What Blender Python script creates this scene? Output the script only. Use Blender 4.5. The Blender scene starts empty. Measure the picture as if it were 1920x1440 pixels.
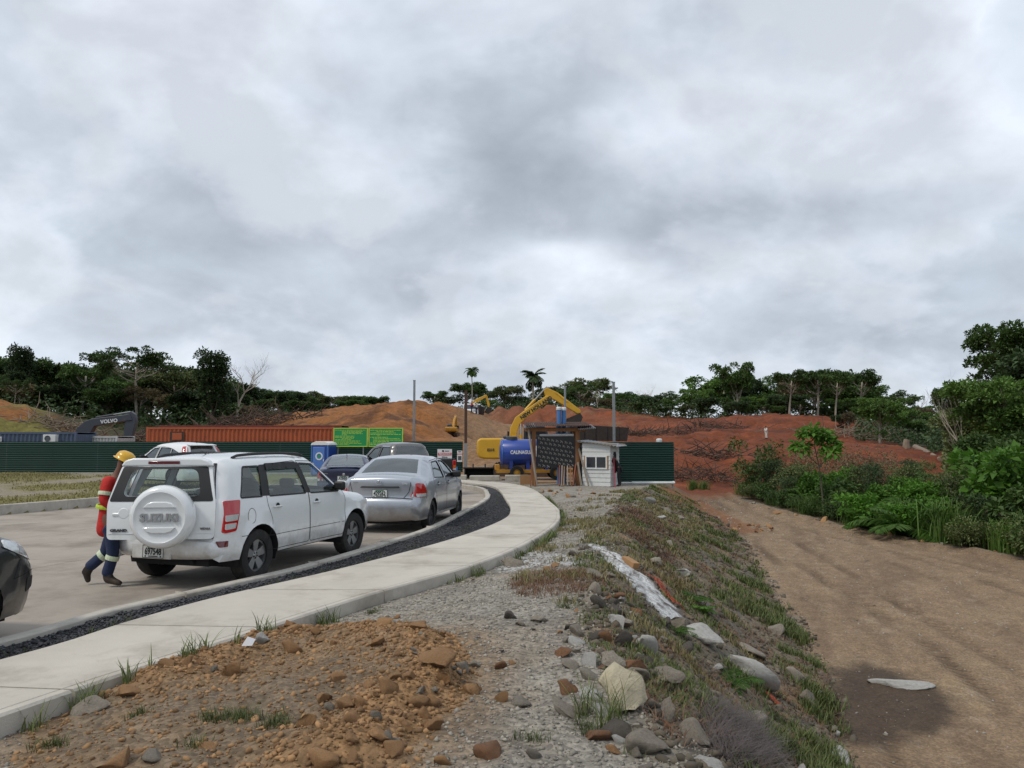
import bpy, math, random
import numpy as np
from mathutils import Vector, Matrix
from mathutils.geometry import delaunay_2d_cdt

SC = bpy.context.scene
COL = SC.collection
R = math.radians

# ------------------------------------------------------------------ camera
CAM_H = 1.9            # eye height above the road
FPX = 1450.0           # focal length in photo pixels (1920 wide)
PITCH = math.atan(108.0 / FPX)
cam_data = bpy.data.cameras.new("camera")
cam_data.sensor_width = 36.0
cam_data.lens = 36.0 * FPX / 1920.0
cam_data.clip_start = 0.05
cam_data.clip_end = 8000.0
cam = bpy.data.objects.new("camera", cam_data)
COL.objects.link(cam)
cam.location = (0, 0, CAM_H)
cam.rotation_euler = (R(90) + PITCH, 0, 0)
SC.camera = cam

# ------------------------------------------------------------------ world: overcast sky
SKY_GAIN = 9.5
SUN_EL, SUN_AZ = R(52), R(-118)      # azimuth measured from +y towards +x (light comes from the left, a little behind)
world = bpy.data.worlds.new("World")
SC.world = world
world.use_nodes = True
world.cycles.sampling_method = 'MANUAL'; world.cycles.sample_map_resolution = 256
WN, WL = world.node_tree.nodes, world.node_tree.links
WN.clear()
def wn(t, **kw):
    n = WN.new(t)
    for k, v in kw.items(): setattr(n, k, v)
    return n
def wmath(op, a, b=None, c=None):
    n = wn('ShaderNodeMath', operation=op)
    for i, v in enumerate((a, b, c)):
        if v is None: continue
        if isinstance(v, (int, float)): n.inputs[i].default_value = v
        else: WL.new(v, n.inputs[i])
    return n.outputs[0]
w_out = wn('ShaderNodeOutputWorld')
w_bg = wn('ShaderNodeBackground')
w_bg.inputs['Strength'].default_value = 0.1
WL.new(w_bg.outputs[0], w_out.inputs[0])
w_sky = wn('ShaderNodeTexSky', sky_type='NISHITA', sun_disc=False)
w_sky.sun_elevation = SUN_EL
w_sky.sun_rotation = SUN_AZ
w_tc = wn('ShaderNodeTexCoord')
w_sep = wn('ShaderNodeSeparateXYZ'); WL.new(w_tc.outputs['Generated'], w_sep.inputs[0])
dx, dy, dz = w_sep.outputs
zc = wmath('ADD', wmath('MAXIMUM', dz, 0.0), 0.50)
w_cmb = wn('ShaderNodeCombineXYZ')
WL.new(wmath('DIVIDE', dx, zc), w_cmb.inputs[0]); WL.new(wmath('DIVIDE', dy, zc), w_cmb.inputs[1])
def wnoise(scale, detail, rough, dist, off):
    m = wn('ShaderNodeMapping'); m.inputs['Location'].default_value = off
    WL.new(w_cmb.outputs[0], m.inputs[0])
    n = wn('ShaderNodeTexNoise'); n.inputs['Scale'].default_value = scale; n.inputs['Detail'].default_value = detail
    n.inputs['Roughness'].default_value = rough; n.inputs['Distortion'].default_value = dist
    WL.new(m.outputs[0], n.inputs['Vector'])
    return n.outputs[0]
SHX, SHY = -0.085, 0.045      # a second reading a little towards the light shades the cloud edges
n_big, n_mid, n_fin = wnoise(1.5, 4, 0.5, 0.2, (3.1, 7.7, 0)), wnoise(3.6, 6, 0.52, 0.25, (11.3, 2.2, 4)), wnoise(10, 4, 0.55, 0.15, (1.7, 9.2, 2))
m_mid, m_fin = wnoise(3.6, 6, 0.52, 0.25, (11.3 + SHX, 2.2 + SHY, 4)), wnoise(10, 4, 0.55, 0.15, (1.7 + SHX * .5, 9.2 + SHY * .5, 2))
w_az, w_el = wmath('ARCTAN2', dx, dy), wmath('ARCSINE', dz)
w_jit = wmath('MULTIPLY', wmath('SUBTRACT', n_mid, 0.5), 2.6)
def wblob(az, el, raz, rel, amp):
    """a cloud mass (or a gap) by azimuth and elevation in degrees, its outline broken up by the noise"""
    da = wmath('DIVIDE', wmath('SUBTRACT', w_az, R(az)), R(raz)); de = wmath('DIVIDE', wmath('SUBTRACT', w_el, R(el)), R(rel))
    r2 = wmath('MAXIMUM', wmath('ADD', wmath('ADD', wmath('MULTIPLY', da, da), wmath('MULTIPLY', de, de)), w_jit), 0.0)
    return wmath('MULTIPLY', wmath('EXPONENT', wmath('MULTIPLY', r2, -1.0)), amp * (1.3 if amp > 0 else 1.3))
w_edge = wn('ShaderNodeMapRange'); w_edge.interpolation_type = 'SMOOTHSTEP'; w_edge.inputs['From Min'].default_value = 0.44; w_edge.inputs['From Max'].default_value = 0.57
WL.new(wmath('ADD', wmath('MULTIPLY', n_mid, 0.8), wmath('MULTIPLY', n_fin, 0.2)), w_edge.inputs['Value'])
dens = wmath('ADD', wmath('MULTIPLY', n_big, 0.46), wmath('ADD', wmath('ADD', wmath('MULTIPLY', n_mid, 0.26), wmath('MULTIPLY', w_edge.outputs[0], 0.13)), wmath('MULTIPLY', n_fin, 0.15)))
for b in ((1.5, 19.8, 6.5, 5.0, 0.20), (16, 16.2, 9, 3.0, 0.15), (27, 15.2, 9, 1.9, 0.12), (-10, 26, 11, 5, 0.13), (-3.5, 11.2, 6, 2.2, 0.10), (-27, 12.6, 6, 2.2, 0.08), (-20, 18, 9, 4, 0.04),
          (6.5, 12.2, 4.5, 1.3, -0.26), (4.2, 14.0, 4.0, 0.8, -0.20), (-25, 27, 7, 5, -0.16), (13, 23.5, 6, 3.5, -0.10), (24, 22, 8, 4, -0.04), (33, 23, 4, 5, -0.07), (-33, 16, 6, 5, -0.06),
          (70, 22, 14, 6, 0.15), (110, 18, 16, 5, 0.12), (150, 24, 14, 6, 0.15), (-70, 20, 14, 6, 0.14), (-120, 22, 16, 5, 0.12), (-165, 18, 14, 6, 0.13)):
    dens = wmath('ADD', dens, wblob(*b))
w_ramp = wn('ShaderNodeValToRGB')
WL.new(dens, w_ramp.inputs[0])
cr = w_ramp.color_ramp
cr.elements[0].position = 0.26; cr.elements[0].color = (0.83, 0.86, 0.91, 1)
cr.elements[1].position = 0.84; cr.elements[1].color = (0.315, 0.358, 0.412, 1)
for p, c in ((0.42, (0.665, 0.715, 0.785, 1)), (0.53, (0.565, 0.622, 0.702, 1)), (0.66, (0.43, 0.482, 0.552, 1))):
    e = cr.elements.new(p); e.color = c
w_lit = wmath('ADD', wmath('MULTIPLY', wmath('SUBTRACT', n_mid, m_mid), 1.0), wmath('MULTIPLY', wmath('SUBTRACT', n_fin, m_fin), 0.3))
w_lit = wmath('ADD', 1.0, wmath('MINIMUM', wmath('MAXIMUM', w_lit, -0.10), 0.22))
w_scale = wn('ShaderNodeVectorMath', operation='SCALE')
WL.new(w_ramp.outputs[0], w_scale.inputs[0]); WL.new(wmath('MULTIPLY', w_lit, SKY_GAIN), w_scale.inputs['Scale'])
# thin spots let some blue through
w_mr = wn('ShaderNodeMapRange'); w_mr.inputs['From Min'].default_value = 0.26; w_mr.inputs['From Max'].default_value = 0.44
w_mr.inputs['To Min'].default_value = 0.70; w_mr.inputs['To Max'].default_value = 0.97
WL.new(dens, w_mr.inputs['Value'])
w_mix = wn('ShaderNodeMix', data_type='RGBA')
WL.new(w_mr.outputs[0], w_mix.inputs['Factor'])
WL.new(w_sky.outputs[0], w_mix.inputs[6]); WL.new(w_scale.outputs[0], w_mix.inputs[7])
WL.new(w_mix.outputs[2], w_bg.inputs['Color'])

# ------------------------------------------------------------------ sun behind thin cloud
sun_d = bpy.data.lights.new("sun", 'SUN')
sun_d.energy = 1.5
sun_d.angle = R(10)
sun_d.color = (1.0, 0.93, 0.82)
sun_o = bpy.data.objects.new("sun", sun_d)
COL.objects.link(sun_o)
sd = Vector((math.sin(SUN_AZ) * math.cos(SUN_EL), math.cos(SUN_AZ) * math.cos(SUN_EL), math.sin(SUN_EL)))
sun_o.rotation_euler = sd.to_track_quat('Z', 'Y').to_euler()
sun_o.location = sd * 60

SC.view_settings.view_transform = 'Standard'
SC.view_settings.look = 'None'
SC.view_settings.exposure = 0.25
SC.view_settings.gamma = 1.0
SC.view_settings.use_curve_mapping = False
SC.render.engine = 'CYCLES'
SC.cycles.use_denoising = True
SC.cycles.max_bounces = 6
SC.cycles.diffuse_bounces = 3
SC.cycles.glossy_bounces = 3
SC.cycles.transmission_bounces = 4
SC.cycles.transparent_max_bounces = 8

# ------------------------------------------------------------------ projection helpers (photo pixel -> place)
def ray(px, py):
    u, v = (px - 960.0) / FPX, -(py - 720.0) / FPX
    c, s = math.cos(PITCH), math.sin(PITCH)
    return np.array((u, c - v * s, s + v * c))
def at(px, py, d):
    r = ray(px, py); r = r / r[1] * d
    return Vector((r[0], d, CAM_H + r[2]))
def on_z(px, py, z):
    r = ray(px, py); t = (z - CAM_H) / r[2]
    return Vector((r[0] * t, r[1] * t, z))

# ------------------------------------------------------------------ noise
_rs = np.random.RandomState(7)
_TAB = _rs.rand(8, 256, 256)
def vnoise(x, y, seed=0):
    x = np.asarray(x, float); y = np.asarray(y, float)
    xi = np.floor(x).astype(int); yi = np.floor(y).astype(int)
    fx = x - xi; fy = y - yi
    fx = fx * fx * (3 - 2 * fx); fy = fy * fy * (3 - 2 * fy)
    T = _TAB[seed % 8]; o = (seed // 8) * 37
    a = T[(xi + o) % 256, (yi + o) % 256]; b = T[(xi + 1 + o) % 256, (yi + o) % 256]
    c = T[(xi + o) % 256, (yi + 1 + o) % 256]; d = T[(xi + 1 + o) % 256, (yi + 1 + o) % 256]
    return (a * (1 - fx) + b * fx) * (1 - fy) + (c * (1 - fx) + d * fx) * fy
def fbm(x, y, scale, octv=4, seed=0, gain=0.5):
    s = 0; a = 1; t = 0; f = 1.0 / scale
    for k in range(octv):
        s = s + a * (vnoise(x * f + 13.7 * k, y * f + 5.1 * k, seed + k) - 0.5) * 2; t += a
        a *= gain; f *= 2.03
    return s / t
def sstep(a, b, x):
    t = np.clip((x - a) / (b - a), 0, 1)
    return t * t * (3 - 2 * t)

# ------------------------------------------------------------------ materials
def lin(c):
    if isinstance(c, str):
        c = [int(c[i:i + 2], 16) / 255 for i in (0, 2, 4)]
    return tuple((x / 12.92 if x <= 0.04045 else ((x + 0.055) / 1.055) ** 2.4) for x in c)
MATS = {}
def mat(name, col, rough=0.6, metal=0.0, var=0.15, vscale=4.0, bump=0.0, bscale=30.0, coat=0.0, spec=0.5, trans=0.0,
        alpha=1.0, attr=None, island=0.0, objrand=0.0, translucent=0.0, dirt=None, stretch=None, mud=None):
    """One procedural material: linear base colour, broken up by noise, optional bump, dirt, per-island and per-object variation."""
    m = bpy.data.materials.new(name); m.use_nodes = True
    N, L = m.node_tree.nodes, m.node_tree.links
    P = N['Principled BSDF']
    P.inputs['Roughness'].default_value = rough; P.inputs['Metallic'].default_value = metal
    P.inputs['Coat Weight'].default_value = coat; P.inputs['Coat Roughness'].default_value = 0.06
    P.inputs['Specular IOR Level'].default_value = spec
    P.inputs['Transmission Weight'].default_value = trans
    P.inputs['Alpha'].default_value = alpha
    tc = N.new('ShaderNodeTexCoord')
    vec = tc.outputs['Object']
    if stretch:
        mp = N.new('ShaderNodeMapping'); mp.inputs['Scale'].default_value = stretch
        L.new(vec, mp.inputs[0]); vec = mp.outputs[0]
    if attr:
        a = N.new('ShaderNodeAttribute'); a.attribute_name = attr; csock = a.outputs['Color']
    else:
        rgb = N.new('ShaderNodeRGB'); rgb.outputs[0].default_value = (*col[:3], 1); csock = rgb.outputs[0]
    def mult(sock, facsock, lo, hi):
        mr = N.new('ShaderNodeMapRange'); mr.inputs['From Min'].default_value = 0.25 if facsock.node.type == 'TEX_NOISE' else 0.0
        mr.inputs['From Max'].default_value = 0.75 if facsock.node.type == 'TEX_NOISE' else 1.0
        mr.inputs['To Min'].default_value = lo; mr.inputs['To Max'].default_value = hi
        L.new(facsock, mr.inputs['Value'])
        v = N.new('ShaderNodeVectorMath'); v.operation = 'SCALE'
        L.new(sock, v.inputs[0]); L.new(mr.outputs[0], v.inputs['Scale'])
        return v.outputs[0]
    if var:
        t = N.new('ShaderNodeTexNoise'); t.inputs['Scale'].default_value = vscale; t.inputs['Detail'].default_value = 6
        t.inputs['Roughness'].default_value = 0.65
        L.new(vec, t.inputs['Vector'])
        csock = mult(csock, t.outputs[0], 1 - var, 1 + var)
    if island:
        g = N.new('ShaderNodeNewGeometry'); csock = mult(csock, g.outputs['Random Per Island'], 1 - island, 1 + island)
    if objrand:
        o = N.new('ShaderNodeObjectInfo'); csock = mult(csock, o.outputs['Random'], 1 - objrand, 1 + objrand)
    if dirt:
        dcol, dscale, dlo, dhi = dirt
        t = N.new('ShaderNodeTexNoise'); t.inputs['Scale'].default_value = dscale; t.inputs['Detail'].default_value = 8
        t.inputs['Roughness'].default_value = 0.7
        L.new(vec, t.inputs['Vector'])
        mr = N.new('ShaderNodeMapRange'); mr.inputs['From Min'].default_value = dlo; mr.inputs['From Max'].default_value = dhi
        L.new(t.outputs[0], mr.inputs['Value'])
        mx = N.new('ShaderNodeMix'); mx.data_type = 'RGBA'
        L.new(mr.outputs[0], mx.inputs['Factor']); L.new(csock, mx.inputs[6]); mx.inputs[7].default_value = (*dcol, 1)
        csock = mx.outputs[2]
    if mud:                                   # road dirt splashed over the lower panels
        mcol, zlo, zhi, amt = mud
        sx = N.new('ShaderNodeSeparateXYZ'); L.new(tc.outputs['Object'], sx.inputs[0])
        t = N.new('ShaderNodeTexNoise'); t.inputs['Scale'].default_value = 5; t.inputs['Detail'].default_value = 8; t.inputs['Roughness'].default_value = .7; L.new(tc.outputs['Object'], t.inputs['Vector'])
        ad = N.new('ShaderNodeMath'); ad.operation = 'MULTIPLY_ADD'; ad.inputs[1].default_value = -(zhi - zlo) * 2.2; L.new(t.outputs[0], ad.inputs[0]); L.new(sx.outputs[2], ad.inputs[2])
        mr = N.new('ShaderNodeMapRange'); mr.inputs['From Min'].default_value = zhi - (zhi - zlo) * 1.1; mr.inputs['From Max'].default_value = zlo - (zhi - zlo) * 1.1; mr.inputs['To Max'].default_value = amt; L.new(ad.outputs[0], mr.inputs['Value'])
        mx = N.new('ShaderNodeMix'); mx.data_type = 'RGBA'; L.new(mr.outputs[0], mx.inputs['Factor']); L.new(csock, mx.inputs[6]); mx.inputs[7].default_value = (*mcol, 1); csock = mx.outputs[2]
    L.new(csock, P.inputs['Base Color'])
    if bump:
        t = N.new('ShaderNodeTexNoise'); t.inputs['Scale'].default_value = bscale; t.inputs['Detail'].default_value = 7
        t.inputs['Roughness'].default_value = 0.65
        L.new(vec, t.inputs['Vector'])
        b = N.new('ShaderNodeBump'); b.inputs['Strength'].default_value = min(1.0, bump); b.inputs['Distance'].default_value = 0.02 * max(1, bump)
        L.new(t.outputs[0], b.inputs['Height']); L.new(b.outputs[0], P.inputs['Normal'])
    if translucent:
        tr = N.new('ShaderNodeBsdfTranslucent'); L.new(csock, tr.inputs[0])
        ms = N.new('ShaderNodeMixShader'); ms.inputs[0].default_value = translucent
        L.new(P.outputs[0], ms.inputs[1]); L.new(tr.outputs[0], ms.inputs[2])
        L.new(ms.outputs[0], N['Material Output'].inputs[0])
    MATS[name] = m
    return m

def glass_mat(name, tint, amount):
    """car glass: a tinted see-through pane with a mirror skin"""
    m = bpy.data.materials.new(name); m.use_nodes = True
    N, L = m.node_tree.nodes, m.node_tree.links
    N.remove(N['Principled BSDF'])
    t = N.new('ShaderNodeBsdfTransparent'); t.inputs[0].default_value = (*tint, 1)
    g = N.new('ShaderNodeBsdfGlossy'); g.inputs['Roughness'].default_value = 0.02; g.inputs[0].default_value = (0.9, 0.95, 0.95, 1)
    f = N.new('ShaderNodeLayerWeight'); f.inputs[0].default_value = .5
    p5 = N.new('ShaderNodeMath'); p5.operation = 'POWER'; p5.inputs[1].default_value = 4.0; L.new(f.outputs['Facing'], p5.inputs[0])
    a = N.new('ShaderNodeMath'); a.operation = 'MULTIPLY_ADD'; a.inputs[1].default_value = .9; a.inputs[2].default_value = .04 + amount; L.new(p5.outputs[0], a.inputs[0])
    s = N.new('ShaderNodeMixShader'); L.new(a.outputs[0], s.inputs[0]); L.new(t.outputs[0], s.inputs[1]); L.new(g.outputs[0], s.inputs[2])
    L.new(s.outputs[0], N['Material Output'].inputs[0])
    MATS[name] = m
    return m

# ------------------------------------------------------------------ mesh collecting
def link(name, me, parent=None, m=None):
    o = bpy.data.objects.new(name, me); COL.objects.link(o)
    if parent is not None: o.parent = parent
    if m is not None: me.materials.append(m)
    return o
def np_mesh(name, V, F, smooth=False):
    """V (n,3) array, F (m,3) or (m,4) int array"""
    V = np.ascontiguousarray(V, dtype=np.float32); F = np.ascontiguousarray(F, dtype=np.int32)
    me = bpy.data.meshes.new(name)
    me.vertices.add(len(V)); me.vertices.foreach_set('co', V.ravel())
    k = F.shape[1]
    me.loops.add(F.size); me.loops.foreach_set('vertex_index', F.ravel())
    me.polygons.add(len(F)); me.polygons.foreach_set('loop_start', np.arange(0, F.size, k, dtype=np.int32))
    try: me.polygons.foreach_set('loop_total', np.full(len(F), k, dtype=np.int32))
    except Exception: pass
    if smooth: me.polygons.foreach_set('use_smooth', np.ones(len(F), dtype=bool))
    me.update(calc_edges=True)
    return me
class MB:
    def __init__(s): s.v = []; s.f = []
    def add(s, vs, fs):
        o = len(s.v); s.v += [tuple(v) for v in vs]; s.f += [tuple(i + o for i in f) for f in fs]; return s
    def box(s, c, size, rot=None, taper=1.0):
        hx, hy, hz = [a / 2 for a in size]
        p = [Vector((sx * hx * (taper if sz > 0 else 1), sy * hy * (taper if sz > 0 else 1), sz * hz)) for sz in (-1, 1) for sx, sy in ((-1, -1), (1, -1), (1, 1), (-1, 1))]
        if rot is not None: p = [rot @ q for q in p]
        c = Vector(c)
        return s.add([q + c for q in p], [(3, 2, 1, 0), (4, 5, 6, 7), (0, 1, 5, 4), (1, 2, 6, 5), (2, 3, 7, 6), (3, 0, 4, 7)])
    def bar(s, a, b, w, h, up=(0, 0, 1)):
        a, b = Vector(a), Vector(b); d = (b - a); l = d.length; d.normalize()
        u = Vector(up); 
        if abs(d.dot(u)) > 0.98: u = Vector((0, 1, 0))
        sx = d.cross(u).normalized(); sz = sx.cross(d)
        m = Matrix((sx, d, sz)).transposed()
        return s.box((a + b) / 2, (w, l, h), m)
    def tube(s, pts, rad, n=8, cap=True):
        pts = [Vector(p) for p in pts]
        if not hasattr(rad, '__len__'): rad = [rad] * len(pts)
        rings = []; ref = None; o = len(s.v)
        for i, p in enumerate(pts):
            d = (pts[min(i + 1, len(pts) - 1)] - pts[max(i - 1, 0)])
            d = d.normalized() if d.length > 1e-9 else Vector((0, 0, 1))
            if ref is None: ref = Vector((1, 0, 0)) if abs(d.x) < 0.9 else Vector((0, 1, 0))
            a = (ref - d * ref.dot(d)).normalized(); b = d.cross(a); ref = a
            for k in range(n):
                t = 2 * math.pi * k / n
                s.v.append(tuple(p + (a * math.cos(t) + b * math.sin(t)) * rad[i]))
        for i in range(len(pts) - 1):
            for k in range(n):
                k2 = (k + 1) % n
                s.f.append((o + i * n + k, o + i * n + k2, o + (i + 1) * n + k2, o + (i + 1) * n + k))
        if cap:
            s.f.append(tuple(o + k for k in range(n))[::-1]); s.f.append(tuple(o + (len(pts) - 1) * n + k for k in range(n)))
        return s
    def lathe(s, prof, c, axis='y', n=24, close=False, cap=True):
        """prof: (radius, along axis)"""
        c = Vector(c); o = len(s.v)
        for r, h in prof:
            for k in range(n):
                t = 2 * math.pi * k / n; a, b = r * math.cos(t), r * math.sin(t)
                q = {'x': (h, a, b), 'y': (a, h, b), 'z': (a, b, h)}[axis]
                s.v.append(tuple(c + Vector(q)))
        m = len(prof)
        for i in range(m if close else m - 1):
            j = (i + 1) % m
            for k in range(n):
                k2 = (k + 1) % n
                s.f.append((o + i * n + k, o + i * n + k2, o + j * n + k2, o + j * n + k))
        if not close and cap:
            if prof[0][0] > 1e-4: s.f.append(tuple(o + k for k in range(n)))
            if prof[-1][0] > 1e-4: s.f.append(tuple(o + (m - 1) * n + k for k in range(n)))
        return s
    def prism(s, poly, fn0, fn1):
        """polygon extruded between two placements fn(p)->3d"""
        n = len(poly); a = [fn0(p) for p in poly]; b = [fn1(p) for p in poly]
        return s.add(a + b, [tuple(range(n))[::-1], tuple(range(n, 2 * n))] + [(i, (i + 1) % n, n + (i + 1) % n, n + i) for i in range(n)])
    def slab_xz(s, poly, y0, y1): return s.prism(poly, lambda p: (p[0], y0, p[1]), lambda p: (p[0], y1, p[1]))
    def slab_yz(s, poly, x0, x1): return s.prism(poly, lambda p: (x0, p[0], p[1]), lambda p: (x1, p[0], p[1]))
    def slab_xy(s, poly, z0, z1): return s.prism(poly, lambda p: (p[0], p[1], z0), lambda p: (p[0], p[1], z1))
    def mesh(s, name):
        me = bpy.data.meshes.new(name); me.from_pydata(s.v, [], s.f); me.update(); return me
    def build(s, name, m, parent=None, smooth=False, bevel=0.0, seg=2, angle=35):
        me = s.mesh(name)
        o = link(name, me, parent, m)
        if smooth: shade(o, angle)
        if bevel:
            b = o.modifiers.new('bevel', 'BEVEL'); b.width = bevel; b.segments = seg; b.limit_method = 'ANGLE'; b.angle_limit = R(30)
            shade(o, 40)
        return o
def shade(o, angle=35):
    me = o.data
    me.polygons.foreach_set('use_smooth', np.ones(len(me.polygons), dtype=bool))
    # edges sharper than the angle stay sharp
    import bmesh
    bm = bmesh.new(); bm.from_mesh(me); ca = R(angle)
    for e in bm.edges:
        if len(e.link_faces) == 2:
            e.smooth = e.calc_face_angle(0) < ca
    bm.to_mesh(me); bm.free()

def tag(o, label=None, cat=None, group=None, kind=None):
    if label: o['label'] = label
    if cat: o['category'] = cat
    if group: o['group'] = group
    if kind: o['kind'] = kind
    return o
def thing(name, label, cat, loc=(0, 0, 0), rz=0.0, group=None):
    o = bpy.data.objects.new(name, None); COL.objects.link(o)
    o.location = loc; o.rotation_euler = (0, 0, rz); o.empty_display_size = 0.2
    return tag(o, label, cat, group)
def structure(o): o['kind'] = 'structure'; return o
def copy_tree(o, parent=None):
    c = o.copy(); COL.objects.link(c)
    c.parent = parent
    for ch in o.children: copy_tree(ch, c)
    return c
_txt_cache = {}
def text_mesh(txt, size, depth=0.004, bold=0.0, sx=1.0):
    key = (txt, size, depth, bold, sx)
    if key in _txt_cache: return _txt_cache[key].copy()
    cu = bpy.data.curves.new('lettering', 'FONT'); cu.body = txt; cu.size = size; cu.extrude = depth; cu.offset = bold
    cu.align_x = 'CENTER'; cu.align_y = 'CENTER'; cu.resolution_u = 3
    t = bpy.data.objects.new('lettering', cu); COL.objects.link(t)
    dg = bpy.context.evaluated_depsgraph_get(); dg.update()
    me = bpy.data.meshes.new_from_object(t.evaluated_get(dg))
    bpy.data.objects.remove(t); bpy.data.curves.remove(cu)
    if sx != 1.0:
        me.transform(Matrix.Diagonal((sx, 1, 1, 1)))
    _txt_cache[key] = me
    return me
def text(txt, size, m, parent, origin, xdir, zdir, depth=0.004, bold=0.0, sx=1.0, name='lettering'):
    """flat lettering: xdir = reading direction, zdir = up of the letters"""
    me = text_mesh(txt, size, depth, bold, sx)
    me.materials.clear()
    o = link(name, me, parent, m)
    x = Vector(xdir).normalized(); y = Vector(zdir).normalized(); z = x.cross(y)
    M = Matrix((x, y, z)).transposed().to_4x4(); M.translation = Vector(origin)
    me.transform(M)
    return o

# ------------------------------------------------------------------ curves in plan
def catmull(pts, sub=8):
    pts = [np.array(p, float) for p in pts]; out = []
    for i in range(len(pts) - 1):
        p0 = pts[max(i - 1, 0)]; p1 = pts[i]; p2 = pts[i + 1]; p3 = pts[min(i + 2, len(pts) - 1)]
        for k in range(sub):
            t = k / sub
            out.append(0.5 * ((2 * p1) + (-p0 + p2) * t + (2 * p0 - 5 * p1 + 4 * p2 - p3) * t * t + (-p0 + 3 * p1 - 3 * p2 + p3) * t ** 3))
    out.append(pts[-1])
    return np.array(out)
def in_poly(x, y, poly):
    x = np.asarray(x); y = np.asarray(y); r = np.zeros(x.shape, bool)
    n = len(poly)
    for i in range(n):
        x0, y0 = poly[i]; x1, y1 = poly[(i + 1) % n]
        if y0 == y1: continue
        c = ((y0 > y) != (y1 > y)) & (x < (x1 - x0) * (y - y0) / (y1 - y0) + x0)
        r ^= c
    return r
def poly_dist(x, y, line):
    x = np.asarray(x, float); y = np.asarray(y, float); d = np.full(x.shape, 1e9)
    for i in range(len(line) - 1):
        ax, ay = line[i][:2]; bx, by = line[i + 1][:2]; ex, ey = bx - ax, by - ay; l2 = ex * ex + ey * ey + 1e-12
        t = np.clip(((x - ax) * ex + (y - ay) * ey) / l2, 0, 1)
        d = np.minimum(d, np.hypot(x - ax - t * ex, y - ay - t * ey))
    return d
# ================================================================== PLAN OF THE PLACE
Z_WALK, Z_KERB = 0.17, 0.15
def plan(pts, z): return [tuple(on_z(px, py, z)[:2]) for px, py in pts]
KERB = catmull([(-9.2, -4.5), (-7.0, 1.0)] + plan([(0, 1195), (130, 1156), (400, 1096), (560, 1060), (700, 1020), (800, 988), (868, 955), (903, 937), (910, 926)], Z_KERB)
               + [(-1.35, 30.2), (-2.9, 33.0), (-5.6, 35.0), (-9.5, 36.0), (-14, 36.4)], 8)
WALK_L = catmull([(-8.6, -4.8), (-6.45, 0.7)] + plan([(0, 1236), (200, 1176), (400, 1120), (640, 1065), (850, 1009), (940, 975), (957, 957), (950, 938)], Z_WALK)
                 + [(-0.75, 30.3), (-2.3, 33.4), (-5.2, 35.6), (-9.4, 36.6), (-14, 37.0)], 8)
WALK_R = catmull([(-7.3, -5.6), (-5.15, 0.0)] + plan([(0, 1340), (250, 1256), (500, 1176), (700, 1112), (900, 1055), (1000, 1012), (1044, 981), (1050, 963), (1038, 945)], Z_WALK)
                 + [(0.55, 30.2), (-1.3, 34.3), (-4.6, 36.8), (-9.2, 37.9), (-14, 38.3)], 8)
def resample(c, n):
    s = np.concatenate([[0], np.cumsum(np.hypot(*np.diff(c, axis=0).T))])
    t = np.linspace(0, s[-1], n)
    return np.stack([np.interp(t, s, c[:, 0]), np.interp(t, s, c[:, 1])], 1)
LEFT_KERB = catmull([(-19.5, 4.0), (-16.2, 12.5), (-13.35, 20.0), (-12.2, 22.9), (-11.1, 26.6), (-10.6, 30), (-11.6, 33.2), (-14.0, 34.6)], 8)

_cy = np.array([-6, 2, 3.8, 5.4, 7.6, 11, 14.3, 20, 26.8, 33, 38, 44]); _cx = np.array([1.3, 1.1, .98, .78, .82, 1.05, 1.5, 2.7, 4.1, 6.2, 7.4, 8.6])
_ty = np.array([-6, 2, 9.2, 11.3, 14.6, 19.3, 25, 30.6, 36, 44]); _tx = np.array([3.6, 3.5, 3.85, 4.6, 5.4, 6.25, 7.4, 7.8, 8.4, 9.6])
_vy = np.array([-6, 5, 14, 21.3, 23.9, 27.8, 34, 40, 46]); _vx = np.array([19, 18, 16.2, 14.1, 13, 11.5, 10.6, 10.4, 10.4])
crest_x = lambda y: np.interp(y, _cy, _cx)
toe_x = lambda y: np.interp(y, _ty, _tx)
veg_x = lambda y: np.interp(y, _vy, _vx)
track_z = lambda y: -1.9 + 0.04 * (np.clip(y, 2, 37) - 8)
WALK_POLY = np.concatenate([KERB, WALK_R[::-1]])
LAWN_SIDE = np.concatenate([LEFT_KERB, [(-60, 34.6), (-60, 4.0)]])
PAVED = np.concatenate([WALK_R, [(-14, 34.6)], LEFT_KERB[::-1], [(-22, -6)]])

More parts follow.
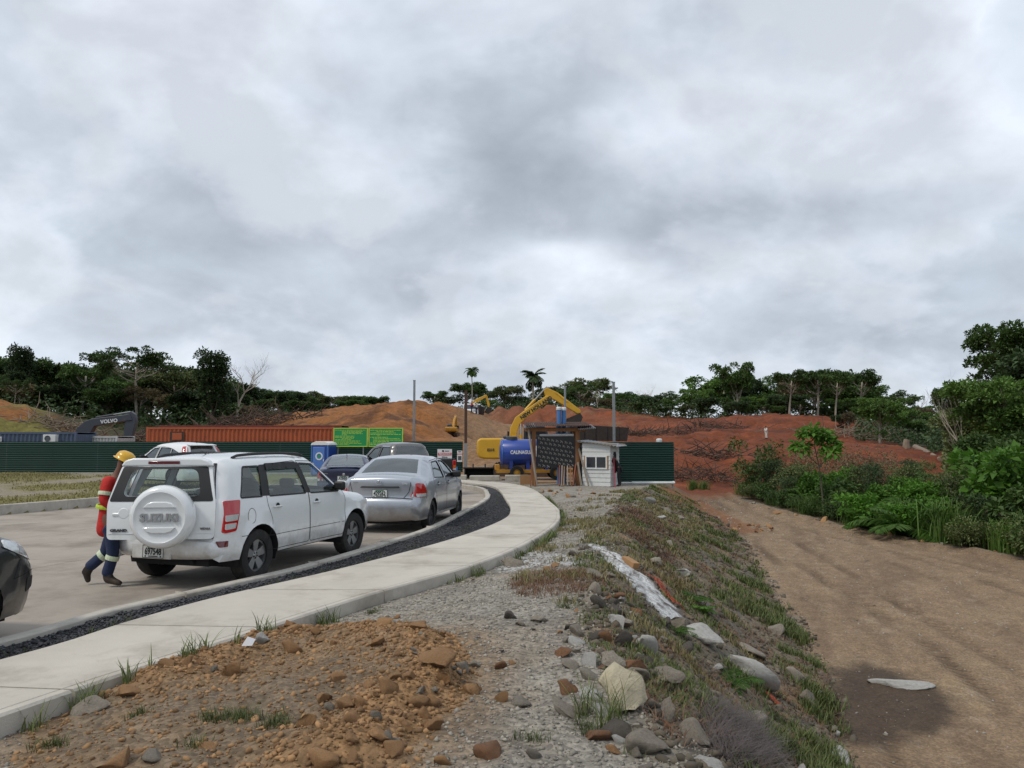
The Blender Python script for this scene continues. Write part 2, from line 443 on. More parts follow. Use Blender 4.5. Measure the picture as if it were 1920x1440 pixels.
# far ground: heights read off along sight lines, then a smooth sheet through them
FAR = [(-400, 890, 46), (0, 888, 46), (400, 889, 46), (850, 889, 46), (-300, 874, 60), (100, 874, 60), (400, 868, 60), (620, 850, 60),
       (-500, 740, 72), (-200, 745, 72), (0, 757, 72), (70, 772, 72), (118, 806, 72), (200, 822, 72), (300, 816, 78), (400, 808, 80), (470, 790, 80),
       (0, 795, 110), (200, 805, 110), (400, 802, 110), (-500, 795, 110), (100, 800, 92), (250, 812, 92),
       (540, 808, 70), (640, 800, 69), (740, 782, 69), (545, 788, 78), (620, 781, 78), (690, 768, 78), (760, 752, 78), (800, 757, 77), (822, 770, 76), (836, 795, 74), (850, 828, 70), (820, 824, 66), (700, 815, 62),
       (560, 785, 92), (700, 772, 95), (800, 775, 95),
       (870, 868, 56), (960, 866, 56), (1060, 862, 56), (880, 846, 72), (980, 838, 76), (900, 816, 100), (870, 800, 110), (980, 818, 95), (1100, 826, 85),
       (880, 778, 130), (950, 769, 128), (1040, 767, 126), (1110, 770, 124), (930, 806, 116), (1020, 800, 114), (1100, 800, 110),
       (1180, 779, 122), (1260, 788, 118), (1330, 786, 118), (1420, 780, 118), (1510, 779, 112), (1190, 830, 80), (1290, 812, 92), (1230, 868, 58), (1300, 880, 52), (1340, 905, 46), (1400, 900, 50), (1300, 842, 72), (1380, 856, 66),
       (1440, 829, 84), (1500, 812, 96), (1560, 803, 104), (1600, 822, 92), (1640, 836, 86), (1560, 850, 70), (1480, 868, 62), (1690, 852, 76), (1750, 872, 66), (1680, 895, 54), (1560, 905, 50),
       (1800, 880, 66), (1950, 890, 60), (2300, 890, 60), (1700, 835, 100), (1850, 838, 100), (2100, 840, 100),
       (0, 790, 170), (400, 790, 170), (700, 790, 165), (900, 790, 165), (1150, 795, 160), (1400, 805, 160), (1650, 812, 160), (1900, 812, 160), (-400, 790, 170), (2400, 812, 160), (1300, 805, 140), (1500, 808, 140), (950, 788, 148), (1100, 790, 148), (600, 785, 130)]
DEEP = 1.9                       # the cut and the woods lie deeper than first guessed: stretch everything past 60 m
def deep(d): return d if d <= 60 else 60 + (d - 60) * DEEP
_fp = np.array([tuple(at(f[0], f[1], deep(f[2]))) for f in FAR])
_extra = np.array([(6.5, 38, -0.05), (4.5, 40, 0.0), (9.5, 41, -0.75), (11, 44, -0.7), (0, 42, 0.0), (-8, 42, 0.0), (-16, 40, 0.15), (-30, 40, 0.15), (16, 40, -0.9), (24, 40, -0.9), (40, 40, -0.9), (3, 48, 0.1), (-3, 48, 0.05), (10, 50, -0.35), (-50, 42, 0.2)])
_fp = np.concatenate([_fp, _extra])
def _phi(r2): return 0.5 * r2 * np.log(r2 + 1e-6)
def _rbf_fit(P):
    n = len(P); X = P[:, :2] / 30.0
    d2 = ((X[:, None] - X[None]) ** 2).sum(2)
    A = np.zeros((n + 3, n + 3)); A[:n, :n] = _phi(d2) + np.eye(n) * 0.004
    A[:n, n] = 1; A[:n, n + 1:] = X; A[n, :n] = 1; A[n + 1:, :n] = X.T
    return X, np.linalg.solve(A, np.concatenate([P[:, 2], [0, 0, 0]]))
_RX, _RW = _rbf_fit(_fp)
def far_z(x, y):
    sh = np.shape(x); q = np.stack([np.ravel(x), np.ravel(y)], 1) / 30.0
    out = np.empty(len(q))
    for i in range(0, len(q), 20000):
        c = q[i:i + 20000]; d2 = ((c[:, None] - _RX[None]) ** 2).sum(2)
        out[i:i + 20000] = _phi(d2) @ _RW[:-3] + _RW[-3] + c @ _RW[-2:]
    return out.reshape(sh)
def near_z(x, y):
    cx, tx, vx, zt = crest_x(y), toe_x(y), veg_x(y), track_z(y)
    dw = poly_dist(x, y, WALK_R[::2])
    zc = 0.05 + 0.15 * sstep(30, 20, y)
    top = 0.03 + (zc - 0.03) * sstep(0, 1.6, dw)
    k = np.clip((x - cx) / np.maximum(tx - cx, .2), 0, 1)
    k = 0.55 * k + 0.45 * k * k * (3 - 2 * k)
    z = top + (zt - top) * k
    z = np.where(x > vx, zt + 0.35 * sstep(0, 3.0, x - vx), z)
    paved = in_poly(x, y, PAVED)
    z = np.where(paved, -0.14, z)
    lawn = in_poly(x, y, LAWN_SIDE) | ((x < -10) & (y > 34.5))
    z = np.where(lawn, 0.08 + 0.12 * sstep(22, 34, y), z)
    return z
def base_z(x, y):
    x = np.asarray(x, float); y = np.asarray(y, float)
    zn = near_z(x, y)
    k = sstep(35.0, 43.0, y)
    r = np.hypot(x, y)
    zf = far_z(np.clip(x, -220, 260), np.clip(y, 34, 300))
    zf = zf * sstep(1400, 420, r) 
    return zn * (1 - k) + zf * k
def hit(px, py, dmin=2.5, dmax=420.0, n=900):
    """where a sight line meets the ground"""
    r = ray(px, py); r = r / r[1]
    d = np.geomspace(dmin, dmax, n); z = CAM_H + r[2] * d
    b = base_z(r[0] * d, d); w = np.where(z < b)[0]
    i = w[0] if len(w) else n - 1
    return (r[0] * d[i], d[i], b[i])
def hits(pts): return np.array([hit(*p)[:2] for p in pts])

PILE = hits([(90, 1345), (280, 1262), (480, 1200), (600, 1185), (760, 1180), (850, 1196), (905, 1262), (890, 1306), (830, 1352), (800, 1439), (660, 1475), (300, 1500), (60, 1480), (20, 1420)])
ASH = hits([(1092, 1020), (1135, 1024), (1180, 1062), (1235, 1105), (1268, 1145), (1285, 1168), (1258, 1172), (1215, 1132), (1155, 1080)])
ASH2 = hits([(1000, 1030), (1080, 1040), (1090, 1060), (1010, 1062), (930, 1075), (920, 1062)])
WET = hits([(1575, 1258), (1625, 1250), (1660, 1262), (1740, 1285), (1775, 1330), (1735, 1362), (1690, 1378), (1620, 1392), (1570, 1376), (1560, 1310)])
RUST = hits([(1160, 950), (1215, 955), (1280, 1030), (1265, 1062), (1200, 1030), (1150, 985)])

EDGE_HARD = np.array([[0.0, 0.0]])
RUTS = (.06, .17, .27, .38, .50, .61, .72, .83)
def rut_x(c, y): return toe_x(y) + (veg_x(y) - toe_x(y)) * (c + .018 * np.sin(y * .35 + c * 20)) 
def rut_mask(x, y):
    m = np.zeros_like(x)
    for c in RUTS: m = np.maximum(m, np.exp(-((x - rut_x(c, y)) / .17) ** 4) * sstep(-.35, .3, fbm(y + c * 90, x * .3, 5.0, 3, int(c * 100))))
    return m
def detail_z(x, y, z):
    r = np.hypot(x, y)
    paved = in_poly(x, y, PAVED)
    dw = poly_dist(x, y, WALK_R[::2])
    free = np.where(paved, 0, sstep(0.0, 0.25, dw))
    cx, tx, vx = crest_x(y), toe_x(y), veg_x(y)
    near = sstep(45, 30, y)
    mound = ((x < tx) & (x > cx - 9) & (y < 37)) * free
    # brown dirt pile: a low heap with a crest along its far and right rim
    dp = poly_dist(x, y, np.concatenate([PILE, PILE[:1]])); inp = in_poly(x, y, PILE)
    heap = np.where(inp, sstep(0, 0.35, dp), 0)
    ridge = np.exp(-(poly_dist(x, y, HEAP_RIDGE) / 0.38) ** 2)
    z = z + heap * (0.02 + 0.12 * ridge) * (1 + 0.5 * fbm(x, y, .5, 2, 5))
    z = z + heap * 0.035 * fbm(x, y, 0.16, 4, 3) 
    z = z + mound * (0.035 * fbm(x, y, 0.7, 4, 1) + 0.014 * fbm(x, y, 0.10, 3, 2))
    bank = mound * sstep(-0.2, 0.5, x - cx)
    z = z + bank * (0.16 * fbm(x, y, 1.5, 4, 4) + 0.05 * fbm(x, y, 0.35, 3, 6))
    # track: shallow ruts running along it, wet hollow
    tr = (x > tx) & (x < vx) & (y < 42)
    rut = np.zeros_like(x)
    for c in RUTS:
        q = x - rut_x(c, y)
        rut = rut + sstep(-.35, .3, fbm(y + c * 90, x * .3, 5.0, 3, int(c * 100))) * (-.042 * np.exp(-(q / .14) ** 2) + .02 * np.exp(-((np.abs(q) - .25) / .08) ** 2))
    z = z + tr * sstep(0, .6, x - tx) * (rut * (0.6 + 0.8 * vnoise(x * .8, y * .5, 2)) + 0.014 * fbm(x, y, 1.2, 3, 7) + 0.016 * fbm(x, y, 0.12, 3, 8))
    # berm along the plants
    z = z + (y < 42) * 0.16 * np.exp(-((x - vx + .2) / 0.45) ** 2) * (0.6 + fbm(x, y, .5, 3, 9))
    # lawn and far soil
    lawn = in_poly(x, y, LAWN_SIDE)
    z = z + lawn * 0.03 * fbm(x, y, .8, 3, 10)
    fr = sstep(40, 60, y) * sstep(600, 330, r)
    rg = np.abs(fbm(x, y, 5.0, 4, 11))
    z = z + fr * (1.3 * (0.28 - rg) + 0.5 * fbm(x, y, 2.2, 4, 12) + 0.7 * fbm(x, y, 18, 3, 13))
    # excavated wall: vertical tooth marks
    ux = x / np.maximum(y, 1)
    yc = np.where(y > 60, 60 + (y - 60) / DEEP, y)
    wall = sstep(112, 118, yc) * sstep(140, 128, yc) * sstep(-.06, -.03, ux) * sstep(.12, .07, ux)
    z = z + wall * 0.5 * np.sin(x * 1.5 + 1.5 * fbm(x, y, 4, 2, 14))
    return z
HEAP_RIDGE = hits([(300, 1285), (420, 1235), (520, 1205), (640, 1190), (800, 1205), (850, 1255), (800, 1300), (745, 1345), (700, 1390), (640, 1430)])

def ground_z(x, y):
    x = np.atleast_1d(np.asarray(x, float)); y = np.atleast_1d(np.asarray(y, float))
    return detail_z(x, y, base_z(x, y))
def gz(x, y): return float(ground_z(x, y)[0])

# ------------------------------------------------------------------ one sheet of ground, fine near, coarse far
_ang = np.concatenate([np.arange(-180, -62, 4.0), np.arange(-62, -39, 0.6), np.arange(-39, 39, 0.15), np.arange(39, 62, 0.6), np.arange(62, 180, 4.0)])
_rad = np.concatenate([[0.3, 0.8, 1.4], np.geomspace(1.9, 60, 300), np.geomspace(60.7, 330, 170), np.geomspace(350, 5000, 26)])
_A, _Rr = np.meshgrid(np.radians(_ang), _rad)
GX, GY = (_Rr * np.sin(_A)), (_Rr * np.cos(_A))
GZ = ground_z(GX.ravel(), GY.ravel()).reshape(GX.shape)

def gzs(x, y):
    """quick ground height off the built sheet"""
    x = np.atleast_1d(np.asarray(x, float)); y = np.atleast_1d(np.asarray(y, float))
    a = np.degrees(np.arctan2(x, y)); r = np.clip(np.hypot(x, y), _rad[0], _rad[-2] * .999); a = np.clip(a, _ang[0], _ang[-1] - 1e-6)
    i = np.clip(np.searchsorted(_rad, r) - 1, 0, len(_rad) - 2); j = np.clip(np.searchsorted(_ang, a) - 1, 0, len(_ang) - 2)
    f = (r - _rad[i]) / (_rad[i + 1] - _rad[i]); g = (a - _ang[j]) / (_ang[j + 1] - _ang[j])
    return (GZ[i, j] * (1 - g) + GZ[i, j + 1] * g) * (1 - f) + (GZ[i + 1, j] * (1 - g) + GZ[i + 1, j + 1] * g) * f
def gz(x, y): return float(gzs(x, y)[0])
def hitp(px, py, dmin=2.5, dmax=420.0):
    r = ray(px, py); r = r / r[1]; d = np.geomspace(dmin, dmax, 1600); z = CAM_H + r[2] * d; w = np.where(z < gzs(r[0] * d, d))[0]
    i = w[0] if len(w) else 1599
    return (r[0] * d[i], d[i], float(gzs(r[0] * d[i], d[i])[0]))

def ground_colour(x, y):
    n = lambda s, sd, o=4: fbm(x, y, s, o, sd)
    C = np.zeros(x.shape + (3,)); 
    def put(c, w):
        w = np.clip(w, 0, 1)[..., None]; C[:] = C * (1 - w) + np.array(c) * w
    grey, tan, brown = lin('8a857c'), lin('8d7c68'), lin('9a744d')
    put(grey, np.ones(x.shape))
    cx, tx, vx = crest_x(y), toe_x(y), veg_x(y)
    # mound gravel: grey, sandier towards the pile
    put(lin('857a6b'), sstep(-.1, .5, n(.9, 3)) * .8)
    put(lin('6f6a64'), sstep(.05, .5, n(.35, 5)) * .5)
    dp = poly_dist(x, y, np.concatenate([PILE, PILE[:1]])); inp = in_poly(x, y, PILE)
    sd = np.where(inp, dp, -dp) + 0.16 * n(.4, 9)
    put(lin('7d6a55'), sstep(-.5, -.05, sd) * .8)
    put(lin('7a664f'), sstep(-.06, .12, sd))
    ridge = np.exp(-(poly_dist(x, y, HEAP_RIDGE) / 0.42) ** 2)
    put(lin('8a6b4a'), sstep(0, .1, sd) * ridge * .9)
    put(lin('706353'), sstep(0.05, .3, sd) * sstep(-.35, .25, n(.6, 17)) * (1 - ridge) * .9)
    # bank: dark soil under weeds
    bank = sstep(-.35, .35, x - cx + .35 * n(.8, 6)) * sstep(.25, -.25, x - tx)
    put(lin('6a5f4e'), bank * .9)
    put(lin('7f6648'), bank * sstep(0, .4, n(.7, 8)) * .7)
    put(lin('5c5a54'), bank * sstep(.1, .4, n(.45, 19)) * .7)
    di = poly_dist(x, y, np.concatenate([RUST, RUST[:1]])); put(lin('4b3a30'), np.where(in_poly(x, y, RUST), sstep(0, .3, di + .3 * n(.4, 4)), 0) * .8)
    for P_, wgt in ((ASH, 1.0), (ASH2, .6)):
        da = poly_dist(x, y, np.concatenate([P_, P_[:1]])); da = np.where(in_poly(x, y, P_), da, -da) + .06 * n(.12, 3)
        put(lin('4a4a4c'), sstep(-.25, -.02, da) * .55 * wgt)
        put(lin('bdbdbc'), sstep(-.04, .08, da) * wgt * sstep(-.55, -.1, n(.11, 11, 3)))
    # track
    tr = sstep(-.25, .3, x - tx + .25 * n(.6, 12)) * sstep(.3, -.2, x - vx + .2 * n(.5, 13)) * (y < 44)
    put(lin('826e58'), tr)
    put(lin('75624f'), tr * sstep(0, .5, fbm(x * 3 - y * .9, y * .35 + x * .2, 1.0, 4, 14)))
    put(lin('8c7960'), tr * sstep(.1, .6, n(1.6, 15)) * .7)
    put(lin('5a4a3b'), tr * rut_mask(x, y) * sstep(-.3, .4, fbm(x * 2.2, y * .45, 1.0, 4, 20)) * .75)
    put(lin('90806c'), tr * sstep(.25, .6, n(.25, 22)) * .5)
    dwt = poly_dist(x, y, np.concatenate([WET, WET[:1]])); wet = np.where(in_poly(x, y, WET), dwt, -dwt) + .30 * n(.7, 2) + .12 * n(.2, 5)
    wm = sstep(-.34, .10, wet); put(lin('3f3226'), wm * .9)
    # orange spill at the end of the bank
    org = hits([(1238, 916), (1262, 914), (1300, 928), (1345, 952), (1400, 985), (1440, 998), (1395, 1000), (1330, 978), (1270, 950)])
    do = poly_dist(x, y, np.concatenate([org, org[:1]])); do = np.where(in_poly(x, y, org), do, -do) + .3 * n(.8, 3)
    put(lin('75523a'), sstep(-.1, .25, do) * .9); put(lin('8a6344'), sstep(-.1, .25, do) * sstep(.0, .5, n(.4, 21)) * .7)
    # behind the plants
    put(lin('4d4030'), sstep(-.1, .5, x - vx) * (y < 44))
    # lawn side
    lawn = in_poly(x, y, LAWN_SIDE) | ((x < -10) & (y > 34.5) & (y < 48))
    put(lin('6f6a3c'), lawn * 1.0); put(lin('857c6c'), lawn * sstep(-.05, .3, n(3.0, 4)))
    # far soil
    f = sstep(36, 40, y + 1.2 * n(3, 5)) * (1 - lawn)
    red = lin('69371f'); ora = lin('845731'); yard = lin('80644a')
    ux = x / np.maximum(y, 1); yc = np.where(y > 60, 60 + (y - 60) / DEEP, y)
    put(yard, f)
    put(lin('7b7568'), f * sstep(0, .4, n(2.5, 6)) * sstep(56, 50, y) * .8)
    hr = f * sstep(.045, .17, ux + .03 * n(9, 3) + .14 * sstep(78, 112, yc))
    put(lin('75432a'), hr)
    put(red, hr * sstep(.1, .24, ux + .05 * n(8, 7))); put(lin('87492b'), hr * sstep(.15, .55, n(3.2, 23)) * .7)
    put(lin('3a1e14'), hr * sstep(.0, .5, n(4, 8)) * .6)
    put(lin('74563d'), hr * sstep(.1, .5, n(7, 15)) * sstep(.21, .16, ux) * .9)
    hl = f * sstep(-.05, -.10, ux) * sstep(55, 62, yc)
    put(ora, hl); put(lin('4a301f'), hl * sstep(0, .4, n(3, 9)) * .8); put(lin('835a38'), hl * sstep(.1, .5, n(1.6, 16)) * .6)
    gb = sstep(-.57, -.6, ux + .03 * n(5, 3)) * sstep(60, 64, yc)
    put(lin('6a6434'), gb * sstep(-.4, .1, n(4, 4)))
    put(lin('2e3220'), sstep(125, 150, yc) * sstep(-.05, .15, n(9, 2) + .2 + (yc - 138) / 40))
    put(lin('2e3220'), sstep(88, 96, yc) * sstep(-.16, -.2, ux)); put(lin('3a3a26'), sstep(68, 74, yc) * sstep(-.33, -.37, ux + .02 * n(6, 3)) * sstep(-.62, -.57, ux))
    put(lin('2e3220'), sstep(80, 90, yc) * sstep(.46, .52, ux))
    put(lin('343822'), sstep(300, 360, np.hypot(x, y)))
    wetf = wm
    return C, wetf
GC, GW = ground_colour(GX.ravel(), GY.ravel())

def ground_material(name, pebble=1.0, pscale=28.0, var=0.28, tread=False):
    m = bpy.data.materials.new(name); m.use_nodes = True
    N, L = m.node_tree.nodes, m.node_tree.links; P = N['Principled BSDF']
    a = N.new('ShaderNodeAttribute'); a.attribute_name = 'soil'
    w = N.new('ShaderNodeAttribute'); w.attribute_name = 'wet'
    g = N.new('ShaderNodeNewGeometry')
    def noise(scale, det=8, ro=.7):
        t = N.new('ShaderNodeTexNoise'); t.inputs['Scale'].default_value = scale; t.inputs['Detail'].default_value = det; t.inputs['Roughness'].default_value = ro
        L.new(g.outputs['Position'], t.inputs['Vector']); return t.outputs[0]
    def scl(sock, f, lo, hi, a0=.28, a1=.72):
        mr = N.new('ShaderNodeMapRange'); mr.inputs['From Min'].default_value = a0; mr.inputs['From Max'].default_value = a1
        mr.inputs['To Min'].default_value = lo; mr.inputs['To Max'].default_value = hi; L.new(f, mr.inputs['Value'])
        v = N.new('ShaderNodeVectorMath'); v.operation = 'SCALE'; L.new(sock, v.inputs[0]); L.new(mr.outputs[0], v.inputs['Scale']); return v.outputs[0]
    c = scl(a.outputs['Color'], noise(3.0), 1 - var, 1 + var)
    c = scl(c, noise(26, 9, .8), 1 - var * 1.2, 1 + var * 1.2)
    vo = N.new('ShaderNodeTexVoronoi'); vo.inputs['Scale'].default_value = pscale; L.new(g.outputs['Position'], vo.inputs['Vector'])
    sp = N.new('ShaderNodeSeparateColor'); L.new(vo.outputs['Color'], sp.inputs[0])
    c = scl(c, sp.outputs[0], 1 - .30 * pebble, 1 + .34 * pebble, 0, 1)
    L.new(c, P.inputs['Base Color'])
    mr = N.new('ShaderNodeMapRange'); mr.inputs['To Min'].default_value = .95; mr.inputs['To Max'].default_value = .72
    L.new(w.outputs['Fac'], mr.inputs['Value']); L.new(mr.outputs[0], P.inputs['Roughness'])
    P.inputs['Specular IOR Level'].default_value = .25
    b1 = N.new('ShaderNodeBump'); b1.inputs['Strength'].default_value = .55; b1.inputs['Distance'].default_value = .03; L.new(noise(14, 10, .75), b1.inputs['Height'])
    inv = N.new('ShaderNodeMath'); inv.operation = 'SUBTRACT'; inv.inputs[0].default_value = 1.0; L.new(vo.outputs['Distance'], inv.inputs[1])
    b2 = N.new('ShaderNodeBump'); b2.inputs['Strength'].default_value = .5 * pebble; b2.inputs['Distance'].default_value = .018
    L.new(inv.outputs[0], b2.inputs['Height']); L.new(b1.outputs[0], b2.inputs['Normal']); L.new(b2.outputs[0], P.inputs['Normal'])
    if tread:                                  # tyre lug marks pressed into the ruts
        wv = N.new('ShaderNodeTexWave'); wv.wave_type = 'BANDS'; wv.bands_direction = 'DIAGONAL'; wv.inputs['Scale'].default_value = 2.6; wv.inputs['Distortion'].default_value = 2.5; wv.inputs['Detail'].default_value = 3; wv.inputs['Detail Scale'].default_value = 2
        L.new(g.outputs['Position'], wv.inputs['Vector'])
        ra = N.new('ShaderNodeAttribute'); ra.attribute_name = 'rut'
        mu = N.new('ShaderNodeMath'); mu.operation = 'MULTIPLY'; L.new(wv.outputs['Fac'], mu.inputs[0]); L.new(ra.outputs['Fac'], mu.inputs[1])
        b3 = N.new('ShaderNodeBump'); b3.inputs['Strength'].default_value = .9; b3.inputs['Distance'].default_value = .04
        L.new(mu.outputs[0], b3.inputs['Height']); L.new(b2.outputs[0], b3.inputs['Normal']); L.new(b3.outputs[0], P.inputs['Normal'])
    return m
M_SOIL = ground_material('stony_soil', 1.0, 30.0)
M_TRACK = ground_material('packed_earth', .75, 34.0, .26, True)
M_HILL = ground_material('loose_earth', .5, 2.6, .34)

nA = len(_ang); nR = len(_rad)
_i = np.arange(nR - 1)[:, None] * nA; _j = np.arange(nA)[None]; _j2 = (np.arange(nA) + 1)[None] % nA
F4 = np.stack([_i + _j, _i + _j2, _i + nA + _j2, _i + nA + _j], -1).reshape(-1, 4)
GV = np.stack([GX.ravel(), GY.ravel(), GZ.ravel()], 1)
fc = GV[F4].mean(1); fx, fy = fc[:, 0], fc[:, 1]
reg = np.zeros(len(F4), int)                                     # 0 ground
reg[(fx > toe_x(fy)) & (fx < veg_x(fy)) & (fy < 43)] = 1           # track
reg[(fx > crest_x(fy)) & (fx <= toe_x(fy)) & (fy < 38)] = 2        # bank
reg[(in_poly(fx, fy, LAWN_SIDE) | ((fx < -10) & (fy > 34.5))) & (fy < 47)] = 3
reg[(fy >= 43) & (reg == 0)] = 4
for k, (nm, mm) in enumerate((('ground', M_SOIL), ('dirt_track', M_TRACK), ('bank', M_SOIL), ('lawn_ground', M_SOIL), ('hill', M_HILL))):
    ff = F4[reg == k]; ids = np.unique(ff); remap = np.zeros(len(GV), int); remap[ids] = np.arange(len(ids))
    me = np_mesh(nm, GV[ids], remap[ff], True)
    ca = me.color_attributes.new('soil', 'FLOAT_COLOR', 'POINT'); ca.data.foreach_set('color', np.concatenate([GC[ids], np.ones((len(ids), 1))], 1).astype(np.float32).ravel())
    ra = me.attributes.new('rut', 'FLOAT', 'POINT'); ra.data.foreach_set('value', (rut_mask(GV[ids, 0], GV[ids, 1]) * (GV[ids, 1] < 40)).astype(np.float32) if k == 1 else np.zeros(len(ids), np.float32))
    wa = me.attributes.new('wet', 'FLOAT', 'POINT'); wa.data.foreach_set('value', GW[ids].astype(np.float32))
    structure(link(nm, me, None, mm))

# ================================================================== ROAD, KERBS, PAVEMENT
M_CONC = mat('road_concrete', lin('9a9186'), .85, var=.16, vscale=.8, bump=.25, bscale=60, dirt=(lin('5f5347'), .55, .48, .78))
M_WALK = mat('pavement_concrete', lin('b9b3a8'), .85, var=.12, vscale=1.3, bump=.3, bscale=80, dirt=(lin('7e7363'), 1.1, .5, .82), stretch=(1, 1, 1), objrand=.05)
M_KERB = mat('kerb_concrete', lin('b0aba1'), .85, var=.18, vscale=3, bump=.35, bscale=50, dirt=(lin('7d7466'), 2.3, .5, .8))
M_JOINT = mat('joint_dirt', lin('4a4238'), .95, var=.2)
def clip_cell(poly, o, u, v, u0, u1, v0, v1):
    P_ = [((p[0] - o[0]) * u[0] + (p[1] - o[1]) * u[1], (p[0] - o[0]) * v[0] + (p[1] - o[1]) * v[1]) for p in poly]
    for ax, lim, sg in ((0, u0, 1), (0, u1, -1), (1, v0, 1), (1, v1, -1)):
        out = []
        for i in range(len(P_)):
            a, b = P_[i - 1], P_[i]; da, db = (a[ax] - lim) * sg, (b[ax] - lim) * sg
            if da >= 0: 
                if db >= 0: out.append(b)
                else: t = da / (da - db); out.append((a[0] + (b[0] - a[0]) * t, a[1] + (b[1] - a[1]) * t))
            elif db >= 0:
                t = da / (da - db); out += [(a[0] + (b[0] - a[0]) * t, a[1] + (b[1] - a[1]) * t), b]
        P_ = out
        if len(P_) < 3: return None
    return [(o[0] + p[0] * u[0] + p[1] * v[0], o[1] + p[0] * u[1] + p[1] * v[1]) for p in P_]
ROAD_POLY = [tuple(p) for p in KERB[::3]] + [tuple(p) for p in LEFT_KERB[::-1][::3]] + [(-22, -4.5)]
road = structure(MB().slab_xy(ROAD_POLY, -0.12, -0.035).build('road', M_JOINT))
_hu = np.array((.30, .954)); _hv = np.array((.954, -.30))
for iu in range(-3, 12):
    for iv in range(-6, 6):
        g = .006
        c = clip_cell(ROAD_POLY, (-4.9, 7.4), _hu, _hv, iu * 4.2 + g, (iu + 1) * 4.2 - g, iv * 3.5 + g, (iv + 1) * 3.5 - g)
        if c is None: continue
        area = abs(sum(c[i - 1][0] * c[i][1] - c[i][0] * c[i - 1][1] for i in range(len(c)))) / 2
        if area < .15: continue
        MB().slab_xy(c, -0.034, 0.0).build('slab', M_CONC, road)
def ribbon_prism(mb, A, B, z0, z1):
    n = len(A); v = [(*p, z1) for p in A] + [(*p, z1) for p in B] + [(*p, z0) for p in A] + [(*p, z0) for p in B]; f = []
    for i in range(n - 1):
        f += [(i, i + 1, n + i + 1, n + i), (2 * n + i, 2 * n + i + 1, i + 1, i), (n + i, n + i + 1, 3 * n + i + 1, 3 * n + i)]
    f += [(0, n, 3 * n, 2 * n), (n - 1, 2 * n - 1, 4 * n - 1, 3 * n - 1)]
    return mb.add(v, f)
def offset_curve(c, d):
    t = np.gradient(c, axis=0); t /= np.linalg.norm(t, axis=1)[:, None]
    return c + np.stack([t[:, 1], -t[:, 0]], 1) * d
def kerb_run(name, curve, width, z1, lab, seg=2.4, parent=None):
    c = resample(curve, 161); s = np.concatenate([[0], np.cumsum(np.hypot(*np.diff(c, axis=0).T))])
    o = offset_curve(c, width)
    root = MB(); ribbon_prism(root, c * .5 + o * .5 + (o - c) * -.3, c * .5 + o * .5 + (o - c) * .3, -.12, z1 - .03)
    root = structure(root.build(name, M_JOINT))
    n = int(s[-1] / seg)
    for k in range(n):
        a, b = s[-1] * k / n + .006, s[-1] * (k + 1) / n - .006
        tt = np.linspace(a, b, 6)
        A = np.stack([np.interp(tt, s, c[:, 0]), np.interp(tt, s, c[:, 1])], 1); B = np.stack([np.interp(tt, s, o[:, 0]), np.interp(tt, s, o[:, 1])], 1)
        ribbon_prism(MB(), A, B, -.125, z1).build('kerb_stone', M_KERB, root, bevel=.018)
    return root
kerb_run('kerb', KERB, 0.15, Z_KERB, '')
kerb_run('lawn_kerb', LEFT_KERB, -0.16, 0.26, '')
# pavement slabs between the two edges
_WL, _WR = resample(WALK_L, 161), resample(WALK_R, 161)
pav = MB(); ribbon_prism(pav, _WL * .95 + _WR * .05, _WL * .05 + _WR * .95, -.13, Z_WALK - .02)
pavement = structure(pav.build('pavement', M_JOINT))
def edge_at(t): 
    i = np.clip(t, 0, 160); k = np.minimum(np.floor(i).astype(int), 159); f = (i - k)[:, None]
    return _WL[k] * (1 - f) + _WL[k + 1] * f, _WR[k] * (1 - f) + _WR[k + 1] * f
_slab_t = np.linspace(0, 160, 29)
for k in range(28):
    tt = np.linspace(_slab_t[k] + .035, _slab_t[k + 1] - .035, 8)
    A, B = edge_at(tt); w = np.linalg.norm(B - A, axis=1)[:, None]; u = (B - A) / w
    sec = [(0.0, -.14), (0.0, Z_WALK - .012), (.012, Z_WALK), (-.105, Z_WALK), (-.100, Z_WALK - .007), (-.092, Z_WALK - .007), (-.087, Z_WALK), (-.02, Z_WALK), (-.002, Z_WALK - .018), (0.0, -.14)]
    vs = []; fs = []; m = len(sec)
    for q, (so, z) in enumerate(sec):
        P_ = (A + u * so) if q < 3 else (B + u * so)
        vs += [(p[0], p[1], z) for p in P_]
    for q in range(m - 1):
        for i in range(7): fs.append((q * 8 + i, q * 8 + i + 1, (q + 1) * 8 + i + 1, (q + 1) * 8 + i))
    fs.append(tuple(q * 8 for q in range(m))); fs.append(tuple(q * 8 + 7 for q in range(m))[::-1])
    MB().add(vs, fs).build('slab', M_WALK, pavement)
# gravel strip: dark bed, then loose stones (stuff)
M_BED = mat('black_gravel_bed', lin('2c2d30'), .9, var=.4, vscale=40, bump=1, bscale=60)
M_BLACKSTONE = mat('black_gravel', lin('3c3d41'), .8, var=.25, vscale=30, island=.55)
_KO = offset_curve(resample(KERB, 161), .152)
bed = MB(); ribbon_prism(bed, _KO, _WL, -.13, .095)
structure(bed.build('gravel_bed', M_BED))
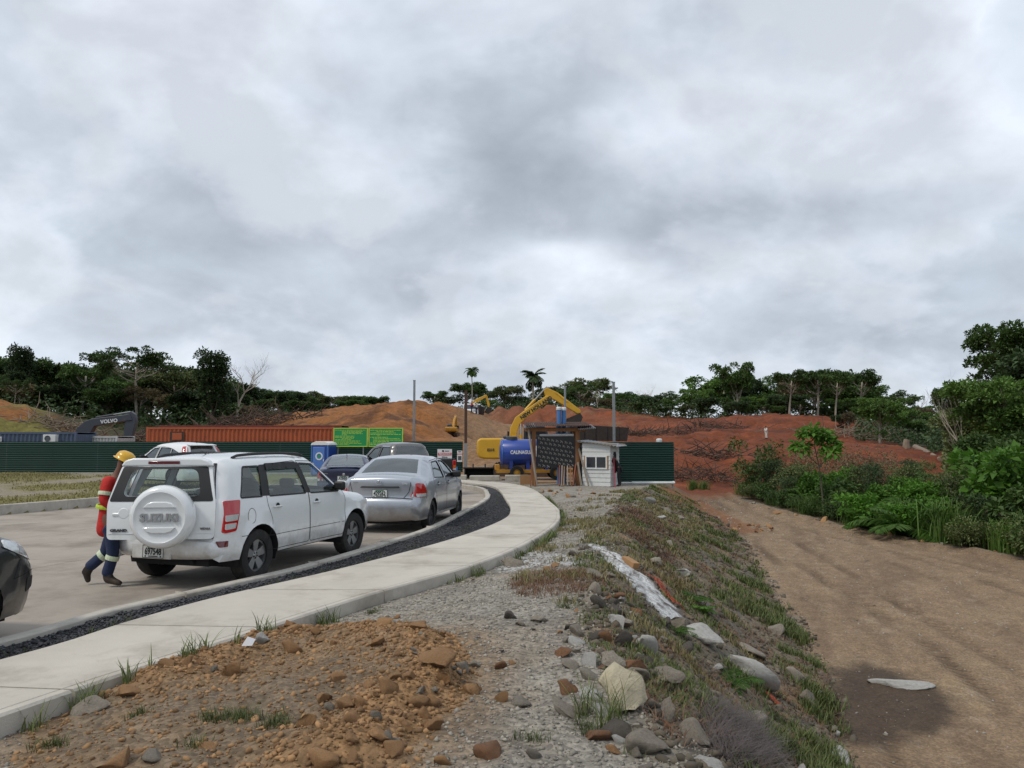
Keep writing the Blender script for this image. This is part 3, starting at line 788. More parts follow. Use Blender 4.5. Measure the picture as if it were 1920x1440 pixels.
# ================================================================== VEHICLES
M_WHITE = mat('white_paint', (.72, .745, .755), .26, var=.04, vscale=2, coat=1.0, dirt=(lin('a9a59a'), 1.3, .60, 1.0), mud=(lin('8a7d6c'), .28, .66, .6))
M_SILVER = mat('silver_paint', lin('aab0b8'), .34, metal=.6, var=.04, coat=1.0, dirt=(lin('8d8a84'), 1.5, .6, 1.0), mud=(lin('7d7265'), .25, .6, .7))
M_NAVY = mat('navy_paint', lin('222a48'), .3, metal=.3, var=.06, coat=.7, dirt=(lin('4b5060'), 1.4, .6, 1.0))
M_PEWTER = mat('grey_paint', lin('6c6b6b'), .34, metal=.5, var=.05, coat=.6, dirt=(lin('7a7266'), 1.4, .58, 1.0))
M_BLACKP = mat('black_paint', lin('16191d'), .3, var=.06, coat=.7, dirt=(lin('45433f'), 1.2, .55, 1.0), mud=(lin('6b6053'), .22, .6, .6))
M_PEARL = mat('pearl_paint', (.74, .76, .77), .32, var=.04, coat=.6)
M_TRIM = mat('black_trim', lin('17181a'), .55, var=.15)
M_SEAM = mat('panel_gap', lin('1c1d1f'), .9, var=.1)
M_RUBBER = mat('tyre_rubber', lin('262524'), .88, var=.3, vscale=9, bump=.4, bscale=60, dirt=(lin('55504a'), 3, .5, .85))
M_RIM = mat('alloy', lin('9c9ea1'), .35, metal=.8, var=.1)
M_STEELRIM = mat('dark_alloy', lin('5f6064'), .4, metal=.8, var=.15)
M_RED = mat('red_lens', lin('b3161c'), .12, var=.1, coat=1)
M_DRED = mat('dark_red_lens', lin('5e1216'), .15, var=.1, coat=1)
M_CLEAR = mat('clear_lens', lin('d5d8d8'), .12, metal=.3, var=.15, vscale=30, coat=1)
M_AMBER = mat('amber_lens', lin('c76a1c'), .15, var=.1, coat=1)
M_BADGE = mat('grey_badge', lin('8f9192'), .5, var=.08)
M_CHROME = mat('chrome', lin('c4c6c8'), .15, metal=1.0, var=.05)
M_PLATE = mat('plate_white', lin('cfd3cf'), .5, var=.08)
M_INK = mat('plate_ink', lin('1d2426'), .6, var=.1)
M_PGREEN = mat('plate_green', lin('2c6b4b'), .5, var=.1)
M_SEAT = mat('seat_cloth', lin('5d5f61'), .9, var=.15)
M_LINER = mat('cabin_liner', lin('6a6b69'), .9, var=.1)
M_SEEGLASS = glass_mat('window_glass', (.78, .86, .84), .04)
M_TINT = glass_mat('tinted_glass', (.16, .19, .20), .12)
M_GREENGLASS = glass_mat('rear_glass', (.45, .55, .52), .22)

def cdt_tri(loops, pts):
    vs = []; es = []
    for lp in loops:
        o = len(vs); vs += [Vector(p) for p in lp]; n = len(lp)
        es += [(o + i, o + (i + 1) % n) for i in range(n)]
    vs += [Vector(p) for p in pts]
    V, E, F = delaunay_2d_cdt(vs, es, [], 0, 1e-5)[:3]
    return np.array([tuple(v) for v in V]), [tuple(f) for f in F]
def dense(poly, step=.07, closed=True):
    out = []; n = len(poly)
    for i in range(n if closed else n - 1):
        a = np.array(poly[i], float); b = np.array(poly[(i + 1) % n], float); k = max(1, int(np.linalg.norm(b - a) / step))
        for j in range(k): out.append(tuple(a + (b - a) * j / k))
    if not closed: out.append(tuple(poly[-1]))
    return out
def rounded(poly, r, n=4):
    out = []; m = len(poly)
    for i in range(m):
        p = np.array(poly[i], float); a = np.array(poly[i - 1], float) - p; b = np.array(poly[(i + 1) % m], float) - p
        la, lb = np.linalg.norm(a), np.linalg.norm(b); q = min(r, .45 * la, .45 * lb)
        A, B = p + a / la * q, p + b / lb * q
        for k in range(n + 1):
            t = k / n; out.append(tuple((1 - t) ** 2 * A + 2 * t * (1 - t) * p + t * t * B))
    return out

class CarBody:
    """A car body: side skins pulled over a half-width map, and a top skin following the side profile."""
    def __init__(s, prof, half, sill, wheels, Rw, arch, round_=.09, rear_taper=(.6, .10), front_taper=(.9, .16), crown=None, flare=.02):
        s.prof = np.array(catmull(prof, 4)); s.prof = s.prof[np.concatenate([[True], np.linalg.norm(np.diff(s.prof, axis=0), axis=1) > .004])]
        s.half = half; s.sill = sill; s.wheels = wheels; s.Rw = Rw; s.arch = arch; s.rd = round_; s.rt = rear_taper; s.ft = front_taper; s.flare = flare
        s.L = s.prof[:, 0].max(); s.crown = crown or (lambda x, z: .05)
        n = np.gradient(s.prof, axis=0); n /= np.linalg.norm(n, axis=1)[:, None]; s.nor = np.stack([-n[:, 1], n[:, 0]], 1)
    def W(s, x, z, edge=False):
        x = np.asarray(x, float); z = np.asarray(z, float)
        w = np.interp(z, [h[0] for h in s.half], [h[1] for h in s.half])
        tr = np.clip((s.rt[0] - x) / s.rt[0], 0, 1); tf = np.clip((x - (s.L - s.ft[0])) / s.ft[0], 0, 1)
        w = w - s.rt[1] * tr ** 2.2 - s.ft[1] * tf ** 2.2
        for cx in s.wheels:
            d = np.hypot(x - cx, z - s.Rw); w = w + s.flare * np.exp(-((d - s.arch) / .07) ** 2)
        if edge: return w - s.rd
        d = poly_dist(x, z, s.prof); k = np.clip(1 - d / s.rd, 0, 1)
        return w - s.rd * (1 - np.sqrt(np.maximum(0, 1 - k * k)))
    def outline(s):
        lo = []
        x0, x1 = s.prof[0][0], s.prof[-1][0]
        lo.append((x1 - .02, s.sill))
        for cx in sorted(s.wheels, reverse=True):
            a0 = math.asin(max(-1, min(1, (s.sill - s.Rw) / s.arch)))
            for k in range(15):
                a = a0 + (math.pi - 2 * a0) * k / 14
                lo.append((cx + s.arch * math.cos(a), s.Rw + s.arch * math.sin(a)))
        lo.append((x0 + .02, s.sill))
        return [tuple(p) for p in s.prof] + lo
    def sides(s, parent, paint, doors, windows, glass, seams=(), body='body_side', dname='door'):
        out = dense(s.outline(), .08); wins = [dense(rounded(w, .035), .09) for w in windows]; drs = [dense(rounded(d, .05), .09) for d in doors]
        gx, gz_ = np.meshgrid(np.arange(.04, s.L, .085), np.arange(.2, 1.9, .085)); q = np.stack([gx.ravel(), gz_.ravel()], 1)
        q = q[in_poly(q[:, 0], q[:, 1], out)]
        for lp in [out] + wins + drs: q = q[poly_dist(q[:, 0], q[:, 1], lp + [lp[0]]) > .025]
        V, F = cdt_tri([out] + wins + drs, q.tolist())
        c = np.array([V[list(f)].mean(0) for f in F])
        ok = in_poly(c[:, 0], c[:, 1], out)
        cls = np.where(ok, 0, -1)
        for i, d in enumerate(drs): cls[ok & in_poly(c[:, 0], c[:, 1], d)] = 10 + i
        for i, w in enumerate(wins): cls[ok & in_poly(c[:, 0], c[:, 1], w)] = 100 + i
        Wv = s.W(V[:, 0], V[:, 1]); res = {}
        for sg in (-1, 1):
            for k in sorted(set(cls)):
                if k < 0: continue
                ids = [i for i in range(len(F)) if cls[i] == k]; used = sorted({v for i in ids for v in F[i]}); mp = {v: j for j, v in enumerate(used)}
                inset = .014 if k >= 100 else 0
                vs = [(V[v][0], sg * (Wv[v] - inset), V[v][1]) for v in used]; fs = [tuple(mp[v] for v in F[i]) if sg < 0 else tuple(mp[v] for v in F[i])[::-1] for i in ids]
                nm, mt = (body, paint) if k == 0 else ((dname, paint) if k < 100 else ('side_window', glass))
                res[(sg, k)] = MB().add(vs, fs).build(nm, mt, parent, smooth=True, angle=50)
            for lp, wd, mt, off, nm in [(d, .009, M_SEAM, .0015, 'door_gap') for d in drs] + [(w, .022, M_TRIM, .003, 'window_trim') for w in wins]:
                s.strip(lp, wd, mt, off, sg, parent, nm)
            for sm in seams: s.strip(dense(sm, .08, False), .008, M_SEAM, .0015, sg, parent, 'panel_gap', closed=False)
            for cx in s.wheels:          # wheel well
                mb = MB(); pr = []
                for k in range(17):
                    a = math.pi * (-.08 + 1.16 * k / 16); pr.append((cx + (s.arch - .004) * math.cos(a), s.Rw + (s.arch - .004) * math.sin(a)))
                wo = [float(q) - .012 for q in s.W([p[0] for p in pr], [p[1] for p in pr])]
                vs = [(p[0], sg * w, p[1]) for p, w in zip(pr, wo)] + [(p[0], sg * .42, p[1]) for p in pr]; n = len(pr)
                mb.add(vs, [(i, i + 1, n + i + 1, n + i) for i in range(n - 1)]); mb.add(vs[n:], [tuple(range(n))])
                mb.build('wheel_arch', M_SEAM, parent)
        return res
    def strip(s, loop, wd, m, off, sg, parent, name, closed=True):
        P_ = np.array(loop); t = (np.roll(P_, -1, 0) - np.roll(P_, 1, 0)) if closed else np.gradient(P_, axis=0)
        t /= (np.linalg.norm(t, axis=1)[:, None] + 1e-9); nn = np.stack([-t[:, 1], t[:, 0]], 1)
        a, b = P_ + nn * wd / 2, P_ - nn * wd / 2; n = len(P_)
        wa, wb = s.W(a[:, 0], a[:, 1]) + off, s.W(b[:, 0], b[:, 1]) + off
        va = [(p[0], sg * w, p[1]) for p, w in zip(a, wa)]; vb = [(p[0], sg * w, p[1]) for p, w in zip(b, wb)]
        return MB().add(va + vb, [(i, (i + 1) % n, n + (i + 1) % n, n + i) for i in range(n if closed else n - 1)]).build(name, m, parent)
    def side_patch(s, poly, m, sg, parent, name, off=.006, r=.02, thick=.02):
        lp = dense(rounded(poly, r), .03); ax = np.array(lp)
        gx, gy = np.meshgrid(np.arange(ax[:, 0].min(), ax[:, 0].max(), .028), np.arange(ax[:, 1].min(), ax[:, 1].max(), .045)); q = np.stack([gx.ravel(), gy.ravel()], 1)
        q = q[in_poly(q[:, 0], q[:, 1], lp)]; q = q[poly_dist(q[:, 0], q[:, 1], lp + lp[:1]) > .012] if len(q) else q
        V, F = cdt_tri([lp], q.tolist()); c = np.array([V[list(f)].mean(0) for f in F]); ok = in_poly(c[:, 0], c[:, 1], lp)
        w = s.W(V[:, 0], V[:, 1]); n = len(V)
        mb = MB().add([(v[0], sg * (w[i] + off), v[1]) for i, v in enumerate(V)], [f for f, o in zip(F, ok) if o])
        k = len(lp); wl = s.W([p[0] for p in lp], [p[1] for p in lp])
        mb.add([(p[0], sg * (wl[i] + off), p[1]) for i, p in enumerate(lp)] + [(p[0], sg * (wl[i] - thick), p[1]) for i, p in enumerate(lp)], [(i, (i + 1) % k, k + (i + 1) % k, k + i) for i in range(k)])
        return mb.build(name, m, parent, smooth=True)
    # top skin -------------------------------------------------
    TT = np.array([-1, -.985, -.95, -.89, -.8, -.66, -.5, -.33, -.16, 0, .16, .33, .5, .66, .8, .89, .95, .985, 1])
    def sk(s, i, t, off=0.0):
        """point of the top skin at profile station i (float) and crosswise t in -1..1"""
        k = min(int(i), len(s.prof) - 2); f = i - k
        p = s.prof[k] * (1 - f) + s.prof[k + 1] * f; n = s.nor[k] * (1 - f) + s.nor[k + 1] * f
        w = float(s.W(p[0], p[1], True)); h = s.crown(p[0], p[1]) * (1 - t * t) + off
        q = p + n * h
        return (q[0], t * w, q[1])
    def station(s, x=None, z=None, rear=True):
        """station index: on the rear face by height, elsewhere by x"""
        if z is not None:
            n = int(np.argmax(s.prof[:, 1] > s.prof[:, 1].max() - .03)); zz = np.maximum.accumulate(s.prof[:n + 1, 1])
            return float(np.interp(z, zz + np.arange(n + 1) * 1e-6, np.arange(n + 1)))
        n = int(np.argmax(s.prof[:, 1])); xx = np.maximum.accumulate(s.prof[n:, 0])
        return float(n + np.interp(x, xx + np.arange(len(xx)) * 1e-6, np.arange(len(xx))))
    def skin(s, parent, paint, zones=(), holes=(), name='body_shell'):
        """zones: (station0, station1, tmax, name, material, inset)"""
        st = list(range(len(s.prof)))
        for z in list(zones) + list(holes): st += [z[0], z[1]]
        st = sorted(set(round(v, 4) for v in st)); st = [v for i, v in enumerate(st) if i == 0 or v - st[i - 1] > .03 or v in [round(q, 4) for z in list(zones) + list(holes) for q in z[:2]]]
        tt = s.TT; G = {}
        def pid(mbv, i, j, off):
            return s.sk(st[i], tt[j], off)
        buckets = {}
        for i in range(len(st) - 1):
            for j in range(len(tt) - 1):
                mi = (st[i] + st[i + 1]) / 2; mt = (tt[j] + tt[j + 1]) / 2; key = None; off = 0
                for z in holes:
                    if z[0] < mi < z[1] and abs(mt) < z[2]: key = 'hole'
                if key == 'hole': continue
                for zi, z in enumerate(zones):
                    if z[0] < mi < z[1] and abs(mt) < z[2]: key = zi
                buckets.setdefault(key, []).append((i, j))
        for key, cells in buckets.items():
            off = 0 if key is None else -zones[key][5]
            used = {}; vs = []; fs = []
            for i, j in cells:
                f = []
                for a, b in ((i, j), (i + 1, j), (i + 1, j + 1), (i, j + 1)):
                    if (a, b) not in used: used[(a, b)] = len(vs); vs.append(pid(None, a, b, off))
                    f.append(used[(a, b)])
                fs.append(tuple(f))
            nm, mt = (name, paint) if key is None else zones[key][3:5]
            MB().add(vs, fs).build(nm, mt, parent, smooth=True, angle=50)
    def rear_pt(s, y, z, off=0.0):
        i = s.station(z=z); p = s.sk(i, 0, 0); w = float(s.W(*[np.interp(i, range(len(s.prof)), s.prof[:, k]) for k in (0, 1)], True))
        return s.sk(i, max(-1, min(1, y / max(w, .05))), off)
    def rear_patch(s, poly, m, parent, name, off=.006, r=.02, step=.05, hole=None):
        """polygon in (y, z) laid on the rear face"""
        lp = dense(rounded(poly, r) if r else poly, step); loops = [lp]
        ys = [p[0] for p in lp]; zs = [p[1] for p in lp]
        gy, gz_ = np.meshgrid(np.arange(min(ys), max(ys), .09), np.arange(min(zs), max(zs), .07)); q = np.stack([gy.ravel(), gz_.ravel()], 1); q = q[in_poly(q[:, 0], q[:, 1], lp)]
        if len(q): q = q[poly_dist(q[:, 0], q[:, 1], lp + [lp[0]]) > .02]
        V, F = cdt_tri(loops, q.tolist()); c = np.array([V[list(f)].mean(0) for f in F]); ok = in_poly(c[:, 0], c[:, 1], lp)
        mb = MB().add([s.rear_pt(v[0], v[1], off) for v in V], [f for f, o in zip(F, ok) if o])
        k = len(lp); mb.add([s.rear_pt(p[0], p[1], off) for p in lp] + [s.rear_pt(p[0], p[1], -.015) for p in lp], [(i, (i + 1) % k, k + (i + 1) % k, k + i) for i in range(k)])
        return mb.build(name, m, parent, smooth=True)
    def under(s, parent):
        x0, x1 = s.prof[0][0] + .1, s.prof[-1][0] - .12
        MB().box(((x0 + x1) / 2, 0, s.sill - .02), (x1 - x0, 1.15, .12)).build('underbody', M_SEAM, parent)

def wheel(parent, x, y, Rw, wd, rim_r, rimmat, sg, spokes=5, style='star'):
    mb = MB(); h = wd / 2
    mb.lathe([(rim_r, -h * .85), (Rw * .86, -h), (Rw * .965, -h * .88), (Rw, -h * .6), (Rw, h * .6), (Rw * .965, h * .88), (Rw * .86, h), (rim_r, h * .85)], (x, y, Rw), 'y', 36, close=True)
    t = mb.build('wheel', M_RUBBER, parent, smooth=True, angle=40)
    fo = sg * h * .80
    r = MB()
    r.lathe([(rim_r * 1.02, fo), (rim_r * 1.02, fo - sg * .02), (rim_r * .9, fo - sg * .02), (rim_r * .88, fo - sg * .13), (rim_r * 1.0, fo - sg * .14)], (x, y, Rw), 'y', 32, cap=False)
    hub = fo - sg * .035
    r.lathe([(rim_r * .24, hub - sg * .04), (rim_r * .24, hub), (rim_r * .15, hub + sg * .008), (.001, hub + sg * .008)], (x, y, Rw), 'y', 16)
    for k in range(spokes):
        a = 2 * math.pi * k / spokes + .3; ca, sa = math.cos(a), math.sin(a)
        for half in ((0,) if style == 'star' else (-1, 1)):
            wa, wb = (rim_r * .17, rim_r * .30) if style == 'star' else (rim_r * .09, rim_r * .09)
            oa, ob = half * rim_r * .06, half * rim_r * .17
            P_ = [(rim_r * .18, oa - wa), (rim_r * .94, ob - wb), (rim_r * .94, ob + wb), (rim_r * .18, oa + wa)]
            f0 = lambda p: (x + p[0] * ca - p[1] * sa, y + hub + sg * .0 + (sg * .012 if p[0] > rim_r * .5 else 0), Rw + p[0] * sa + p[1] * ca)
            f1 = lambda p: (x + p[0] * ca - p[1] * sa, y + hub - sg * .04, Rw + p[0] * sa + p[1] * ca)
            r.prism(P_, f0, f1)
    r.build('rim', rimmat, t, smooth=True)
    b = MB().lathe([(rim_r * .86, fo - sg * .10), (.001, fo - sg * .10)], (x, y, Rw), 'y', 24).build('brake_disc', M_SEAM, t)
    n = MB()
    for k in range(5):
        a = 2 * math.pi * (k + .5) / 5 + .3; n.lathe([(.011, hub - sg * .01), (.011, hub + sg * .012), (.001, hub + sg * .014)], (x + rim_r * .17 * math.cos(a), y, Rw + rim_r * .17 * math.sin(a)), 'y', 6)
    n.build('wheel_nuts', M_SEAM, t)['kind'] = 'stuff'
    return t
def mirror(parent, x, y, z, sg, paint):
    a = MB().box((x, y + sg * .10, z), (.10, .19, .14)).build('wing_mirror', M_TRIM, parent, bevel=.035, seg=3)
    MB().box((x + .035, y + sg * .105, z + .005), (.075, .185, .145)).build('mirror_shell', paint, a, bevel=.034, seg=3)
    MB().bar((x + .02, y - sg * .03, z - .04), (x + .01, y + sg * .06, z - .02), .05, .04).build('mirror_arm', M_TRIM, a)
def handle(parent, x, y, z, paint, sg):
    h = MB().box((x, y + sg * .022, z), (.20, .02, .028)).build('door_handle', paint, parent, bevel=.009)
    MB().lathe([(.052, sg * .0005), (.045, sg * .002), (.001, sg * .002)], (x + .02, y, z), 'y', 16).build('handle_recess', M_TRIM if paint is not M_TRIM else M_SEAM, h)
    return h
def plate(parent, origin, xdir, zdir, txt, w=.335, h=.17, top='PANAMA'):
    x, z = Vector(xdir).normalized(), Vector(zdir).normalized(); n = x.cross(z); o = Vector(origin)
    def bx(mb, cx, cz, sx, sz, d0, d1): mb.prism([(-sx / 2, -sz / 2), (sx / 2, -sz / 2), (sx / 2, sz / 2), (-sx / 2, sz / 2)], lambda p: o + x * (cx + p[0]) + z * (cz + p[1]) + n * d0, lambda p: o + x * (cx + p[0]) + z * (cz + p[1]) + n * d1); return mb
    p = bx(MB(), 0, 0, w, h, -.004, .004).build('number_plate', M_PLATE, parent)
    f = MB()
    for cx, cz, sx, sz in ((0, h / 2 - .006, w, .008), (0, -h / 2 + .006, w, .008), (-w / 2 + .005, 0, .007, h - .018), (w / 2 - .005, 0, .007, h - .018)): bx(f, cx, cz, sx, sz, .0042, .007)
    f.build('plate_frame', M_INK, p)
    text(txt, h * .72, M_INK, p, o + n * .006 - z * .002, x, z, .0015, .0035, .72 * 6 / max(6, len(txt)), 'plate_number')
    g = MB(); bx(g, 0, h / 2 - .026, w * .55, .018, .0045, .006); g.build('plate_band', M_PGREEN, p)
    g = MB(); bx(g, 0, -h / 2 + .024, w * .45, .012, .0045, .006); bx(g, -w * .36, -h / 2 + .024, .022, .018, .0045, .006); bx(g, w * .36, -h / 2 + .024, .022, .018, .0045, .006); g.build('plate_band', M_INK, p)
def seats(parent, rows, w=.5):
    for x, ys in rows:
        for y in ys:
            mb = MB().box((x + .1, y, .62), (.5, w, .16)); sb = mb.build('seat', M_SEAT, parent, bevel=.05)
            MB().box((x - .16, y, .94), (.15, w, .52), Matrix.Rotation(-.2, 3, 'Y')).build('seat_back', M_SEAT, sb, bevel=.05)
            MB().box((x - .24, y, 1.26), (.1, .24, .14), Matrix.Rotation(-.2, 3, 'Y')).build('headrest', M_SEAT, sb, bevel=.04)
def place(root, wx, wy, hx, hy, wheel_x, wheel_y):
    """put the car so that its wheel (wheel_x, wheel_y in the car's frame) stands at (wx, wy), nose along (hx, hy)"""
    a = math.atan2(hy, hx); c, s = math.cos(a), math.sin(a)
    root.rotation_euler = (0, 0, a)
    root.location = (wx - (wheel_x * c - wheel_y * s), wy - (wheel_x * s + wheel_y * c), 0)

# ------------------------------------------------------------------ white off-road car with its rear door open
suv = thing('parked_car', 'white off-road car with its rear door ajar and a covered spare wheel on it', 'car', group='cars parked in the turning bay')
B = CarBody([(.07, .40), (.0, .47), (.0, .60), (.06, .645), (.075, .90), (.10, 1.16), (.20, 1.50), (.26, 1.62), (.38, 1.66), (.8, 1.69), (1.5, 1.70), (2.1, 1.675), (2.38, 1.62), (2.75, 1.36), (3.08, 1.13), (3.22, 1.085), (3.7, 1.02), (4.0, .95), (4.14, .86), (4.21, .70), (4.24, .50), (4.19, .34)],
            [(.3, .86), (.45, .89), (.65, .90), (.95, .895), (1.12, .865), (1.35, .80), (1.6, .715), (1.72, .67)], .36, (.80, 3.44), .355, .425, .10, (.45, .09), (.8, .17),
            lambda x, z: .035 if z < 1.5 else .045, .024)
z_lo, z_hi = B.station(z=.655), B.station(z=1.615)
B.skin(suv, M_WHITE, [(B.station(x=2.40), B.station(x=3.06), .93, 'windscreen', M_SEEGLASS, .004), (0, B.station(z=.64), .999, 'rear_bumper', M_WHITE, 0.0)], [(z_lo, z_hi, .85)])
dr = [[(.98, .40), (1.02, .62), (1.10, .80), (1.0, 1.0), (.985, 1.13), (1.06, 1.58), (1.86, 1.615), (2.03, 1.14), (2.05, .40)], [(2.065, .40), (2.045, 1.14), (1.88, 1.615), (2.30, 1.60), (3.04, 1.12), (3.10, 1.0), (3.08, .62), (3.02, .40)]]
wi = [[(.42, 1.155), (.90, 1.145), (.965, 1.56), (.60, 1.56)], [(1.05, 1.14), (1.98, 1.125), (1.84, 1.575), (1.11, 1.57)], [(2.09, 1.12), (2.93, 1.10), (2.30, 1.555), (1.95, 1.575)]]
res = B.sides(suv, M_WHITE, dr, wi, M_SEEGLASS, seams=[[(.40, .655), (.60, .655), (.50, .52)], [(.98, .60), (3.05, .60)]])
for sg in (-1, 1):
    hy = lambda x, z: sg * float(B.W(x, z))
    handle(res[(sg, 10)], 1.20, hy(1.2, .985), .985, M_WHITE, sg); handle(res[(sg, 11)], 2.22, hy(2.22, .975), .975, M_WHITE, sg)
    mirror(suv, 2.86, sg * (abs(hy(2.86, 1.17)) - .02), 1.19, sg, M_WHITE)
    # B and C pillars blacked out, rain guards, roof rails, fuel flap
    B.side_patch([(.90, 1.15), (1.06, 1.145), (1.12, 1.58), (.97, 1.575)], M_TRIM, sg, suv, 'door_pillar', .002, .01)
    B.side_patch([(1.985, 1.13), (2.085, 1.125), (1.945, 1.59), (1.845, 1.585)], M_TRIM, sg, suv, 'door_pillar', .002, .01)
    B.side_patch([(1.10, 1.50), (1.88, 1.505), (1.85, 1.60), (1.11, 1.595)], M_TRIM, sg, suv, 'rain_guard', .016, .015)
    rail = MB(); pts = [(x, sg * .60, 1.685 + .045 * math.sin(math.pi * (x - .55) / 1.7) ** .4 if .55 < x < 2.25 else 1.68) for x in np.linspace(.55, 2.25, 18)]
    rail.tube(pts, .02, 8).build('roof_rail', M_TRIM, suv, smooth=True)
    w = wheel(suv, .80, sg * .775, .355, .225, .215, M_RIM, sg); w = wheel(suv, 3.44, sg * .775, .355, .225, .215, M_RIM, sg)
    # tail lamp on the corner
    tl = B.side_patch([(.105, .72), (.30, .74), (.40, 1.135), (.135, 1.135)], M_RED, sg, suv, 'tail_lamp', .008, .03)
    B.side_patch([(.125, .765), (.275, .775), (.295, .845), (.128, .84)], M_CLEAR, sg, tl, 'reversing_lens', .013, .015)
    B.side_patch([(.128, .87), (.31, .875), (.335, .955), (.132, .95)], M_CLEAR, sg, tl, 'indicator_lens', .013, .015)
    B.rear_patch([(sg * .79, .74), (sg * .87, .74), (sg * .87, 1.13), (sg * .78, 1.13)], M_RED, tl, 'lamp_edge', .008, .015)
    B.side_patch([(.06, .55), (.17, .55), (.17, .625), (.06, .625)], M_DRED, sg, suv, 'reflector', .008, .01)
B.strip(rounded([(.62 + .085 * math.cos(a), .905 + .10 * math.sin(a)) for a in np.linspace(0, 6.0, 16)], .02), .007, M_SEAM, .002, -1, suv, 'fuel_flap')
B.under(suv)
seats(suv, [(1.55, (-.37, .37)), (2.45, (-.37, .37))])
MB().box((1.2, 0, .60), (1.9, 1.5, .04)).build('boot_floor', M_SEAT, suv)
MB().box((2.85, 0, 1.0), (.35, 1.45, .22)).build('dashboard', M_TRIM, suv, bevel=.06)
MB().box((.42, .62, .80), (.5, .16, .36)).build('boot_trim', M_SEAT, suv, bevel=.03); MB().box((.42, -.62, .80), (.5, .16, .36)).build('boot_trim', M_SEAT, suv, bevel=.03)
pf = [B.rear_pt(y, z, .002) for y, z in ((-.72, .67), (.72, .67), (.715, 1.1), (.60, 1.6), (-.60, 1.6), (-.715, 1.1))]
MB().tube(pf + pf[:1], .018, 6).build('door_seal', M_TRIM, suv)
MB().tube([(.7, -.1, 1.70), (.55, -.1, 1.775)], [.014, .004], 6).build('aerial', M_TRIM, suv)
MB().lathe([(.035, 0), (.02, .03), (.001, .035)], (.7, -.1, 1.70), 'z', 10).build('aerial_base', M_TRIM, suv)
MB().tube([(.12, -.35, .33), (.5, -.35, .33), (.9, -.4, .36)], .028, 8).build('exhaust', M_SEAM, suv)
pb = MB().box((-.012, .16, .475), (.04, .62, .19)).build('plate_holder', M_WHITE, suv, bevel=.012)
plate(suv, (-.038, .12, .475), (0, -1, 0), (0, 0, 1), '697548')
# the rear door, hinged on the right, swung out
hinge = Vector((.06, -.745, 0))
door = bpy.data.objects.new('rear_door', None)
def dpt(u, z, off=0.0):   # u from the hinge towards the left, in the door's own frame (x = out of the car = -x)
    t = B.rear_pt(max(-.80, min(.80, -.745 + u)) , z, 0)
    return (t[0] - hinge.x - off, u, z)
DO = rounded([(0.0, .66), (1.33, .66), (1.35, 1.10), (1.23, 1.60), (1.08, 1.665), (.25, 1.665), (.10, 1.60), (0, 1.10)], .06, 5)
DW = rounded([(.19, 1.20), (1.17, 1.20), (1.08, 1.545), (.27, 1.545)], .09, 5)
DB = rounded([(.03, 1.135), (1.325, 1.135), (1.21, 1.575), (.145, 1.575)], .03, 3)
def door_sheet(outer, inner, off, name, m, parent, thick=.0, z=None):
    lo = dense(outer, .07); li = dense(inner, .07) if inner else None
    ys = np.arange(.05, 1.48, .1); zs = np.arange(.72, 1.66, .09); q = np.array([(a, b) for a in ys for b in zs]); q = q[in_poly(q[:, 0], q[:, 1], lo)]; q = q[poly_dist(q[:, 0], q[:, 1], lo + lo[:1]) > .03]
    if li: q = q[~in_poly(q[:, 0], q[:, 1], li)]; q = q[poly_dist(q[:, 0], q[:, 1], li + li[:1]) > .03]
    V, F = cdt_tri([lo] + ([li] if li else []), q.tolist()); c = np.array([V[list(f)].mean(0) for f in F])
    ok = in_poly(c[:, 0], c[:, 1], lo) & (~in_poly(c[:, 0], c[:, 1], li) if li else True)
    mb = MB().add([dpt(v[0], v[1], off) for v in V], [f for f, o in zip(F, ok) if o])
    if thick:
        mb.add([dpt(v[0], v[1], off - thick) for v in V], [f[::-1] for f, o in zip(F, ok) if o])
        for lp in [lo] + ([li] if li else []):
            k = len(lp); mb.add([dpt(*p, off) for p in lp] + [dpt(*p, off - thick) for p in lp], [(i, (i + 1) % k, k + (i + 1) % k, k + i) for i in range(k)])
    return mb.build(name, m, parent, smooth=True)
door = door_sheet(DO, DW, .02, 'rear_door', M_WHITE, suv, .07)
door_sheet(DB, DW, .024, 'window_surround', M_TRIM, door)
door_sheet(DW, None, .010, 'rear_window', M_SEEGLASS, door)
sx_ = dpt(.74, 1.62, 0)[0]
sp = MB().slab_yz([(.08, 1.585), (.14, 1.655), (.24, 1.685), (1.10, 1.685), (1.20, 1.655), (1.25, 1.585), (1.21, 1.578), (.12, 1.578)], sx_ - .055, sx_ + .07).build('spoiler', M_WHITE, door, bevel=.025, seg=3)
MB().box((sx_ - .052, .70, 1.628), (.03, .40, .04)).build('brake_lamp', M_DRED, door, bevel=.008)
MB().box((-.015, 1.14, .975), (.035, .27, .042)).build('door_handle', M_WHITE, door, bevel=.012)
MB().lathe([(.07, -.0), (.06, -.006), (.001, -.006)], (dpt(1.13, .99, .022)[0], 1.13, .99), 'x', 18).build('handle_recess', M_PEARL, door)
scx = dpt(.60, .95, 0)[0] - .02
cov = MB().lathe([(.36, -.01), (.395, -.045), (.40, -.10), (.39, -.165), (.365, -.205), (.335, -.222), (.315, -.226), (.30, -.215), (.15, -.220), (.001, -.222)], (scx, .60, .955), 'x', 48).build('spare_wheel_cover', M_WHITE, door, smooth=True, angle=45)
xx = scx - .226
for zc_, sg in ((1.075, 1), (.835, -1)):     # the two raised ledges
    P_ = [(-.20, 0), (.20, 0), (.15, sg * .055), (.08, sg * .075), (-.08, sg * .075), (-.15, sg * .055)]
    MB().prism(P_, lambda p: (xx - .012, .60 + p[0], zc_ + p[1]), lambda p: (xx + .02, .60 + p[0], zc_ + p[1])).build('cover_ledge', M_WHITE, cov, bevel=.01)
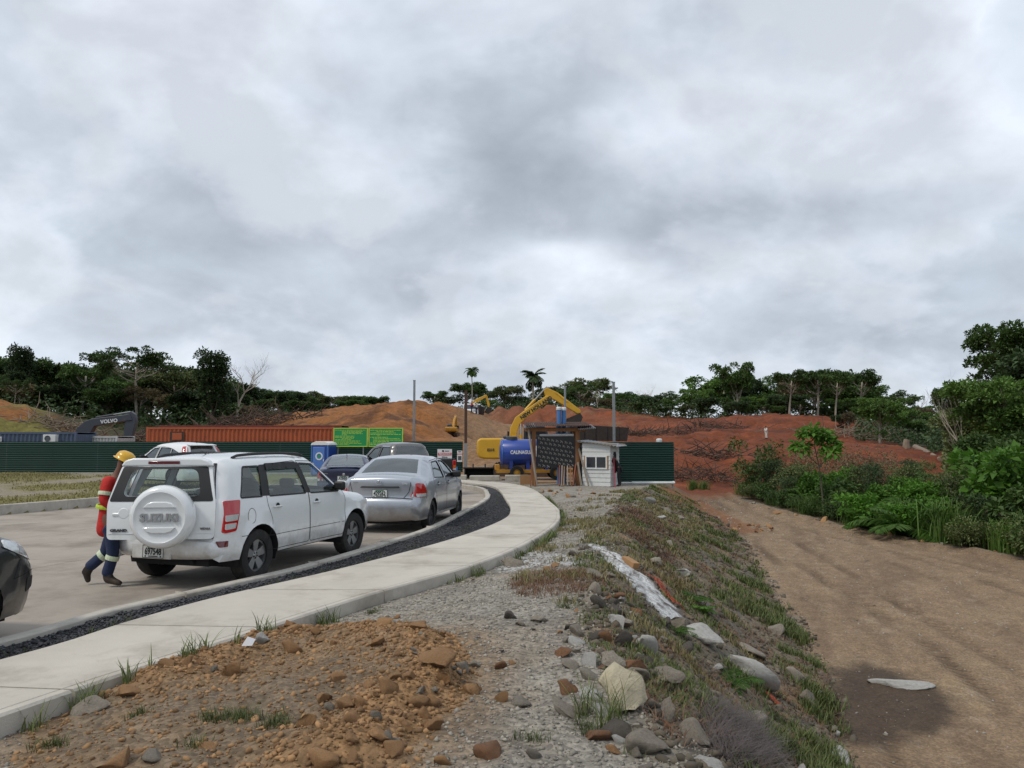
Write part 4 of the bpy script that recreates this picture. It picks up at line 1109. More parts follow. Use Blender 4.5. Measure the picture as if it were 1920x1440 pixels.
text('SUZUKI', .130, M_BADGE, cov, (xx - .004, .60, .95), (0, -1, 0), (0, 0, 1), .006, .006, 1.05, 'cover_lettering')
text('GRAND', .045, M_STEELRIM, door, (dpt(1.17, .775, .026)[0] - .004, 1.18, .775), (0, -1, 0), (0, 0, 1), .004, .003, 1.3, 'badge_lettering')
text('VITARA', .034, M_CHROME, door, (dpt(.10, .79, .026)[0] - .004, .11, .79), (0, -1, 0), (0, 0, 1), .004, .003, 1.1, 'badge_lettering')
for z_ in (.765 - .03,):
    MB().tube([dpt(u, .735, .023) for u in np.linspace(.03, 1.31, 12)], .004, 5).build('panel_crease', M_PEARL, door)
wp = MB().tube([(dpt(.75, 1.21, .04)[0], .75, 1.20), (dpt(.42, 1.215, .04)[0], .42, 1.225), (dpt(.25, 1.22, .04)[0], .25, 1.235)], [.012, .009, .006], 6).build('wiper', M_TRIM, door)
door.location = hinge; door.rotation_euler = (0, 0, R(21))
place(suv, -3.56, 10.72, .30, .954, .80, -.775)
SUV = suv

# ------------------------------------------------------------------ a family of saloons and crossovers
def saloon(label, prof, half, wheels, Rw, paint, glass_side, glass_rear, ptxt, kind, rimmat=M_STEELRIM, sill=.28):
    root = thing('parked_car', label, 'car', group='cars parked in the turning bay')
    b = CarBody(prof, half, sill, wheels, Rw, Rw + .055, .10, (.55, .11), (.8, .18), lambda x, z: .05, .012)
    return root, b

car = thing('parked_car', 'silver saloon in front of the white off-road car, plate 429262', 'car', group='cars parked in the turning bay')
def saloon_body(car, paint, H, L, glass_rear, glass_side, rimmat, sp=0):
    k = H / 1.46
    b = CarBody([(.10, .26), (.03, .33), (.0, .50), (.015, .62), (.075, .68), (.075, .82), (.05, 1.00), (.085, 1.055), (.22, 1.085), (.52, 1.10), (.86, 1.27), (1.16, 1.40), (1.45, 1.45), (1.9, 1.46), (2.3, 1.44), (2.55, 1.385), (2.95, 1.18), (3.28, 1.01), (3.45, .97), (3.85, .89), (4.08, .78), (4.2, .62), (4.24, .45), (4.18, .25)],
                [(.2, .79), (.4, .835), (.65, .845), (.9, .835), (1.02, .80), (1.25, .70), (1.46, .585)], .25, (.90, 3.45), .30, .345, .10, (.55, .12), (.85, .20), lambda x, z: (.045 if z < 1.12 else .035), .012)
    s0, s1 = b.station(z=1.135), b.station(z=1.395)
    b.skin(car, paint, [(s0, s1, .90, 'rear_window', glass_rear, -.002), (b.station(x=2.58), b.station(x=3.24), .92, 'windscreen', glass_rear, -.002), (0, b.station(z=.66), .9999, 'rear_bumper', paint, 0.0)])
    door_l = [[(1.30, .32), (1.30, .52), (1.06, .86), (1.08, 1.03), (1.32, 1.37), (2.02, 1.41), (2.08, 1.0), (2.08, .32)], [(2.095, .32), (2.095, 1.0), (2.04, 1.41), (2.50, 1.375), (3.10, 1.0), (3.12, .8), (3.06, .32)]]
    win = [[(1.16, 1.035), (1.99, 1.01), (1.95, 1.365), (1.42, 1.345)], [(2.12, 1.005), (2.98, .985), (2.52, 1.30), (2.40, 1.355), (2.07, 1.37)]]
    r = b.sides(car, paint, door_l, win, glass_side, seams=[[(.40, .66), (.45, .9), (.42, 1.0)]])
    for sg in (-1, 1):
        handle(r[(sg, 10)], 1.36, sg * float(b.W(1.36, .90)), .90, paint, sg); handle(r[(sg, 11)], 2.25, sg * float(b.W(2.25, .885)), .885, paint, sg)
        mirror(car, 2.86, sg * (float(b.W(2.86, 1.02)) - .02), 1.04, sg, M_TRIM if paint is M_SILVER else paint)
        for x in (.90, 3.45): wheel(car, x, sg * .735, .30, .19, .20, rimmat, sg, 6, 'twin')
        t = b.side_patch([(.085, .70), (.36, .69), (.40, .80), (.30, .955), (.09, .975)], M_RED, sg, car, 'tail_lamp', .008, .03)
        b.side_patch([(.095, .71), (.35, .70), (.37, .765), (.09, .77)], M_CLEAR, sg, t, 'lamp_lens', .012, .012)
        b.rear_patch([(sg * .815, .70), (sg * .60, .70), (sg * .675, .90), (sg * .735, .965), (sg * .80, .97)], M_RED, t, 'lamp_edge', .008, .02)
        b.rear_patch([(sg * .81, .705), (sg * .62, .705), (sg * .64, .765), (sg * .81, .775)], M_CLEAR, t, 'lamp_lens', .012, .012)
        b.side_patch([(3.95, .66), (4.16, .62), (4.10, .74), (3.85, .82)], M_CLEAR, sg, car, 'headlamp', .008, .03)
    b.under(car)
    # boot lid gap and grip bar
    gap = [(-.62, .99), (-.57, .80), (-.47, .675), (-.2, .665), (.2, .665), (.47, .675), (.57, .80), (.62, .99)]
    MB().tube([b.rear_pt(y, z, .001) for y, z in dense(gap, .06, False)], .006, 5).build('boot_gap', M_SEAM, car)
    MB().tube([b.rear_pt(y, .668, .002) for y in np.linspace(-.74, .74, 16)], .007, 5).build('bumper_gap', M_SEAM, car)
    seats(car, [(1.55, (-.34, .34)), (2.4, (-.34, .34))], .46)
    MB().box((2.2, 0, .55), (2.9, 1.3, .3)).build('cabin_floor', M_SEAT, car)
    MB().box((.78, 0, 1.06), (.62, 1.15, .03)).build('parcel_shelf', M_SEAT, car)
    return b
b = saloon_body(car, M_SILVER, 1.46, 4.24, M_TINT, M_TINT, M_STEELRIM)
b.rear_patch([(-.40, .885), (.40, .885), (.37, .918), (-.38, .918)], M_STEELRIM, car, 'boot_grip', .022, .01)
plate(car, b.rear_pt(0, .775, .016), (0, -1, 0), (0, 0, 1), '429262', .31, .155)
em = MB()
for rx, rz, cz in ((.062, .04, 0), (.022, .038, -.002), (.042, .02, .012)):
    q = b.rear_pt(0, .985, .014); pts = [(q[0], q[1] + rx * math.cos(a), q[2] + cz + rz * math.sin(a)) for a in np.linspace(0, 2 * math.pi, 19)]; em.tube(pts, .006, 5, False)
em.build('boot_emblem', M_CHROME, car)
text('YARIS', .04, M_CHROME, car, b.rear_pt(-.50, .965, .012), (0, -1, 0), (0, 0, 1), .003, .002, 1.1, 'badge_lettering')
text('TOYOTA', .026, M_CHROME, car, b.rear_pt(.50, .985, .012), (0, -1, 0), (0, 0, 1), .003, .001, 1.0, 'badge_lettering')
place(car, -1.83, 17.0, .15, .99, .90 * 1.07, -.735 * 1.07); car.scale = (1.07, 1.07, 1.07)
SILVER = car

car = thing('parked_car', 'navy blue saloon seen from behind, between the blue toilet cabin and the silver saloon', 'car', group='cars parked in the turning bay')
b = saloon_body(car, M_NAVY, 1.46, 4.24, M_GREENGLASS, M_TINT, M_STEELRIM)
MB().box((.10, 0, 1.115), (.12, 1.05, .022)).build('boot_spoiler', M_NAVY, car, bevel=.009)
b.rear_patch([(-.46, .885), (.46, .885), (.44, .94), (-.44, .94)], M_NAVY, car, 'boot_grip', .026, .02)
MB().lathe([(.048, 0), (.042, -.012), (.001, -.014)], b.rear_pt(0, .915, .028), 'x', 20).build('boot_emblem', M_CHROME, car)
plate(car, b.rear_pt(.02, .79, .016), (0, -1, 0), (0, 0, 1), 'AY8455', .34, .15)
MB().tube([(1.18, 0, 1.42), (1.02, 0, 1.60)], [.010, .004], 6).build('aerial', M_TRIM, car)
MB().tube([b.rear_pt(y, .93, .014) for y in np.linspace(.47, .68, 5)], .008, 5).build('chrome_strip', M_CHROME, car)
place(car, -5.2, 24.2, -.13, .99, .45, 0.0)
NAVY = car

# crossover behind: white, tall red lamps beside the rear window
car = thing('parked_car', 'white crossover on the grass with tall red tail lamps beside its dark rear window', 'car', group='cars parked in the turning bay')
b = CarBody([(.12, .30), (.05, .38), (.02, .58), (.06, .70), (.09, .95), (.12, 1.10), (.28, 1.40), (.42, 1.56), (.62, 1.61), (1.3, 1.65), (1.9, 1.64), (2.4, 1.57), (2.9, 1.30), (3.25, 1.10), (3.45, 1.05), (4.0, .98), (4.25, .86), (4.36, .66), (4.38, .45), (4.32, .30)],
            [(.25, .84), (.45, .88), (.75, .89), (1.0, .88), (1.1, .85), (1.35, .76), (1.65, .62)], .30, (.86, 3.48), .335, .395, .10, (.55, .12), (.9, .20), lambda x, z: .05, .016)
b.skin(car, M_PEARL, [(b.station(z=1.13), b.station(z=1.53), .80, 'rear_window', M_TINT, -.002), (b.station(x=2.45), b.station(x=3.2), .92, 'windscreen', M_TINT, -.002), (0, b.station(z=.66), .9999, 'rear_bumper', M_PEARL, 0.0)])
r = b.sides(car, M_PEARL, [[(1.22, .36), (1.20, .6), (.98, .95), (1.02, 1.08), (1.10, 1.46), (1.95, 1.55), (2.04, 1.05), (2.04, .36)], [(2.055, .36), (2.055, 1.05), (1.97, 1.55), (2.35, 1.52), (3.08, 1.08), (3.12, .8), (3.06, .36)]],
            [[(.55, 1.30), (.72, 1.14), (1.03, 1.11), (1.12, 1.45)], [(1.08, 1.10), (1.98, 1.08), (1.92, 1.50), (1.18, 1.465)], [(2.10, 1.075), (2.98, 1.06), (2.38, 1.46), (2.02, 1.50)]], M_TINT)
for sg in (-1, 1):
    for x in (.86, 3.48): wheel(car, x, sg * .77, .335, .215, .215, M_RIM, sg)
    mirror(car, 2.88, sg * (float(b.W(2.88, 1.12)) - .02), 1.13, sg, M_TRIM)
    t = b.side_patch([(.13, .98), (.42, 1.0), (.36, 1.10), (.34, 1.25), (.48, 1.53), (.40, 1.545), (.14, 1.13)], M_RED, sg, car, 'tail_lamp', .010, .02)
    b.rear_patch([(sg * .80, .98), (sg * .66, 1.0), (sg * .66, 1.12), (sg * .56, 1.50), (sg * .66, 1.50), (sg * .80, 1.15)], M_RED, t, 'lamp_edge', .012, .02)
    handle(r[(sg, 10)], 1.2, sg * float(b.W(1.2, 1.0)), 1.0, M_PEARL, sg); handle(r[(sg, 11)], 2.2, sg * float(b.W(2.2, .98)), .98, M_PEARL, sg)
b.under(car); seats(car, [(1.5, (-.36, .36)), (2.4, (-.36, .36))])
MB().box((2.2, 0, .55), (3.0, 1.4, .3)).build('cabin_floor', M_SEAT, car)
b.rear_patch([(-.55, .72), (.55, .72), (.55, .92), (-.55, .92)], M_PEARL, car, 'tailgate_panel', .01, .03)
MB().box((.34, 0, 1.595), (.30, 1.05, .03), Matrix.Rotation(-.12, 3, 'Y')).build('spoiler', M_PEARL, car, bevel=.012)
MB().tube([(.75, 0, 1.64), (.62, 0, 1.70)], [.02, .006], 6).build('aerial', M_TRIM, car)
a_ = on_z(378, 902, .21)
place(car, -11.45, 28.9, -.80, .60, .15, 0)
car.location.z = gz(car.location.x, car.location.y) + .02
CROSS = car

# dark car at the left edge of the picture
car = thing('parked_car', 'black car nosing in at the left edge behind the white off-road car', 'car', group='cars parked in the turning bay')
b = CarBody([(.12, .30), (.05, .38), (.02, .58), (.06, .70), (.09, .95), (.12, 1.10), (.28, 1.40), (.42, 1.56), (.62, 1.61), (1.3, 1.66), (1.9, 1.65), (2.4, 1.58), (2.9, 1.32), (3.25, 1.13), (3.45, 1.08), (3.9, 1.02), (4.16, .93), (4.30, .80), (4.40, .68), (4.42, .52), (4.38, .42), (4.40, .34), (4.30, .22)],
            [(.25, .82), (.45, .87), (.75, .885), (1.0, .87), (1.1, .84), (1.35, .76), (1.65, .62)], .27, (.86, 3.50), .345, .405, .10, (.55, .12), (.75, .22), lambda x, z: .06, .022)
b.skin(car, M_BLACKP, [(b.station(z=1.13), b.station(z=1.53), .85, 'rear_window', M_TINT, -.002), (b.station(x=2.45), b.station(x=3.2), .92, 'windscreen', M_TINT, -.002)])
r = b.sides(car, M_BLACKP, [[(1.22, .33), (1.20, .6), (.98, .95), (1.02, 1.08), (1.10, 1.46), (1.95, 1.55), (2.04, 1.05), (2.04, .33)], [(2.055, .33), (2.055, 1.05), (1.97, 1.55), (2.35, 1.52), (3.03, 1.08), (3.06, .8), (3.02, .33)]],
            [[(.55, 1.22), (.72, 1.14), (1.03, 1.11), (1.12, 1.45)], [(1.08, 1.10), (1.98, 1.08), (1.92, 1.50), (1.18, 1.465)], [(2.10, 1.075), (2.98, 1.06), (2.38, 1.46), (2.02, 1.50)]], M_TINT, seams=[[(4.02, .62), (4.34, .66)], [(3.92, .95), (4.10, .80), (4.02, .62)]])
for sg in (-1, 1):
    for x in (.86, 3.50): wheel(car, x, sg * .765, .345, .22, .225, M_RIM, sg)
    mirror(car, 2.90, sg * (float(b.W(2.90, 1.12)) - .02), 1.14, sg, M_BLACKP)
    t = b.side_patch([(3.86, .94), (4.08, .84), (4.31, .745), (4.25, .86), (4.10, .955), (3.9, 1.0)], M_CLEAR, sg, car, 'headlamp', .008, .03)
    b.side_patch([(4.06, .86), (4.20, .81), (4.16, .88), (4.08, .91)], M_CHROME, sg, t, 'headlamp_bowl', .011, .02)
    b.side_patch([(4.22, .46), (4.36, .50), (4.36, .60), (4.24, .60)], M_TRIM, sg, car, 'fog_lamp_recess', .004, .02)
b.under(car)
MB().box((2.2, 0, .55), (3.0, 1.4, .3)).build('cabin_floor', M_SEAT, car); seats(car, [(1.5, (-.36, .36)), (2.4, (-.36, .36))])
place(car, -4.86, 6.85, .27, .963, 3.50, -.765)
BLACKCAR = car

# grey double-cab pickup
car = thing('pickup_truck', 'grey double-cab pickup with a dark load bed, parked before the green sign boards', 'pickup truck')
b = CarBody([(1.56, .45), (1.54, .70), (1.54, 1.05), (1.58, 1.18), (1.72, 1.50), (1.80, 1.70), (1.95, 1.76), (2.6, 1.79), (3.1, 1.75), (3.3, 1.69), (3.75, 1.38), (4.0, 1.18), (4.2, 1.14), (4.8, 1.08), (5.05, .98), (5.14, .75), (5.14, .5), (5.05, .38)],
            [(.3, .82), (.5, .88), (.8, .90), (1.05, .885), (1.2, .86), (1.5, .76), (1.8, .65)], .42, (4.30,), .37, .44, .10, (.01, .0), (.8, .15), lambda x, z: .03, .02)
b.skin(car, M_PEWTER, [(b.station(z=1.22), b.station(z=1.665), .88, 'rear_window', M_TINT, -.003), (b.station(x=3.32), b.station(x=3.95), .92, 'windscreen', M_TINT, -.002)])
r = b.sides(car, M_PEWTER, [[(1.70, .48), (1.70, 1.18), (1.90, 1.68), (2.60, 1.69), (2.70, 1.16), (2.70, .48)], [(2.715, .48), (2.715, 1.16), (2.62, 1.69), (3.2, 1.65), (3.85, 1.16), (3.86, .9), (3.80, .48)]],
            [[(1.78, 1.20), (2.64, 1.18), (2.55, 1.64), (1.96, 1.63)], [(2.75, 1.175), (3.72, 1.16), (3.18, 1.58), (2.66, 1.64)]], M_TINT)
for sg in (-1, 1):
    for x in (1.18, 4.30): wheel(car, x, sg * .77, .37, .23, .22, M_RIM, sg)
    mirror(car, 3.55, sg * (float(b.W(3.55, 1.22)) - .02), 1.24, sg, M_CHROME)
    b.side_patch([(1.95, 1.635), (2.58, 1.645), (2.585, 1.70), (1.97, 1.69)], M_CHROME, sg, car, 'rain_guard', .012, .01)
    # bed wall with its wheel opening
    out = [(.06, .55), (.70, .55)] + [(1.18 + .44 * math.cos(a), .37 + .44 * math.sin(a)) for a in np.linspace(math.pi - .42, .42, 12)] + [(1.54, .55), (1.54, 1.22), (.04, 1.24)]
    MB().slab_xz(out, sg * .885, sg * .80).build('bed_wall', M_BLACKP, car, bevel=.02)
    tl = MB().box((.035, sg * .82, 1.0), (.09, .15, .36)).build('tail_lamp', M_RED, car, bevel=.02)
    MB().box((-.008, sg * .82, .95), (.02, .12, .09)).build('lamp_lens', M_AMBER, tl); MB().box((-.008, sg * .82, .86), (.02, .12, .06)).build('lamp_lens', M_CLEAR, tl)
    handle(r[(sg, 10)], 1.85, sg * float(b.W(1.85, 1.03)), 1.03, M_CHROME, sg); handle(r[(sg, 11)], 2.88, sg * float(b.W(2.88, 1.02)), 1.02, M_CHROME, sg)
MB().box((.03, 0, .93), (.07, 1.48, .60)).build('tailgate', M_BLACKP, car, bevel=.02)
MB().box((.80, 0, 1.225), (1.46, 1.62, .03)).build('bed_cover', M_TRIM, car, bevel=.01)
MB().box((-.05, 0, .52), (.16, 1.70, .16)).build('rear_bumper', M_CHROME, car, bevel=.03)
MB().box((2.6, 0, .45), (4.8, 1.0, .16)).build('chassis', M_SEAM, car)
MB().box((2.75, 0, .65), (2.2, 1.5, .25)).build('cabin_floor', M_SEAT, car); seats(car, [(2.2, (-.36, .36)), (3.0, (-.36, .36))])
place(car, -2.1, 27.9, -.60, .80, .05, -.82)
car.location.z = .06
PICKUP = car
# ================================================================== THE BUILDING SITE
M_GREENSHEET = mat('green_sheet_metal', lin('1f3f38'), .45, metal=.2, var=.12, vscale=1.2, dirt=(lin('4a4f45'), .8, .6, .95))
M_GALV = mat('galvanised', lin('8b8f92'), .45, metal=.6, var=.2, vscale=3)
M_RUST = mat('rusty_steel', lin('4a352c'), .85, var=.35, vscale=4)
M_FOOT = mat('footing_concrete', lin('a8a49a'), .9, var=.15, bump=.2)
M_ORANGE = mat('orange_container', lin('a4532f'), .6, var=.16, vscale=.9, dirt=(lin('5a3324'), 1.6, .55, .8))
M_DKRED = mat('dark_red_container', lin('6b2d24'), .6, var=.15, dirt=(lin('43261f'), 1.5, .5, .8))
M_BLUEGREY = mat('blue_grey_container', lin('49566b'), .6, var=.12, dirt=(lin('34383f'), 1.4, .55, .85))
M_OFFWHITE = mat('offwhite_metal', lin('b4b7b6'), .5, var=.1, dirt=(lin('8a867c'), 1.5, .55, .9))
M_YELLOW = mat('machine_yellow', lin('c79a24'), .42, var=.1, vscale=1.5, dirt=(lin('7a5a24'), 1.4, .56, .9))
M_OLDYELLOW = mat('old_machine_yellow', lin('b07f26'), .55, var=.15, dirt=(lin('6b4a28'), 1.5, .5, .8))
M_CHARCOAL = mat('charcoal_paint', lin('363b44'), .45, var=.12, dirt=(lin('55524c'), 1.5, .55, .85))
M_STEELDK = mat('worn_steel', lin('3b3633'), .6, metal=.4, var=.3, vscale=5)
M_BLACK = mat('black_rubber', lin('181717'), .8, var=.25)
M_MUDSTEEL = mat('muddy_track', lin('4c3a30'), .85, var=.35, vscale=6)
M_TANKBLUE = mat('tank_blue', lin('1d3f94'), .35, var=.08, vscale=1.5, coat=.3, dirt=(lin('2a3a68'), 2, .5, .9))
M_LTBLUE = mat('light_blue', lin('4a72b8'), .45, var=.1)
M_PIPEBLUE = mat('blue_pipe', lin('3f74ad'), .4, var=.08)
M_WHITEP = mat('white_plastic', lin('d3d5d5'), .45, var=.06, dirt=(lin('a09a8c'), 2, .55, .95))
M_WOOD = mat('raw_timber', lin('8a5f3c'), .8, var=.25, vscale=5, stretch=(1, 1, .15), dirt=(lin('5c4030'), 3, .5, .9))
M_WOODOLD = mat('weathered_timber', lin('8d8276'), .85, var=.25, vscale=5, stretch=(1, 1, .2))
M_WOODRED = mat('reddish_timber', lin('7d4c37'), .85, var=.25, vscale=5, stretch=(1, 1, .2))
M_SIDING = mat('white_siding', lin('c6c8c6'), .6, var=.06, objrand=.06, dirt=(lin('9b968a'), 1.8, .55, .9))
M_SIGNGREEN = mat('sign_green', lin('0f8a4a'), .5, var=.06)
M_SIGNYEL = mat('sign_yellow', lin('a9cf4e'), .5, var=.05)
M_SIGNRED = mat('sign_red', lin('b8283c'), .5, var=.06)
M_PAPER = mat('sign_white', lin('d8d9de'), .6, var=.05)
M_FILM = mat('film_faced_ply', lin('17161a'), .4, var=.2, vscale=3)
M_FILMINK = mat('ply_print', lin('9a9890'), .6, var=.2)
M_PLY = mat('plywood', lin('9a7650'), .8, var=.15, vscale=3)
M_WGLASS = mat('dark_window', lin('2a3036'), .08, var=.1, coat=1)
M_CABGLASS = glass_mat('cab_glass', (.25, .3, .3), .05)
M_MIXGREY = mat('text_grey', lin('4c5258'), .6, var=.05)

def corrugated(mb, o, ux, uz, w, h, n, amp, along='x', thick=.004, res=6):
    """corrugated sheet: origin o, width along ux, height along uz; waves run crosswise to `along`"""
    o, ux, uz = Vector(o), Vector(ux).normalized(), Vector(uz).normalized(); nn = ux.cross(uz)
    m = n * res; vs = []; fs = []
    for k in range(m + 1):
        t = k / m; d = amp * max(-.75, min(.75, math.sin(2 * math.pi * n * t))) / .75
        for e in (0, 1):
            p = o + (ux * (w * t) + uz * (h * e) if along == 'x' else uz * (h * t) + ux * (w * e)) + nn * d
            vs.append(p)
    for k in range(m): fs.append((2 * k, 2 * k + 1, 2 * k + 3, 2 * k + 2))
    return mb.add(vs, fs)

# ------------------------------------------------------------------ green sheet fence, left and right of the gate
fence = thing('sheet_metal_fence', 'long dark green corrugated fence behind the parked cars and under the containers', 'fence', (0, 46, 0))
fx0, fx1 = at(-330, 850, 46).x, at(867, 850, 46).x
npan = 14
for k in range(npan):
    x0 = fx0 + (fx1 - fx0) * k / npan; x1 = fx0 + (fx1 - fx0) * (k + 1) / npan
    z0 = max(gz((x0 + x1) / 2, 46), -.05) ; 
    corrugated(MB(), (x0 + .004, 0 + (.012 if k % 2 else 0), .04), (1, 0, 0), (0, 0, 1), x1 - x0 + .02, 1.90 - .04, 17, .022, 'z').build('panel', M_GREENSHEET, fence, smooth=True)
    MB().box((x0, .06, .9), (.06, .06, 1.9)).build('post', M_GALV, fence)
MB().box(((fx0 + fx1) / 2, 0, 0.0), (fx1 - fx0, .22, .14)).build('footing', M_FOOT, fence, bevel=.02)
f2 = thing('sheet_metal_fence', 'dark green corrugated fence to the right of the white guard hut', 'fence', (0, 34.6, 0))
rx0, rx1 = at(1096, 860, 34.6).x, at(1263, 860, 34.6).x
for k in range(2):
    x0 = rx0 + (rx1 - rx0) * k / 2; x1 = rx0 + (rx1 - rx0) * (k + 1) / 2
    corrugated(MB(), (x0, .012 * k, .02), (1, 0, 0), (0, 0, 1), x1 - x0 + .02, 1.83, 18, .022, 'z').build('panel', M_GREENSHEET, f2, smooth=True)
    MB().box((x1 - .05, .07, .85), (.06, .06, 2.0)).build('post', M_GALV, f2)
MB().box(((rx0 + rx1) / 2, .02, 1.865), (rx1 - rx0, .05, .03)).build('top_rail', M_GREENSHEET, f2)
vp = at(1236, 828, 34.75); vp.z = 0
v = thing('vent_pipe', 'white capped vent pipe peeping over the right green fence', 'pipe', vp)
MB().lathe([(.055, -.2), (.055, 1.92)], (0, 0, 0), 'z', 12).build('pipe', M_WHITEP, v, smooth=True)
MB().lathe([(.12, 1.87), (.135, 1.93), (.135, 2.0), (.10, 2.03), (.001, 2.04)], (0, 0, 0), 'z', 16).build('cap', M_WHITEP, v, smooth=True)
for i, (pa, pb, rr, yy, lab) in enumerate((((1150, 906), (1262, 905), .05, 34.2, 'upper of two white pipes lying along the right green fence'), ((1185, 911), (1262, 911), .06, 33.9, 'lower of two white pipes lying along the right green fence'))):
    A, Bp = at(*pa, yy), at(*pb, yy); g0 = max(gz(A.x, yy), gz(Bp.x, yy)); A.z = max(g0 + rr, .03 + rr); Bp.z = A.z
    pz = thing('plastic_pipe', lab, 'pipe', A); MB().tube([(0, 0, 0), Bp - A], rr, 14).build('pipe', M_WHITEP, pz, smooth=True)
    MB().tube([(Bp - A) * .985, (Bp - A) * 1.03], rr * 1.25, 14).build('socket', M_WHITEP, pz, smooth=True)

# ------------------------------------------------------------------ containers
def container(label, x0, x1, y, z0, h, m, waves, wdt=2.44, extras=None, name='shipping_container'):
    t = thing(name, label, 'container', ((x0 + x1) / 2, y, z0)); L_ = x1 - x0; a = -L_ / 2
    corrugated(MB(), (a + .1, .03, .16), (1, 0, 0), (0, 0, 1), L_ - .2, h - .30, waves, .03, 'x', res=8).build('side_panel', m, t)
    corrugated(MB(), (a + .1, wdt - .03, .16), (1, 0, 0), (0, 0, 1), L_ - .2, h - .30, waves, .03, 'x', res=8).build('side_panel', m, t)
    for x in (a, -a):
        corrugated(MB(), (x * .995, .1, .16), (0, 1, 0), (0, 0, 1), wdt - .2, h - .3, 9, .02, 'x').build('end_panel', m, t)
        for yy in (.05, wdt - .05): MB().box((x + (.06 if x < 0 else -.06), yy, h / 2), (.14, .14, h)).build('corner_post', m, t, bevel=.01)
    for yy in (.03, wdt - .03):
        MB().box((0, yy, h - .07), (L_ - .26, .09, .13)).build('top_rail', m, t); MB().box((0, yy, .08), (L_ - .26, .09, .15)).build('bottom_rail', m, t)
    corrugated(MB(), (a + .05, .05, h - .03), (1, 0, 0), (0, 1, 0), L_ - .1, wdt - .1, waves // 2, .015, 'x').build('roof_panel', m, t)
    return t
oc = container('orange shipping container behind the green fence, nearest of the two stacked side by side', at(275, 800, 50.5).x, at(626, 800, 50.5).x, 50.5, .22, 2.62, M_ORANGE, 44)
MB().box((-4.1, -.002, 2.02), (.95, .02, .62)).build('rust_patch', M_RUST, oc)
MB().box((-4.1, -.02, 2.02), (.62, .03, .45)).build('door_patch', M_ORANGE, oc)
container('dark red shipping container just behind the orange one', at(300, 797, 53.2).x, at(640, 797, 53.2).x, 53.2, .36, 2.66, M_DKRED, 44)
bc = container('blue grey site office container with window and air conditioner, far left', at(-160, 812, 50.0).x, at(143, 812, 50.0).x, 50.0, -.02, 2.54, M_BLUEGREY, 38, name='office_container')
w = MB().box((-.10, -.02, 1.93), (1.05, .06, .62)).build('window', M_WHITEP, bc)
for dx_ in (-.25, .25): MB().box((-.10 + dx_, -.055, 1.93), (.42, .02, .48)).build('pane', M_WGLASS, w)
ac = MB().box((3.70, -.2, 2.12), (.80, .36, .50)).build('air_conditioner', M_WHITEP, bc, bevel=.02)
MB().lathe([(.19, 0), (.19, -.02), (.16, -.02), (.15, -.005), (.001, -.005)], (3.60, -.38, 2.12), 'y', 24).build('fan_grille', M_MIXGREY, ac)
MB().box((3.70, -.1, 1.85), (.7, .3, .03)).build('bracket', M_GALV, ac)
wc = container('low white container between the office container and the black excavator arm', at(143, 818, 52).x, at(220, 818, 52).x, 52, .02, 2.26, M_OFFWHITE, 12)

# ------------------------------------------------------------------ machines
def pxpoly(pts, d, ref):
    return [(at(px, py, d).x - ref[0], at(px, py, d).z - ref[2]) for px, py in pts]
def track(mb_parent, x0, x1, y, w, r, m, z0=0.0):
    prof = [(x1 - r, z0), (x0 + r, z0)] ; n = 8
    out = [(x0 + r + r * math.cos(a), z0 + r + r * math.sin(a)) for a in np.linspace(math.pi * 1.5, math.pi * .5, n)] + [(x1 - r + r * math.cos(a), z0 + r + r * math.sin(a)) for a in np.linspace(math.pi * .5, -math.pi * .5, n)]
    t = MB().slab_xz(out, y - w / 2, y + w / 2).build('track', m, mb_parent, bevel=.02)
    k = int((2 * (x1 - x0 - 2 * r) + 2 * math.pi * r) / .24); P_ = np.array(out + out[:1]); s = np.concatenate([[0], np.cumsum(np.hypot(*np.diff(P_, axis=0).T))])
    sh = MB()
    for i in range(k):
        q = s[-1] * i / k; p = np.array([np.interp(q, s, P_[:, 0]), np.interp(q, s, P_[:, 1])]); p2 = np.array([np.interp(q + .02, s, P_[:, 0]), np.interp(q + .02, s, P_[:, 1])]); dd = (p2 - p); a = math.atan2(dd[1], dd[0])
        sh.box((p[0], y, p[1]), (.17, w + .06, .05), Matrix.Rotation(-a, 3, 'Y'))
    sh.build('track_shoes', M_MUDSTEEL, t)['kind'] = 'stuff'
    return t
